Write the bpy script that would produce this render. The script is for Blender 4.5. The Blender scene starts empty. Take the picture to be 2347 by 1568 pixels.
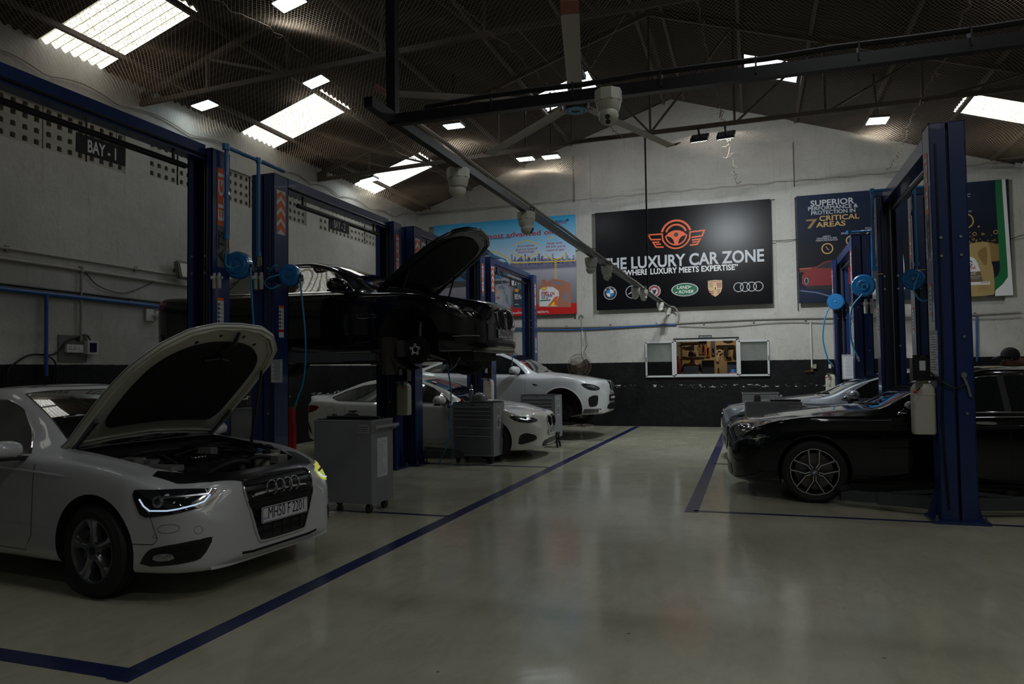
import bpy, bmesh, math, random
import numpy as np
from mathutils import Vector, Matrix
from mathutils.bvhtree import BVHTree
from mathutils.geometry import delaunay_2d_cdt
PI = math.pi
S = bpy.context.scene
COL = S.collection
rad = math.radians

# ---------------------------------------------------------------- camera
def make_camera():
    yaw, pit, rol, H, F = rad(18.3), rad(2.2), rad(.75), 1.45, 1664.0
    fwd = Vector((-math.sin(yaw) * math.cos(pit), math.cos(yaw) * math.cos(pit), math.sin(pit)))
    right = Vector((math.cos(yaw), math.sin(yaw), 0))
    up = right.cross(fwd)
    c, s = math.cos(rol), math.sin(rol)
    r2 = right * c - up * s
    u2 = right * s + up * c
    cd = bpy.data.cameras.new('camera')
    cam = bpy.data.objects.new('camera', cd)
    COL.objects.link(cam)
    m = Matrix((r2, u2, -fwd)).transposed().to_4x4()
    m.translation = (0, 0, H)
    cam.matrix_world = m
    cd.sensor_fit = 'HORIZONTAL'
    cd.sensor_width = 36
    cd.lens = 36 * F / 2347
    cd.clip_start = .05
    cd.clip_end = 200
    S.camera = cam
make_camera()

# ---------------------------------------------------------------- world, lights, exposure
S.view_settings.view_transform = 'Standard'
S.view_settings.look = 'None'
S.view_settings.gamma = 1
S.view_settings.use_curve_mapping = False
S.view_settings.exposure = 0.3
W = bpy.data.worlds.new('sky')
S.world = W
W.use_nodes = True
W.node_tree.nodes['Background'].inputs[0].default_value = (.75, .87, 1, 1)
W.node_tree.nodes['Background'].inputs[1].default_value = 1.0
SKY_E = 2.3      # skylight sheets
LED_E = 9.0      # visible led faces
LED_W = 13.0     # power of each led floodlight

def area(name, loc, rot, sx, sy, power, col):
    ld = bpy.data.lights.new(name, 'AREA')
    ld.shape = 'RECTANGLE'
    ld.size, ld.size_y = sx, sy
    ld.energy = power
    ld.color = col
    o = bpy.data.objects.new(name, ld)
    COL.objects.link(o)
    o.location = loc
    o.rotation_euler = rot
    return o

# ---------------------------------------------------------------- materials
MATS = {}
def lnk(nt, a, b): nt.links.new(a, b)
def M(name, col=(.5, .5, .5), rough=.5, metal=0, coat=0, emit=None, es=1, var=0, vscale=8, bump=0, bscale=60, trans=0, alpha=1, spec=None, ior=None):
    if name in MATS: return MATS[name]
    m = bpy.data.materials.new(name)
    m.use_nodes = True
    nt = m.node_tree
    b = nt.nodes['Principled BSDF']
    b.inputs['Base Color'].default_value = (*col, 1)
    b.inputs['Roughness'].default_value = rough
    b.inputs['Metallic'].default_value = metal
    b.inputs['Coat Weight'].default_value = coat
    b.inputs['Coat Roughness'].default_value = .03
    b.inputs['Transmission Weight'].default_value = trans
    b.inputs['Alpha'].default_value = alpha
    if spec is not None: b.inputs['Specular IOR Level'].default_value = spec
    if ior: b.inputs['IOR'].default_value = ior
    if emit:
        b.inputs['Emission Color'].default_value = (*emit, 1)
        b.inputs['Emission Strength'].default_value = es
    tc = None
    if var or bump:
        tc = nt.nodes.new('ShaderNodeTexCoord')
    if var:
        n = nt.nodes.new('ShaderNodeTexNoise')
        n.inputs['Scale'].default_value = vscale
        n.inputs['Detail'].default_value = 8
        n.inputs['Roughness'].default_value = .65
        lnk(nt, tc.outputs['Object'], n.inputs['Vector'])
        mx = nt.nodes.new('ShaderNodeMix'); mx.data_type = 'RGBA'
        mx.inputs[6].default_value = (*[c * (1 - var) for c in col], 1)
        mx.inputs[7].default_value = (*[min(1, c * (1 + var)) for c in col], 1)
        lnk(nt, n.outputs['Fac'], mx.inputs[0])
        lnk(nt, mx.outputs[2], b.inputs['Base Color'])
    if bump:
        n = nt.nodes.new('ShaderNodeTexNoise')
        n.inputs['Scale'].default_value = bscale
        n.inputs['Detail'].default_value = 5
        lnk(nt, tc.outputs['Object'], n.inputs['Vector'])
        bp = nt.nodes.new('ShaderNodeBump')
        bp.inputs['Strength'].default_value = bump
        bp.inputs['Distance'].default_value = .02
        lnk(nt, n.outputs['Fac'], bp.inputs['Height'])
        lnk(nt, bp.outputs['Normal'], b.inputs['Normal'])
    MATS[name] = m
    return m

def ramp(nt, fac, stops):
    r = nt.nodes.new('ShaderNodeValToRGB')
    e = r.color_ramp.elements
    while len(e) > 1: e.remove(e[-1])
    e[0].position = stops[0][0]; e[0].color = (*stops[0][1], 1)
    for p, c in stops[1:]:
        x = e.new(p); x.color = (*c, 1)
    lnk(nt, fac, r.inputs[0])
    return r.outputs[0]
def noise(nt, vec, scale, detail=6, rough=.6, dist=0):
    n = nt.nodes.new('ShaderNodeTexNoise')
    n.inputs['Scale'].default_value = scale
    n.inputs['Detail'].default_value = detail
    n.inputs['Roughness'].default_value = rough
    n.inputs['Distortion'].default_value = dist
    lnk(nt, vec, n.inputs['Vector'])
    return n.outputs['Fac']
def mixc(nt, fac, a, b, mode='MIX'):
    mx = nt.nodes.new('ShaderNodeMix'); mx.data_type = 'RGBA'; mx.blend_type = mode
    for s, v in ((0, fac), (6, a), (7, b)):
        if hasattr(v, 'links') or hasattr(v, 'is_linked'): lnk(nt, v, mx.inputs[s])
        elif s == 0: mx.inputs[0].default_value = v
        else: mx.inputs[s].default_value = (*v, 1)
    return mx.outputs[2]
def mathn(nt, op, a, b=0.0):
    n = nt.nodes.new('ShaderNodeMath'); n.operation = op
    for i, v in enumerate((a, b)):
        if hasattr(v, 'is_linked'): lnk(nt, v, n.inputs[i])
        else: n.inputs[i].default_value = v
    return n.outputs[0]
def scaled(nt, vec, s):
    n = nt.nodes.new('ShaderNodeMapping')
    n.inputs['Scale'].default_value = s
    lnk(nt, vec, n.inputs['Vector'])
    return n.outputs[0]
def bumpn(nt, h, strength, dist, b):
    bp = nt.nodes.new('ShaderNodeBump')
    bp.inputs['Strength'].default_value = strength
    bp.inputs['Distance'].default_value = dist
    lnk(nt, h, bp.inputs['Height'])
    lnk(nt, bp.outputs['Normal'], b.inputs['Normal'])

def wall_material():
    m = M('wall_plaster', (.6, .57, .5), .75)
    nt = m.node_tree; b = nt.nodes['Principled BSDF']
    tc = nt.nodes.new('ShaderNodeTexCoord'); v = tc.outputs['Object']
    sp = nt.nodes.new('ShaderNodeSeparateXYZ'); lnk(nt, v, sp.inputs[0]); z = sp.outputs['Z']
    big = noise(nt, v, .7, 6, .6)
    col = ramp(nt, big, [(.3, (.41, .395, .355)), (.7, (.55, .535, .495))])
    st = noise(nt, scaled(nt, v, (3, 3, .4)), 3, 8, .7)
    col = mixc(nt, ramp(nt, st, [(.55, (0, 0, 0)), (.8, (.5, .5, .5))]), col, (.25, .21, .16))
    # grime cracks
    cr = noise(nt, v, 2.2, 10, .8, 1.5)
    crk = ramp(nt, cr, [(.485, (0, 0, 0)), (.5, (.35, .35, .35)), (.515, (0, 0, 0))])
    col = mixc(nt, crk, col, (.22, .19, .15))
    # black painted dado up to 1.6 m
    edge = mathn(nt, 'ADD', z, mathn(nt, 'MULTIPLY', mathn(nt, 'SUBTRACT', noise(nt, v, 14, 3), .5), .02))
    isd = mathn(nt, 'LESS_THAN', edge, 1.6)
    chips = ramp(nt, noise(nt, v, 22, 9, .75), [(.67, (.003, .003, .0035)), (.71, (.02, .02, .02)), (.78, (.25, .25, .24))])
    scuff = ramp(nt, noise(nt, v, 5, 7, .7), [(.52, (0, 0, 0)), (.8, (.014, .013, .012))])
    dcol = mixc(nt, 1.0, chips, scuff, 'ADD')
    # row of paint chips about a metre up
    band = mathn(nt, 'LESS_THAN', mathn(nt, 'ABSOLUTE', mathn(nt, 'SUBTRACT', z, 1.0)), .035)
    ch2 = mathn(nt, 'GREATER_THAN', noise(nt, scaled(nt, v, (1, 1, 2)), 9, 5, .7), .6)
    dcol = mixc(nt, mathn(nt, 'MULTIPLY', band, ch2), dcol, (.55, .55, .52))
    lnk(nt, mixc(nt, isd, col, dcol), b.inputs['Base Color'])
    rg = mixc(nt, isd, (.8, .8, .8), (.5, .5, .5))
    b.inputs['Specular IOR Level'].default_value = .3
    lnk(nt, rg, b.inputs['Roughness'])
    h = mathn(nt, 'ADD', mathn(nt, 'MULTIPLY', noise(nt, v, 5, 9, .62), 1.0), mathn(nt, 'MULTIPLY', noise(nt, v, 16, 4, .6), .18))
    bumpn(nt, h, .5, .03, b)
    return m

def floor_material():
    m = M('polished_concrete', (.3, .3, .25), .2)
    nt = m.node_tree; b = nt.nodes['Principled BSDF']
    tc = nt.nodes.new('ShaderNodeTexCoord'); v = tc.outputs['Object']
    n1 = noise(nt, v, .55, 7, .6)
    col = ramp(nt, n1, [(.3, (.35, .345, .25)), (.5, (.44, .43, .32)), (.7, (.52, .50, .385))])
    n2 = noise(nt, scaled(nt, v, (1, .35, 1)), 7, 8, .75, .6)
    col = mixc(nt, ramp(nt, n2, [(.45, (0, 0, 0)), (.75, (.45, .45, .45))]), col, (.28, .27, .20))
    sc = noise(nt, scaled(nt, v, (.6, 8, 1)), 3, 8, .8, 1.2)
    col = mixc(nt, ramp(nt, sc, [(.58, (0, 0, 0)), (.62, (.22, .22, .22)), (.66, (0, 0, 0))]), col, (.5, .48, .42))
    vo = nt.nodes.new('ShaderNodeTexVoronoi'); vo.inputs['Scale'].default_value = 2.3
    lnk(nt, v, vo.inputs['Vector'])
    spot = mathn(nt, 'LESS_THAN', vo.outputs['Distance'], .022)
    col = mixc(nt, mathn(nt, 'MULTIPLY', spot, .7), col, (.06, .05, .04))
    # ochre stain in the aisle
    mp = nt.nodes.new('ShaderNodeMapping'); lnk(nt, v, mp.inputs[0]); mp.inputs['Location'].default_value = (1.02, -3.3, 0); mp.inputs['Scale'].default_value = (1, 1.3, 1)
    ln = nt.nodes.new('ShaderNodeVectorMath'); ln.operation = 'LENGTH'; lnk(nt, mp.outputs[0], ln.inputs[0])
    dd = mathn(nt, 'ADD', ln.outputs['Value'], mathn(nt, 'MULTIPLY', noise(nt, v, 14, 5, .7), .13))
    col = mixc(nt, ramp(nt, dd, [(.12, (.75, .75, .75)), (.15, (0, 0, 0))]), col, (.24, .17, .06))
    lnk(nt, col, b.inputs['Base Color'])
    r = mathn(nt, 'ADD', .03, mathn(nt, 'MULTIPLY', noise(nt, v, 1.7, 8, .7), .22))
    lnk(nt, r, b.inputs['Roughness'])
    b.inputs['Specular IOR Level'].default_value = .5
    bumpn(nt, noise(nt, v, 2.5, 4, .6), .12, .02, b)
    return m

def net_material():
    m = M('net_cord', (.50, .39, .29), .8)
    nt = m.node_tree; b = nt.nodes['Principled BSDF']
    tl = nt.nodes.new('ShaderNodeBsdfTranslucent'); tl.inputs[0].default_value = (.62, .47, .33, 1)
    mx = nt.nodes.new('ShaderNodeMixShader'); mx.inputs[0].default_value = .5
    lnk(nt, b.outputs[0], mx.inputs[1]); lnk(nt, tl.outputs[0], mx.inputs[2])
    lnk(nt, mx.outputs[0], nt.nodes['Material Output'].inputs[0])
    return m
def skylight_material():
    m = M('translucent_sheet', (.5, .5, .45), .6)
    nt = m.node_tree; b = nt.nodes['Principled BSDF']
    tc = nt.nodes.new('ShaderNodeTexCoord'); v = tc.outputs['Object']
    sp = nt.nodes.new('ShaderNodeSeparateXYZ'); lnk(nt, v, sp.inputs[0])
    wob = mathn(nt, 'MULTIPLY', noise(nt, v, 9, 6, .7), .03)
    w = mathn(nt, 'SINE', mathn(nt, 'MULTIPLY', mathn(nt, 'ADD', sp.outputs['Y'], wob), 2 * PI * 7))
    lines = ramp(nt, w, [(0.0, (1, 1, 1)), (.55, (1, .99, .93)), (.80, (.07, .065, .04))])
    sk = noise(nt, scaled(nt, v, (1, 2.2, 1)), 26, 8, .8)
    lines = mixc(nt, ramp(nt, sk, [(.44, (0, 0, 0)), (.56, (.9, .9, .9))]), lines, (.19, .18, .10))
    lnk(nt, lines, b.inputs['Emission Color'])
    b.inputs['Emission Strength'].default_value = SKY_E
    b.inputs['Base Color'].default_value = (.3, .3, .25, 1)
    return m
def clear_skylight_material():
    return M('open_skylight', (.5, .5, .5), .6, emit=(.88, .93, 1.0), es=SKY_E * 1.4)

WALL = wall_material(); FLOOR = floor_material(); SKYM = skylight_material(); SKYC = clear_skylight_material()
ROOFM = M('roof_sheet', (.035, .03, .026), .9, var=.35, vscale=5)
BLUE = M('lift_blue', (.010, .028, .115), .32, coat=.25, var=.18, vscale=3)
BLUED = M('lift_blue_shaded', (.006, .012, .04), .5)  # darker lift blue, shade of the hollow columns put into the colour
BLACK = M('black_plastic', (.008, .008, .009), .45)
BLACKM = M('black_painted_steel', (.007, .007, .008), .35, var=.3, vscale=20)
RUB = M('rubber', (.012, .012, .012), .75, bump=.2, bscale=90)
CHROME = M('chrome', (.75, .77, .8), .08, 1)
ALU = M('brushed_metal', (.42, .43, .44), .35, 1, var=.1)
STEEL = M('dull_steel', (.16, .16, .16), .45, .8, var=.2, vscale=25)
TRUSS = M('rusty_truss_paint', (.07, .055, .043), .7, var=.3, vscale=12)
GREY = M('cabinet_grey', (.20, .21, .22), .42, var=.06, vscale=3)
GREYD = M('cabinet_dark_grey', (.12, .128, .138), .4)
GREYL = M('cabinet_light_grey', (.30, .31, .32), .4)
WHITE = M('white_plastic', (.62, .62, .58), .35, var=.05)
PAPER = M('paper', (.55, .57, .6), .7)
RED = M('red_paint', (.5, .02, .02), .35)
HOSE = M('blue_hose', (.01, .22, .42), .35)
REELB = M('reel_blue', (.012, .15, .38), .3, coat=.4)
PIPEB = M('pipe_blue', (.02, .09, .30), .4, var=.3, vscale=10)
PIPEG = M('pipe_grey', (.30, .28, .25), .6, var=.3, vscale=14)
BRASS = M('brass', (.6, .35, .1), .3, 1)
TANK = M('oil_tank_plastic', (.50, .485, .40), .35, var=.06, vscale=6)
TANKD = M('oil_in_tank', (.30, .25, .18), .35)
ORANGE = M('orange_print', (.75, .13, .02), .5)
WPRINT = M('white_print', (.72, .72, .72), .5)
KPRINT = M('black_print', (.01, .01, .012), .5)
LEDM = M('led_face', (.8, .8, .8), .5, emit=(.72, .93, 1.0), es=LED_E)
MARK = M('floor_line_blue', (.010, .018, .085), .25, var=.15, vscale=9)

# ---------------------------------------------------------------- mesh helpers
def tag(o, label=None, cat=None, group=None, kind=None):
    if label: o['label'] = label
    if cat: o['category'] = cat
    if group: o['group'] = group
    if kind: o['kind'] = kind
    return o
def thing(name, label, cat, loc=(0, 0, 0), rz=0, group=None, scale=1):
    o = bpy.data.objects.new(name, None)
    COL.objects.link(o)
    o.location = loc
    o.rotation_euler = (0, 0, rz)
    o.scale = (scale,) * 3
    o.empty_display_size = .1
    return tag(o, label, cat, group)
def rotm(a):  # axis basis: matrix whose z axis is a
    a = Vector(a).normalized()
    q = Vector((0, 0, 1)).rotation_difference(a)
    return q.to_matrix()
class B:
    def __init__(s): s.v = []; s.f = []; s.m = []; s.cur = 0
    def add(s, vs, fs):
        n = len(s.v)
        s.v += [tuple(v) for v in vs]
        s.f += [tuple(i + n for i in f) for f in fs]
        s.m += [s.cur] * len(fs)
        return s
    def box(s, c, d, R=None):
        x, y, z = [k / 2 for k in d]
        vs = [Vector((i * x, j * y, k * z)) for i in (-1, 1) for j in (-1, 1) for k in (-1, 1)]
        if R is not None: vs = [R @ v for v in vs]
        c = Vector(c)
        return s.add([c + v for v in vs], [(0, 1, 3, 2), (4, 6, 7, 5), (0, 4, 5, 1), (2, 3, 7, 6), (0, 2, 6, 4), (1, 5, 7, 3)])
    def bar(s, p, q, w, h=None, up=(0, 0, 1)):
        p, q = Vector(p), Vector(q); d = q - p; h = h or w
        x = d.normalized(); u = Vector(up)
        if abs(x.dot(u)) > .98: u = Vector((0, 1, 0))
        y = u.cross(x).normalized(); z = x.cross(y)
        R = Matrix((x, y, z)).transposed()
        return s.box((p + q) / 2, (d.length, w, h), R)
    def cyl(s, p, q, r, n=16, r2=None, cap=True):
        p, q = Vector(p), Vector(q); R = rotm(q - p); r2 = r if r2 is None else r2
        a = [p + R @ Vector((r * math.cos(2 * PI * i / n), r * math.sin(2 * PI * i / n), 0)) for i in range(n)]
        b = [q + R @ Vector((r2 * math.cos(2 * PI * i / n), r2 * math.sin(2 * PI * i / n), 0)) for i in range(n)]
        fs = [(i, (i + 1) % n, n + (i + 1) % n, n + i) for i in range(n)]
        if cap: fs += [tuple(range(n - 1, -1, -1)), tuple(range(n, 2 * n))]
        return s.add(a + b, fs)
    def tube(s, pts, r, n=8, closed=False):
        pts = [Vector(p) for p in pts]; k = len(pts)
        if k < 2: return s
        rings = []; pu = None
        for i in range(k):
            if closed: t = pts[(i + 1) % k] - pts[i - 1]
            else: t = pts[min(i + 1, k - 1)] - pts[max(i - 1, 0)]
            if t.length < 1e-9: t = Vector((0, 0, 1))
            t.normalize()
            if pu is None:
                pu = t.orthogonal().normalized()
            pu = (pu - t * pu.dot(t))
            if pu.length < 1e-6: pu = t.orthogonal()
            pu.normalize(); w = t.cross(pu)
            rr = r[i] if isinstance(r, (list, tuple)) else r
            rings.append([pts[i] + (pu * math.cos(2 * PI * j / n) + w * math.sin(2 * PI * j / n)) * rr for j in range(n)])
        vs = [v for g in rings for v in g]
        fs = []
        for i in range(k if closed else k - 1):
            a, b = i * n, ((i + 1) % k) * n
            fs += [(a + j, a + (j + 1) % n, b + (j + 1) % n, b + j) for j in range(n)]
        if not closed: fs += [tuple(range(n - 1, -1, -1)), tuple(range((k - 1) * n, k * n))]
        return s.add(vs, fs)
    def lathe(s, prof, c=(0, 0, 0), axis=(0, 0, 1), n=32, closed=False, a0=0, a1=2 * PI):
        R = rotm(axis); c = Vector(c); k = len(prof); full = abs(a1 - a0 - 2 * PI) < 1e-6
        m = n if full else n + 1
        vs = [c + R @ Vector((r * math.cos(a0 + (a1 - a0) * i / n), r * math.sin(a0 + (a1 - a0) * i / n), h)) for i in range(m) for r, h in prof]
        fs = []
        for i in range(n):
            a, b = i * k, ((i + 1) % m) * k
            for j in range(k if closed else k - 1):
                j2 = (j + 1) % k
                fs.append((a + j, b + j, b + j2, a + j2))
        return s.add(vs, fs)
    def prism(s, poly, o, ux, uy, t):   # planar polygon with thickness t along ux x uy
        o, ux, uy = Vector(o), Vector(ux), Vector(uy); nz = ux.cross(uy).normalized()
        n = len(poly)
        a = [o + ux * x + uy * y for x, y in poly]
        b = [p + nz * t for p in a]
        return s.add(a + b, [tuple(range(n - 1, -1, -1)), tuple(range(n, 2 * n))] + [(i, (i + 1) % n, n + (i + 1) % n, n + i) for i in range(n)])
    def obj(s, name, mat, parent=None, smooth=False, **t):
        me = bpy.data.meshes.new(name)
        me.from_pydata(s.v, [], s.f)
        mats = mat if isinstance(mat, (list, tuple)) else [mat]
        for m in mats: me.materials.append(m)
        if len(mats) > 1: me.polygons.foreach_set('material_index', s.m)
        if smooth:
            me.polygons.foreach_set('use_smooth', [True] * len(me.polygons))
            try: me.set_sharp_from_angle(angle=rad(smooth if smooth > 1 else 38))
            except Exception: pass
        me.update()
        o = bpy.data.objects.new(name, me)
        COL.objects.link(o)
        if parent is not None: o.parent = parent
        tag(o, **t)
        return o
def dup(root, loc=None, rz=None, label=None, scale=None):
    allk = {}
    for o in bpy.data.objects:
        if o.parent: allk.setdefault(o.parent.name, []).append(o)
    def rec(o, par):
        c = o.copy(); COL.objects.link(c)
        if par is not None: c.parent = par
        for ch in allk.get(o.name, []): rec(ch, c)
        return c
    r = rec(root, None)
    if loc is not None: r.location = loc
    if rz is not None: r.rotation_euler = (0, 0, rz)
    if label: r['label'] = label
    if scale: r.scale = scale
    return r
def arc(c, r, a0, a1, n, ux=(1, 0, 0), uy=(0, 0, 1)):
    c, ux, uy = Vector(c), Vector(ux), Vector(uy)
    return [c + ux * r * math.cos(a0 + (a1 - a0) * i / n) + uy * r * math.sin(a0 + (a1 - a0) * i / n) for i in range(n + 1)]
def bez(pts, n=12):  # catmull-rom through points
    P = [Vector(p) for p in pts]; out = []
    P = [P[0] * 2 - P[1]] + P + [P[-1] * 2 - P[-2]]
    for i in range(1, len(P) - 2):
        a, b, c, d = P[i - 1:i + 3]
        for k in range(n):
            t = k / n
            out.append(.5 * ((2 * b) + (c - a) * t + (2 * a - 5 * b + 4 * c - d) * t * t + (3 * b - a - 3 * c + d) * t ** 3))
    out.append(P[-2]); return out
def chaikin(poly, it=2, q=.25):
    for _ in range(it):
        n = len(poly); out = []
        for i in range(n):
            a, b = poly[i], poly[(i + 1) % n]
            out.append((a[0] * (1 - q) + b[0] * q, a[1] * (1 - q) + b[1] * q))
            out.append((a[0] * q + b[0] * (1 - q), a[1] * q + b[1] * (1 - q)))
        poly = out
    return poly
def rrect(x0, y0, x1, y1, r, n=4):
    o = []
    for cx, cy, a in ((x1 - r, y1 - r, 0), (x0 + r, y1 - r, PI / 2), (x0 + r, y0 + r, PI), (x1 - r, y0 + r, 1.5 * PI)):
        for i in range(n + 1):
            o.append((cx + r * math.cos(a + PI / 2 * i / n), cy + r * math.sin(a + PI / 2 * i / n)))
    return o
def circ(cx, cy, rx, n=24, ry=None):
    ry = ry or rx
    return [(cx + rx * math.cos(2 * PI * i / n), cy + ry * math.sin(2 * PI * i / n)) for i in range(n)]
def text(s, size, mat, parent, name='lettering', at=(0, 0, 0), ux=(1, 0, 0), uy=(0, 0, 1), ext=.002, bold=0, width=None, align='LEFT', shear=0, **t):
    cu = bpy.data.curves.new(name, 'FONT')
    cu.body = s; cu.size = size; cu.extrude = ext; cu.offset = bold * size; cu.align_x = align
    cu.resolution_u = 3; cu.shear = shear
    tmp = bpy.data.objects.new('tmp', cu); COL.objects.link(tmp)
    bpy.context.view_layer.update()
    me = bpy.data.meshes.new_from_object(tmp.evaluated_get(bpy.context.evaluated_depsgraph_get()))
    bpy.data.objects.remove(tmp); bpy.data.curves.remove(cu)
    n = len(me.vertices); co = np.zeros(n * 3); me.vertices.foreach_get('co', co); co = co.reshape(-1, 3)
    if n and width:
        x0, x1 = co[:, 0].min(), co[:, 0].max()
        if x1 > x0: co[:, 0] = (co[:, 0] - (x0 if align == 'LEFT' else (x0 + x1) / 2)) * width / (x1 - x0)
    ux, uy = np.array(ux, float), np.array(uy, float); nz = np.cross(ux, uy)
    w = np.array(at) + co[:, :1] * ux + co[:, 1:2] * uy + co[:, 2:3] * nz
    me.vertices.foreach_set('co', w.reshape(-1)); me.update()
    me.materials.clear(); me.materials.append(mat); me.name = name
    o = bpy.data.objects.new(name, me); COL.objects.link(o)
    if parent is not None: o.parent = parent
    return tag(o, **t)

# ---------------------------------------------------------------- flat print on a vertical board
class Board:
    """print shapes on a board: (u, v) metres from the lower left corner, facing -Y (or given axes)"""
    def __init__(s, root, o, ux=(1, 0, 0), uy=(0, 0, 1)):
        s.root, s.o, s.ux, s.uy = root, Vector(o), Vector(ux), Vector(uy)
        s.n = s.ux.cross(s.uy).normalized()
        s.k = 0
    def shape(s, name, polys, mat, lift=.001, **t):
        b = B(); o = s.o + s.n * lift
        if polys and isinstance(polys[0][0], (int, float)): polys = [polys]
        for p in polys: b.prism(p, o, s.ux, s.uy, .001)
        return b.obj(name, mat, s.root, **t)
    def strip(s, name, pts, w, mat, lift=.001, closed=False, **t):
        """poly-line of constant width"""
        polys = []
        n = len(pts)
        P = [Vector(p) for p in pts]
        L = []; R = []
        for i in range(n):
            a = P[i - 1] if (i or closed) else P[i]
            c = P[(i + 1) % n] if (i < n - 1 or closed) else P[i]
            d1 = (P[i] - a); d2 = (c - P[i])
            d1 = d1.normalized() if d1.length > 1e-9 else d2.normalized()
            d2 = d2.normalized() if d2.length > 1e-9 else d1
            m = d1 + d2
            m = m.normalized() if m.length > 1e-6 else d1
            nn = Vector((-m.y, m.x)); sc = 1 / max(.45, nn.dot(Vector((-d1.y, d1.x))))
            L.append(P[i] + nn * w / 2 * sc); R.append(P[i] - nn * w / 2 * sc)
        b = B(); o = s.o + s.n * lift
        for i in range(n if closed else n - 1):
            j = (i + 1) % n
            b.prism([tuple(R[i]), tuple(R[j]), tuple(L[j]), tuple(L[i])], o, s.ux, s.uy, .001)
        return b.obj(name, mat, s.root, **t)
    def text(s, body, size, u, v, mat, lift=.001, **k):
        return text(body, size, mat, s.root, at=s.o + s.ux * u + s.uy * v + s.n * (lift + .001), ux=s.ux, uy=s.uy, ext=.0008, **k)
# ================================================================ THE ROOM
XL, XR, YB, YF = -8.85, 5.65, 18.3, -6.0
RIDGE_X, RIDGE_Z, SLOPE = -1.7, 8.2, .329
def roof_z(x): return RIDGE_Z - abs(x - RIDGE_X) * SLOPE

def struct(o): o['kind'] = 'structure'; return o
fl = struct(B().box(((XL + XR) / 2, (YB + YF) / 2 + .15, -.1), (XR - XL + .6, YB - YF + .9, .2)).obj('floor', FLOOR))
def mark(p, q, w):
    z = .0015
    p, q = Vector((*p, z)), Vector((*q, z))
    return B().bar(p, q, w, .003).obj('floor_line', MARK, fl)
mark((-2.9, 2.73), (-2.76, 18.2), .13)
mark((-.62, 7.53), (-.62, 18.2), .13)
mark((-8.7, 2.86), (-2.86, 2.8), .12)
for y in (6.72, 10.43, 14.62): mark((-8.7, y), (-2.9, y), .06)
for y in (7.6, 11.35, 15.1): mark((-.6, y), (5.5, y), .06)

def rect_wall(b, u0, u1, v0, v1, holes, place, t):
    """wall sheet of thickness t as boxes round rectangular holes; place(u,v,d) -> point"""
    us = sorted({u0, u1} | {h[i] for h in holes for i in (0, 1)})
    vs = sorted({v0, v1} | {h[i] for h in holes for i in (2, 3)})
    for a, c in zip(us, us[1:]):
        run = None
        for d, e in zip(vs, vs[1:]):
            inside = any(h[0] <= (a + c) / 2 <= h[1] and h[2] <= (d + e) / 2 <= h[3] for h in holes)
            if not inside:
                P = [place(u, v, w) for u in (a, c) for v in (d, e) for w in (0, t)]
                b.add(P, [(0, 1, 3, 2), (4, 6, 7, 5), (0, 4, 5, 1), (2, 3, 7, 6), (0, 2, 6, 4), (1, 5, 7, 3)])
    return b
VENTS = [(4.15, 6.35), (6.45, 8.42), (8.88, 13.08), (13.55, 16.2)]
holes = [(a, b, 4.46, 5.06) for a, b in VENTS[:2]] + [(a, b, 4.54, 5.14) for a, b in VENTS[2:]]
wl = struct(rect_wall(B(), YF, YB, 0, 5.95, holes, lambda u, v, d: Vector((XL - d, u, v)), .28).obj('wall_left', WALL))
VENTM = M('vent_block_cement', (.36, .34, .29), .85, var=.2, vscale=6, bump=.3, bscale=30)
def vent_mesh(w, h, nc, nr):
    b = B(); cw, ch, q = w / nc, h / nr, .036
    for i in range(nc):
        for j in range(nr):
            cy, cz = (i + .5) * cw, (j + .5) * ch
            out = [(cy - cw / 2, cz - ch / 2), (cy + cw / 2, cz - ch / 2), (cy + cw / 2, cz + ch / 2), (cy - cw / 2, cz + ch / 2)]
            inn = [(cy - q, cz - q), (cy + q, cz - q), (cy + q, cz + q * .6), (cy + q * .5, cz + q), (cy - q * .5, cz + q), (cy - q, cz + q * .6)]
            V = [(0, y, z) for y, z in out] + [(0, y, z) for y, z in inn] + [(-.12, y, z) for y, z in inn]
            F = [(0, 1, 5, 4), (1, 2, 6, 5), (2, 3, 8, 7), (2, 7, 6), (3, 0, 4, 9), (3, 9, 8)]
            F += [(4 + k, 4 + (k + 1) % 6, 10 + (k + 1) % 6, 10 + k) for k in range(6)]
            b.add(V, [tuple(reversed(f)) for f in F])
    return b
vb = None
for n, (a, c) in enumerate(VENTS):
    z0 = 4.46 if n < 2 else 4.54
    k = max(1, round((c - a) / .64)); w = (c - a) / k
    for i in range(k):
        o = vent_mesh(w - .012, .6, 4, 4).obj('vent_block', VENTM, wl)
        o.location = (XL - .035 + (.02 if (i * 7 + n) % 3 == 0 else 0), a + i * w + .006, z0)
VOID = M('dark_void', (.01, .01, .01), .9)
B().box((XL - .36, 10, 4.85), (.1, 16, 1)).obj('vent_dark_sheet', VOID, wl)  # unseen black sheet added so the vent holes read as dark

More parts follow.
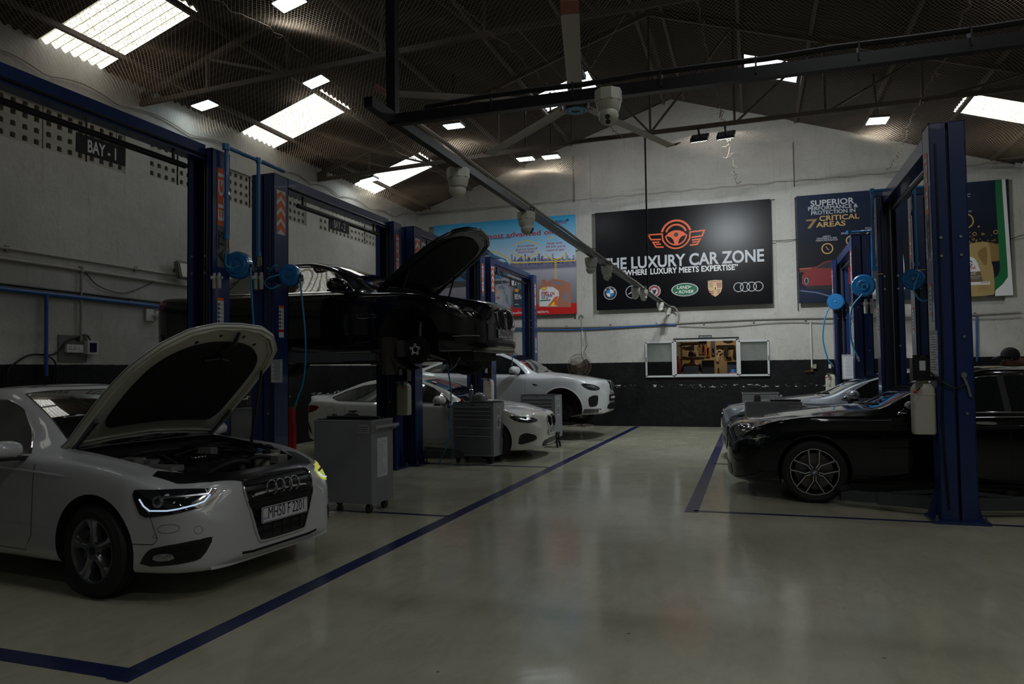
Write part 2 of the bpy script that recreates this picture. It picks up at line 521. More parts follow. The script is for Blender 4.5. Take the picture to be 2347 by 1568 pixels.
# back wall: a proud face with sunk bays, a second skin behind it, window opening through both
bays = [(-8.45, -4.3, 2.74, 5.44), (-3.85, .6, 2.74, 5.44), (1.04, 5.25, 2.74, 5.44)]
upper = [(XL + .1, -4.28, 5.78, 9), (-3.87, .6, 5.74, 9), (1.03, XR - .1, 5.70, 9)]
caps = [(-4.28, -3.87, 7.0, 9), (.6, 1.03, 6.78, 9)]
win = (-1.8, -.34, 1.26, 2.12)
bw = B()
rect_wall(bw, XL - .2, XR + .2, 0, 8.6, bays + upper + caps + [win], lambda u, v, d: Vector((u, YB + d, v)), .1)
rect_wall(bw, XL - .2, XR + .2, 0, 8.6, [win], lambda u, v, d: Vector((u, YB + .1 + d, v)), .18)
wb = struct(bw.obj('wall_back', WALL))
def clip_roof(o, ex=.04):
    bm = bmesh.new(); bm.from_mesh(o.data)
    for sgn in (1, -1):
        n = Vector((sgn * SLOPE, 0, 1)).normalized()
        g = bm.verts[:] + bm.edges[:] + bm.faces[:]
        bmesh.ops.bisect_plane(bm, geom=g, plane_co=(RIDGE_X, 0, RIDGE_Z + ex), plane_no=n, clear_outer=True)
    bm.to_mesh(o.data); bm.free()
clip_roof(wb)
wr = struct(B().box((XR + .12, (YB + YF) / 2, 3.0), (.24, YB - YF + .4, 6.0)).obj('wall_right', WALL))
wf = struct(rect_wall(B(), XL - .2, XR + .2, 0, 8.6, [], lambda u, v, d: Vector((u, YF - d, v)), .2).obj('wall_front', WALL)); clip_roof(wf)

# roof of corrugated sheets; every fourth column is translucent low on the slope
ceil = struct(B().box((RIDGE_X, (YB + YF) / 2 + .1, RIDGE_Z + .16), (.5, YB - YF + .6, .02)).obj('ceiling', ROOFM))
ROWL = [-9.15, -7.3, -5.7, -4.5, -3.3, -1.62]
ROWR = [-1.78, -.17, 1.0, 2.4, 3.84, 5.95]
def sheet_mesh(name, x0, x1, mat, amp=.022):
    x1 += .16; b = B(); n = 56
    z = lambda x: (x - x0) * (SLOPE if x0 < RIDGE_X - .2 else -SLOPE)
    V = []
    for i in range(n + 1):
        y = i / n
        h = amp * math.sin(2 * PI * 7 * y)
        for x in (x0, x1): V.append((x - x0, y, z(x) + h))
    b.add(V, [(2 * i, 2 * i + 1, 2 * i + 3, 2 * i + 2) for i in range(n)])
    o = b.obj(name, mat, ceil, smooth=60)
    return o
SKY = {(0, 3), (0, 7), (0, 11), (0, 15), (3, 15), (13, -2), (13, 2), (14, 15), (14, 3), (14, 7), (11, 15), (11, 3), (3, 3)}
protos = {}
for r, row in enumerate((ROWL, ROWR)):
    for i in range(5):
        x0, x1 = row[i], row[i + 1]
        key = i + 10 * r
        for y in range(-6, 19):
            sky = (key, y) in SKY
            kind = ('skylight_sheet' if sky else 'roof_sheet')
            pk = (key, sky)
            if pk not in protos:
                mt = (SKYC if key in (3, 11) else SKYM) if sky else ROOFM
                protos[pk] = sheet_mesh(kind, x0, x1, mt); o = protos[pk]
            else:
                o = protos[pk].copy(); COL.objects.link(o)
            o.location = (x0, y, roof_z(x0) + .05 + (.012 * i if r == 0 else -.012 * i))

# purlins (part of the roof)
for x in (-8.4, -7.15, -5.65, -4.35, -3.1, -1.95, -1.45, -.1, 1.1, 2.5, 3.9, 5.1):
    B().bar((x, YF, roof_z(x) - .03), (x, YB, roof_z(x) - .03), .06, .07).obj('purlin', TRUSS, ceil)

# trusses
def truss(y, label):
    t = thing('roof_truss', label, 'truss', (RIDGE_X, y, 5.8), group=None)
    P = lambda x, z: Vector((x - RIDGE_X, 0, z - 5.8))
    zc = lambda x: 5.62 + .2 * min(1, (x - XL) / 6)
    B().bar(P(XL, zc(XL)), P(-3, zc(-3)), .05, .075).obj('bottom_chord', TRUSS, t)
    B().bar(P(-3, zc(-3)), P(XR, 5.88), .05, .075).obj('bottom_chord', TRUSS, t)
    B().bar(P(XL, roof_z(XL) - .12), P(RIDGE_X, RIDGE_Z - .12), .06, .08).obj('top_chord', TRUSS, t)
    B().bar(P(XR, roof_z(XR) - .12), P(RIDGE_X, RIDGE_Z - .12), .06, .08).obj('top_chord', TRUSS, t)
    xs = [-7.6, -6.2, -4.7, -3.2, -1.7, -.2, 1.3, 2.8, 4.3]
    for i, x in enumerate(xs):
        B().bar(P(x, zc(x)), P(x, roof_z(x) - .12), .04).obj('web_strut', TRUSS, t)
        x2 = xs[i + 1] if i + 1 < len(xs) and x < RIDGE_X else (xs[i - 1] if x > RIDGE_X else None)
        if x2 is not None: B().bar(P(x2, zc(x2)), P(x, roof_z(x) - .12), .035).obj('web_strut', TRUSS, t)
    B().box(P(XL + .12, 5.68), (.22, .02, .2)).obj('gusset_plate', TRUSS, t)
    return t
truss(8.7, 'rusty steel roof truss above the big ceiling fan')
truss(13.5, 'rusty steel roof truss farther back, carrying the pair of floodlights')
truss(3.9, 'rusty steel roof truss nearest the front, over the black camera rail')

# ---------------------------------------------------------------- bird net, real strands, one counted as stuff
def net_z(X, Y):
    z = 5.74 + .09 * np.sin(X * .9 + .4) * np.sin(Y * .8 + 1) + .05 * np.sin(X * 2.3 + Y * 1.1) + .03 * np.sin(X * 4.1 - Y * 3.3)
    # tied to the trusses, slack between them
    z -= .10 * np.abs(np.sin((Y - 3.9) / 4.8 * PI))
    t = np.clip((X - XL) / 1.6, 0, 1)
    z = z * t + (5.43 + .10 * np.abs(np.sin(Y * 2.6 + .5 * np.sin(Y)))) * (1 - t)
    t = np.clip((YB - Y) / 1.5, 0, 1)
    return z * t + (5.86 - .03 * np.abs(np.sin(X * 5))) * (1 - t)
def net():
    px, dy, w = .028, .036, .0042
    ks = np.arange(int((XR - XL) / px)); js = np.arange(int((YB - .0) / dy))
    K, J = np.meshgrid(ks, js, indexing='ij')
    X = XL + (K + .5) * px + np.where((J + K) % 2 == 0, 1, -1) * px * .48
    Y = .0 + J * dy
    # the weave is pulled about
    X = X + .05 * np.sin(Y * 1.7 + X * .6) + .02 * np.sin(Y * 5 + X * 3); Y = Y + .05 * np.sin(X * 1.9) + .02 * np.sin(X * 6 + Y * 2)
    Y = np.minimum(Y, YB - .01); X = np.clip(X, XL + .01, XR - .01)
    Z = net_z(X, Y)
    A = np.stack([X - w / 2, Y, Z], -1); C2 = np.stack([X + w / 2, Y, Z], -1)
    V = np.stack([A, C2], 2).reshape(-1, 3)
    n = len(js); idx = (K * n + J) * 2
    a = idx[:, :-1].reshape(-1); b = idx[:, 1:].reshape(-1)
    Fq = np.stack([a, a + 1, b + 1, b], -1)
    me = bpy.data.meshes.new('bird_net')
    me.vertices.add(len(V)); me.vertices.foreach_set('co', V.reshape(-1).astype(np.float32))
    me.loops.add(Fq.size); me.loops.foreach_set('vertex_index', Fq.reshape(-1).astype(np.int32))
    me.polygons.add(len(Fq)); me.polygons.foreach_set('loop_start', np.arange(0, Fq.size, 4, dtype=np.int32))
    me.update(calc_edges=True)
    me.materials.append(net_material())
    o = bpy.data.objects.new('bird_net', me); COL.objects.link(o)
    tag(o, 'fine brown bird net stretched below the whole roof', 'net', kind='stuff')
    random.seed(5)
    b = B()
    nz = lambda x, y: float(net_z(np.array(x), np.array(y)))
    for x0, y0, x1, y1, dr in ((-.6, 6, -.2, 17.5, .12), (-5.2, 3, -6.6, 17, .06), (2.4, 8, 2.9, 17.6, .06), (-3.4, 5.5, -2.2, 13.4, .1)):
        pts = []
        for i in range(90):
            t = i / 89; x = x0 + (x1 - x0) * t + random.gauss(0, .025); y = y0 + (y1 - y0) * t
            pts.append((x, y, nz(x, y) - .01 - abs(random.gauss(0, dr * .4))))
        b.tube(pts, .006, 4)
        for i in range(5, 89, 2):
            p = Vector(pts[i]); q = p + Vector((random.uniform(-.16, .16), random.uniform(-.1, .1), -random.uniform(0, .06)))
            b.tube([p, (p + q) / 2 + Vector((0, 0, -.03)), q], .0025, 3)
    for i in range(40):   # rim rope along left wall
        pass
    pts = [(XL + .03, y, nz(XL + .03, y)) for y in np.arange(2, YB, .12)]
    b.tube(pts, .008, 4)
    b.tube([(x, YB - .02, nz(x, YB - .02)) for x in np.arange(XL, XR, .12)], .006, 4)
    b.obj('net_rope', M('net_rope', (.22, .17, .13), .8), o)
net()

# tie rope/bar over the fan along the truss
def led(loc, rx, ry, rz, label, group='led floodlights under the roof', w=.34, d=.24, drop=.0, k=1.0):
    t = thing('led_floodlight', label, 'floodlight', loc, rz, group)
    b = B().box((0, 0, .03), (w + .03, d + .03, .05)); h = b.obj('lamp_housing', BLACKM, t)
    B().box((0, 0, .002), (w, d, .012)).obj('lamp_lens', LEDM, t)
    f = B()
    for i in range(6): f.box((-w / 2 + .03 + i * (w - .06) / 5, 0, .07), (.006, d * .8, .03))
    f.obj('cooling_fin', BLACKM, t, kind='stuff')
    B().bar((0, 0, .08), (0, 0, .08 + drop + .12), .03).obj('bracket', BLACKM, t)
    t.rotation_euler = (rx, ry, rz)
    a = area('floodlight_beam', (0, 0, -.012), (0, 0, 0), w, d, LED_W * k, (.90, .96, 1.0))
    a.parent = t
    return t
led((-8.45, 9.62, 5.86), 0, rad(-8), 0, 'small led floodlight nearest the left wall, above bay 1 vents', k=.12)
led((-6.5, 9.88, 6.08), 0, rad(-14), 0, 'led floodlight beside the second skylight, first truss bay', drop=.3, k=.3)
led((-5.2, 12.42, 6.02), 0, 0, 0, 'led floodlight seen left of the fan hub', drop=.8, k=.8)
led((-5.3, 7.48, 6.0), 0, rad(-14), 0, 'led floodlight at the very top edge, left of the fan', drop=.7, k=.3)
led((-4.5, 14.7, 5.95), 0, 0, 0, 'led floodlight above the blue oil poster', drop=1.1)
led((-3.95, 14.75, 5.95), 0, 0, 0, 'led floodlight seen edge-on beside the one above the blue poster', drop=1.2)
led((-8.3, 14.75, 5.87), 0, rad(-8), 0, 'led floodlight beside the farthest left skylight', k=.4)
led((2.3, 14.7, 5.95), rad(-10), 0, rad(8), 'led floodlight on the right slope, left of the tall blue post', drop=.8)
led((-.81, 13.5, 5.6), rad(38), 0, rad(-8), 'left one of the pair of floodlights hung from the truss', 'pair of floodlights on the truss', w=.28, d=.2, drop=.04, k=6.2)
led((-.35, 13.5, 5.6), rad(38), 0, rad(-8), 'right one of the pair of floodlights hung from the truss', 'pair of floodlights on the truss', w=.28, d=.2, drop=.04, k=6.2)
for x, y, q in ((1.0, 3.0, 1.8), (3.6, 3.2, 1.4), (3.2, 9.0, .7), (1.2, -1.5, 1.6)):  # added fill lights without fixtures, to brighten the floor and foreground
    a = area('fill_light', (x, y, 6.0), (0, 0, 0), .34, .24, LED_W * q, (.94, .97, 1.0))
# ================================================================ CARS
def pchip(tab):
    tab = sorted(tab); x = np.array([t[0] for t in tab], float); y = np.array([t[1] for t in tab], float)
    h = np.diff(x); d = np.diff(y) / h; m = np.zeros(len(x))
    for i in range(1, len(x) - 1):
        if d[i - 1] * d[i] > 0:
            w1, w2 = 2 * h[i] + h[i - 1], h[i] + 2 * h[i - 1]
            m[i] = (w1 + w2) / (w1 / d[i - 1] + w2 / d[i])
    m[0], m[-1] = d[0], d[-1]
    def f(q):
        q = min(max(q, x[0]), x[-1]); i = min(int(np.searchsorted(x, q, 'right')) - 1, len(h) - 1)
        t = (q - x[i]) / h[i]
        return float((2 * t ** 3 - 3 * t * t + 1) * y[i] + (t ** 3 - 2 * t * t + t) * h[i] * m[i] + (-2 * t ** 3 + 3 * t * t) * y[i + 1] + (t ** 3 - t * t) * h[i] * m[i + 1])
    return f
def bspl(ctrl, n):
    P = [Vector(c) for c in ctrl]; P = [P[0], P[0]] + P + [P[-1], P[-1]]; k = len(P) - 3; out = []
    for s in range(n):
        u = s / (n - 1) * k; i = min(int(u), k - 1); t = u - i
        a, b, c, d = P[i:i + 4]
        out.append((a * (1 - t) ** 3 + b * (3 * t ** 3 - 6 * t * t + 4) + c * (-3 * t ** 3 + 3 * t * t + 3 * t + 1) + d * t ** 3) / 6)
    return out

GLASS = M('car_glass', (.006, .009, .010), .03, coat=1, spec=.8)
HGLASS = M('headlamp_glass', (.012, .014, .018), .04, coat=1)
CBLACK = M('trim_black', (.01, .01, .011), .3)
UNDER = M('wheel_well_black', (.006, .006, .006), .85)
RIMG = M('rim_grey', (.28, .29, .30), .3, .85)
RIMB = M('rim_gloss_black', (.01, .01, .011), .15, coat=.6)
RIMC = M('rim_machined', (.72, .72, .72), .35, .35)
DISC = M('brake_disc', (.20, .19, .18), .4, .9)
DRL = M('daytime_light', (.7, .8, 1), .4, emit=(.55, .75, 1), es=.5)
LAMPIN = M('lamp_reflector', (.45, .47, .5), .15, .9)
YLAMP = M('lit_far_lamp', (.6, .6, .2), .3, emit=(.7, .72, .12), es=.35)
TAIL = M('tail_lamp', (.16, .004, .006), .15, coat=1)

class Car:
    def __init__(s, C, loc, rz, label, scale=.945, cat='car', name='car'):
        s.C = C; s.root = thing(name, label, cat, loc, rz, scale=scale)
        fo, wb, ro, W, H = C['fo'], C['wb'], C['ro'], C['W'], C['H']
        xt = -(wb + ro); s.xt = xt
        s.top, s.bot, s.wid, s.belt, s.rw, s.rd = [pchip(C[k]) for k in ('top', 'bot', 'wid', 'belt', 'rw', 'rd')]
        u = np.linspace(0, 1, 118)
        xs = []
        L = fo - xt
        for t in u:      # denser near both ends
            xs.append(xt + L * (.5 - .5 * math.cos(PI * t)) * .55 + L * t * .45)
        N = 34; s.N = N
        V = []; rings = []
        for x in xs:
            b, t, w = s.bot(x), s.top(x), s.wid(x)
            be = min(s.belt(x), t - .03); rw = min(s.rw(x), w * .93); rz = t - s.rd(x)
            rz = max(rz, be + .006)
            sh = .955 * w
            ctrl = [(0, b), (.5 * w, b), (.86 * w, b), (.955 * w, b + .015), (.985 * w, b + .10 * (be - b)), (w * .995, b + .3 * (be - b)), (w * 1.0, b + .55 * (be - b)),
                    (w * 1.0, b + .74 * (be - b)), (w * .988, be - .045), (sh + .015, be - .012), (sh - .008, be + .004),
                    (sh * .72 + rw * .28, be * .72 + rz * .28), (sh * .3 + rw * .7, be * .3 + rz * .7), (rw + .008, rz - .004), (rw - .035, rz + .35 * (t - rz)), (rw * .6, t - .3 * (t - rz) * .6), (rw * .3, t - .002), (0, t)]
            half = bspl([(x, y, z) for y, z in ctrl], N)
            ring = []
            for p in half: ring.append(len(V)); V.append(p)
            for p in half[1:-1][::-1]: ring.append(len(V)); V.append(Vector((p.x, -p.y, p.z)))
            rings.append(ring)
        F = []; m = 2 * (N - 1)
        for a, b in zip(rings, rings[1:]):
            for j in range(m): F.append((a[j], a[(j + 1) % m], b[(j + 1) % m], b[j]))
        for r, flip in ((rings[0], True), (rings[-1], False)):
            for j in range(N - 1):
                q = [r[j], r[j + 1], r[(m - j - 1) % m], r[(m - j) % m]]
                q = [k for i, k in enumerate(q) if k not in q[:i]]
                if len(q) >= 3: F.append(tuple(reversed(q)) if flip else tuple(q))
        s.V, s.F = V, F
        s.bvh = BVHTree.FromPolygons([tuple(v) for v in V], F)
    # -- projection
    def ray(s, pr, u, v):
        if pr == 'L': o, d = Vector((u, 4, v)), Vector((0, -1, 0))
        elif pr == 'R': o, d = Vector((u, -4, v)), Vector((0, 1, 0))
        elif pr == 'T': o, d = Vector((u, v, 5)), Vector((0, 0, -1))
        elif pr == 'F': o, d = Vector((5, u, v)), Vector((-1, 0, 0))
        elif pr == 'B': o, d = Vector((-9, u, v)), Vector((1, 0, 0))
        else:
            a = rad(pr[1]); dr = Vector((math.cos(a), math.sin(a), 0)); ux = Vector((-math.sin(a), math.cos(a), 0))
            if pr[1] < 0: ux = -ux
            o, d = dr * 6 + ux * u + Vector((0, 0, v)), -dr
        h = s.bvh.ray_cast(o, d, 20)
        if h[0] is None:
            # silhouette edge: nearest surface point to the ray
            q = o + d * (5 if pr in ('L', 'R') else 4)
            h = s.bvh.find_nearest(q)
        return h[0], (h[1] if h[1].dot(d) < 0 else -h[1])
    def panel(s, name, poly, pr, mat, off=.003, thick=.012, dens=.07, parent=None, keep=False, **t):
        poly = [Vector(p) for p in poly]; n = len(poly); bd = []
        for i in range(n):
            a, b = poly[i], poly[(i + 1) % n]; k = max(1, int((b - a).length / dens))
            bd += [a + (b - a) * j / k for j in range(k)]
        nb = len(bd); pts = list(bd)
        xs = [p.x for p in poly]; ys = [p.y for p in poly]
        y = min(ys) + dens * .5
        def inside(q):
            c = False
            for i in range(n):
                a, b = poly[i], poly[i - 1]
                if (a.y > q.y) != (b.y > q.y) and q.x < (b.x - a.x) * (q.y - a.y) / (b.y - a.y) + a.x: c = not c
            return c
        while y < max(ys):
            x = min(xs) + dens * .5
            while x < max(xs):
                q = Vector((x, y))
                if inside(q) and min((q - e).length for e in bd) > dens * .35: pts.append(q)
                x += dens
            y += dens
        r = delaunay_2d_cdt(pts, [(i, (i + 1) % nb) for i in range(nb)], [], 1, 1e-6)
        P, Fc = r[0], r[2]
        hits = [s.ray(pr, p.x, p.y) for p in P]
        top = [h[0] + h[1] * off for h in hits]; low = [h[0] + h[1] * (off - thick) for h in hits]
        k = len(P); fs = []
        d = (hits[0][0] - s.ray(pr, P[0].x + 1e-3, P[0].y)[0])
        for f in Fc:
            a, b, c = [top[i] for i in f[:3]]
            nn = (b - a).cross(c - a)
            if nn.dot(hits[f[0]][1]) < 0: f = list(reversed(f))
            fs.append(tuple(f))
        cnt = {}
        for f in fs:
            for i in range(len(f)):
                e = (f[i], f[(i + 1) % len(f)]); cnt[e] = 1
        sides = [(b, a, a + k, b + k) for (a, b) in cnt if (b, a) not in cnt]
        b = B(); b.add(top + low, fs + [tuple(i + k for i in reversed(f)) for f in fs] + sides)
        if keep: return b
        return b.obj(name, mat, parent or s.root, smooth=50, **t)
    def line(s, name, pts, pr, mat, r=.0035, off=.0, closed=False, dens=.05, parent=None, n=5, b=None, **t):
        P = [Vector(p) for p in pts]; q = []
        m = len(P)
        for i in range(m if closed else m - 1):
            a, c = P[i], P[(i + 1) % m]; k = max(1, int((c - a).length / dens))
            q += [a + (c - a) * j / k for j in range(k)]
        if not closed: q.append(P[-1])
        w = [s.ray(pr, p.x, p.y) for p in q]
        bb = b or B()
        if 'crease' in name: r = [max(.001, r * min(1, 6 * i / len(w), 6 * (len(w) - 1 - i) / len(w))) for i in range(len(w))]; off = [off - .006 * (1 - q / max(r)) for q in r]
        else: off = [off] * len(w)
        bb.tube([h[0] + h[1] * o_ for h, o_ in zip(w, off)], r, n, closed)
        if b is None: return bb.obj(name, mat, parent or s.root, smooth=60, **t)
    def body(s, paint, arches, cuts=()):
        b = B(); b.add(s.V, s.F)
        o = b.obj('body', [paint, UNDER], s.root)
        o.parent = None
        cutters = []
        for (x, z, r, y0) in arches:
            c = B(); c.cyl((x, y0, z), (x, 1.6, z), r, 40).cyl((x, -1.6, z), (x, -y0, z), r, 40)
            c.m = [1] * len(c.f); cutters.append(c)
        for c in cuts: c.m = [1] * len(c.f); cutters.append(c)
        for c in cutters:
            co = c.obj('cut', [paint, UNDER]); co.data.polygons.foreach_set('material_index', [1] * len(co.data.polygons))
            bm = bmesh.new(); bm.from_mesh(co.data); bmesh.ops.recalc_face_normals(bm, faces=bm.faces); bm.to_mesh(co.data); bm.free()
            md = o.modifiers.new('b', 'BOOLEAN'); md.operation = 'DIFFERENCE'; md.object = co; md.solver = 'EXACT'
            bpy.context.view_layer.update()
            me = bpy.data.meshes.new_from_object(o.evaluated_get(bpy.context.evaluated_depsgraph_get()))
            o.modifiers.clear(); o.data = me; bpy.data.objects.remove(co)
        o.data.polygons.foreach_set('use_smooth', [True] * len(o.data.polygons)); o.data.set_sharp_from_angle(angle=rad(35))
        o.data.name = 'body'; o.parent = s.root
        return o

def make_wheel(parent, x, y, z, r, rimr, w, style, side, steer=0, tyremat=None):
    """tyre is the part; rim, cap, disc are its sub-parts. side=-1: outer face toward -y"""
    o_ = B(); h = w / 2
    prof = [(rimr, -h * .9), (rimr + .012, -h * .98), (rimr + .05, -h * 1.03), (r - .045, -h * .98), (r - .012, -h * .86), (r - .003, -h * .70)]
    for k in (-.42, 0, .42):
        prof += [(r, k * h - .02), (r - .012, k * h - .008), (r - .012, k * h + .008), (r, k * h + .02)]
    prof += [(r - .003, h * .70), (r - .012, h * .86), (r - .045, h * .98), (rimr + .05, h * 1.03), (rimr + .012, h * .98), (rimr, h * .9)]
    o_.lathe(prof, (0, 0, 0), (0, 1, 0), 56, closed=True)
    t = o_.obj('tyre', RUB, parent, smooth=30)
    t.location = (x, y, z); t.rotation_euler = (0, 0, steer)
    f = side * h * .80      # outer plane
    rim = B(); rim.lathe([(rimr + .006, f + side * .012), (rimr - .012, f + side * .008), (rimr - .02, f - side * .02), (rimr - .035, -f), (rimr, -f)], (0, 0, 0), (0, 1, 0), 48)
    def P(a, rr, yy): return Vector((rr * math.cos(a), yy, rr * math.sin(a)))
    if style == 'star5':
        rm = RIMG
        for k in range(5):
            a0 = PI / 2 + 2 * PI * k / 5 + .1
            sec = [(.045, .038, .0), (.09, .030, -.004), (.15, .029, -.008), (rimr - .06, .036, -.004), (rimr - .01, .052, .004)]
            V = []
            for rr, hw, yy in sec:
                da = math.atan2(hw, rr)
                for a, e in ((-da, -.012), (-da * .55, .008), (0, -.001), (da * .55, .008), (da, -.012)): V.append(P(a0 + a, rr / max(.5, math.cos(a)), f + side * (yy + e)))
                V += [P(a0 - da, rr / math.cos(da), f - side * .05), P(a0 + da, rr / math.cos(da), f - side * .05)]
            F = []
            for i in range(len(sec) - 1):
                q, w2 = i * 7, (i + 1) * 7
                for c, d in ((0, 1), (1, 2), (2, 3), (3, 4), (4, 6), (5, 0)): F.append((q + c, q + d, w2 + d, w2 + c))
            rim.add(V, F)
        rim.cyl(P(0, 0, f - side * .05), P(0, 0, f + side * .004), .066, 24)
    elif style == 'hub':
        rm = DISC
    else:
        rm = RIMB
        for k in range(5):
            for sg in (-1, 1):
                a0 = PI / 2 + 2 * PI * (k + .5) / 5
                a1 = a0 + sg * .12; a2 = a0 + sg * .40
                pts = [P(a0 + sg * .25, .05, f - side * .015), P(a1, .115, f - side * .012), P(a2 - sg * .02, rimr - .01, f)]
                for p, q in zip(pts, pts[1:]): rim.bar(p, q, .030, .03, up=(0, 1, 0))
        rim.cyl(P(0, 0, f - side * .06), P(0, 0, f - side * .004), .058, 24)
    if style == 'hub': pass
    else:
        rim.cyl(P(0, 0, f - side * .09), P(0, 0, f - side * .05), .055, 20)
        ro = rim.obj('rim', rm, t, smooth=35)
        B().lathe([(0, f + side * .008), (.030, f + side * .006), (.034, f - side * .01)], (0, 0, 0), (0, 1, 0), 24).obj('centre_cap', CBLACK if style == 'star5' else CHROME, t)
        bl = B()
        for k in range(5):
            a = 2 * PI * k / 5 + PI / 2 + .1 + PI / 5
            bl.cyl(P(a, .052, f - side * .02), P(a, .052, f + side * .002), .008, 8)
        bl.obj('wheel_bolt', STEEL, t)
        B().cyl((0, -side * .01, 0), (0, side * .015, 0), rimr * .78, 40).obj('brake_disc', DISC, t)
        B().box((-.13 if side < 0 else .13, side * .01, .02), (.09, .06, .2)).obj('brake_caliper', STEEL, t)
        if style == 'y5':
            e = B(); fy = f + side * .017
            for k in range(5):
                c0 = PI / 2 + 2 * PI * (k + .5) / 5
                for sg in (-1, 1):
                    pts = [P(c0 + sg * .30, .045, fy - side * .008), P(c0 + sg * .13, .10, fy - side * .006), P(c0 + sg * .40, rimr - .012, fy)]
                    for p, q in zip(pts, pts[1:]): e.bar(p, q, .0075, .012, up=(0, 1, 0))
                # straight outer pairs
                arc_ = [P(c0 + sg_, rimr - .008, fy) for sg_ in np.linspace(-.40, .40, 12)]
                for p, q in zip(arc_, arc_[1:]): e.bar(p, q, .006, .008, up=(0, 1, 0))
                arc_ = [P(c0 + 2 * PI / 10 + sg_, rimr - .002, fy) for sg_ in np.linspace(-.22, .22, 8)]
                for p, q in zip(arc_, arc_[1:]): e.bar(p, q, .006, .006, up=(0, 1, 0))
            e.obj('machined_spoke_edge', RIMC, t)
            roundel(t, (0, fy + side * .006, 0), .024, side)
    return t
BBLUE = M('roundel_blue', (.02, .22, .55), .4)
def roundel(parent, c, r, side=-1):
    c = Vector(c); n = Vector((0, side, 0)); ux = Vector((1 if side < 0 else -1, 0, 0)); uy = Vector((0, 0, 1))
    B().prism(circ(0, 0, r, 24), c, ux, uy, .001).obj('badge', KPRINT, parent)
    for k, m in ((0, WPRINT), (1, BBLUE)):
        b = B()
        for q in (k, k + 2):
            pl = [(0, 0)] + [(r * .62 * math.cos(PI / 2 * (q + i / 6)), r * .62 * math.sin(PI / 2 * (q + i / 6))) for i in range(7)]
            b.prism(pl, c + n * .0012, ux, uy, .0008)
        b.obj('badge_quadrant', m, parent)
    ring = [c + n * .0015 + ux * x + uy * y for x, y in circ(0, 0, r, 24)]
    B().tube(ring, r * .06, 5, True).obj('badge_ring', CHROME, parent)

def mirror(car, x, y, z, side, paint, sc=1):
    c = Vector((x, side * y, z))
    b = B()
    prof = [(-.16, .02), (-.13, .065), (-.06, .085), (.04, .085), (.10, .06), (.125, .01)]
    V = []; n = 12
    for i, (dy, r) in enumerate([(-.02, .03), (.0, .06), (.05, .078), (.13, .082), (.19, .072), (.23, .045), (.245, .01)]):
        for k in range(n):
            a = 2 * PI * k / n
            V.append(c + Vector((math.cos(a) * r * 1.05 * sc - .03 * (dy > .1), side * dy * sc, math.sin(a) * r * sc)))
    F = [(i * n + k, i * n + (k + 1) % n, (i + 1) * n + (k + 1) % n, (i + 1) * n + k) for i in range(6) for k in range(n)]
    b.add(V, F)
    o = b.obj('wing_mirror', paint, car.root, smooth=50)
    B().bar(c + Vector((.02, -side * .10, -.07)), c + Vector((0, side * .06, -.06)), .07, .03).obj('mirror_stalk', CBLACK, o)
    B().box(c + Vector((-.02, side * .12 * sc, -.075 * sc)), (.12, .2 * sc, .02)).obj('mirror_base', CBLACK, o)
    return o
def handle(car, x, z, side, mat, w=.2):
    pr = 'L' if side > 0 else 'R'
    h, n = car.ray(pr, x, z)
    sgn = 1 if side > 0 else -1
    o = car.panel('door_handle', chaikin([(x - w / 2, z - .012), (x + w / 2, z - .005), (x + w / 2, z + .022), (x - w / 2, z + .02)], 2), pr, mat, off=.022, thick=.02, dens=.04)
    car.panel('handle_recess', circ(x, z - .008, .075, 18, .03), pr, CBLACK, off=.002, thick=.01, dens=.04, parent=o)
    return o
def plate(car, body, w, h, x, z, mat=None, dy=0, tilt=0, size=.09, width=None, rz=0, sign=1):
    """number plate standing on the nose"""
    p = B().prism(rrect(-w / 2, -h / 2, w / 2, h / 2, .012, 3), (0, 0, 0), (0, sign, 0), (0, 0, 1), .006).obj('number_plate', M('plate_white', (.62, .63, .66), .4), car.root)
    fr = B().tube([Vector((.007 * sign, a * sign, b)) for a, b in rrect(-w / 2 + .006, -h / 2 + .006, w / 2 - .006, h / 2 - .006, .01, 3)], .0022, 4, True).obj('plate_border', KPRINT, p)
    text(body, size, KPRINT, p, 'plate_lettering', at=(.0065 * sign, -.02 * sign + (.03 * sign), -size * .36), ux=(0, sign, 0), uy=(0, 0, 1.35), ext=.001, bold=-.004, width=width or w * .8, align='CENTER')
    text('IND', .022, BBLUE, p, 'plate_lettering', at=(.0065 * sign, -w / 2 * sign + .035 * sign, -.03), ux=(0, sign, 0), uy=(0, 0, 1), ext=.001, align='CENTER')
    p.location = (x, dy, z); p.rotation_euler = (0, tilt, rz)
    return p

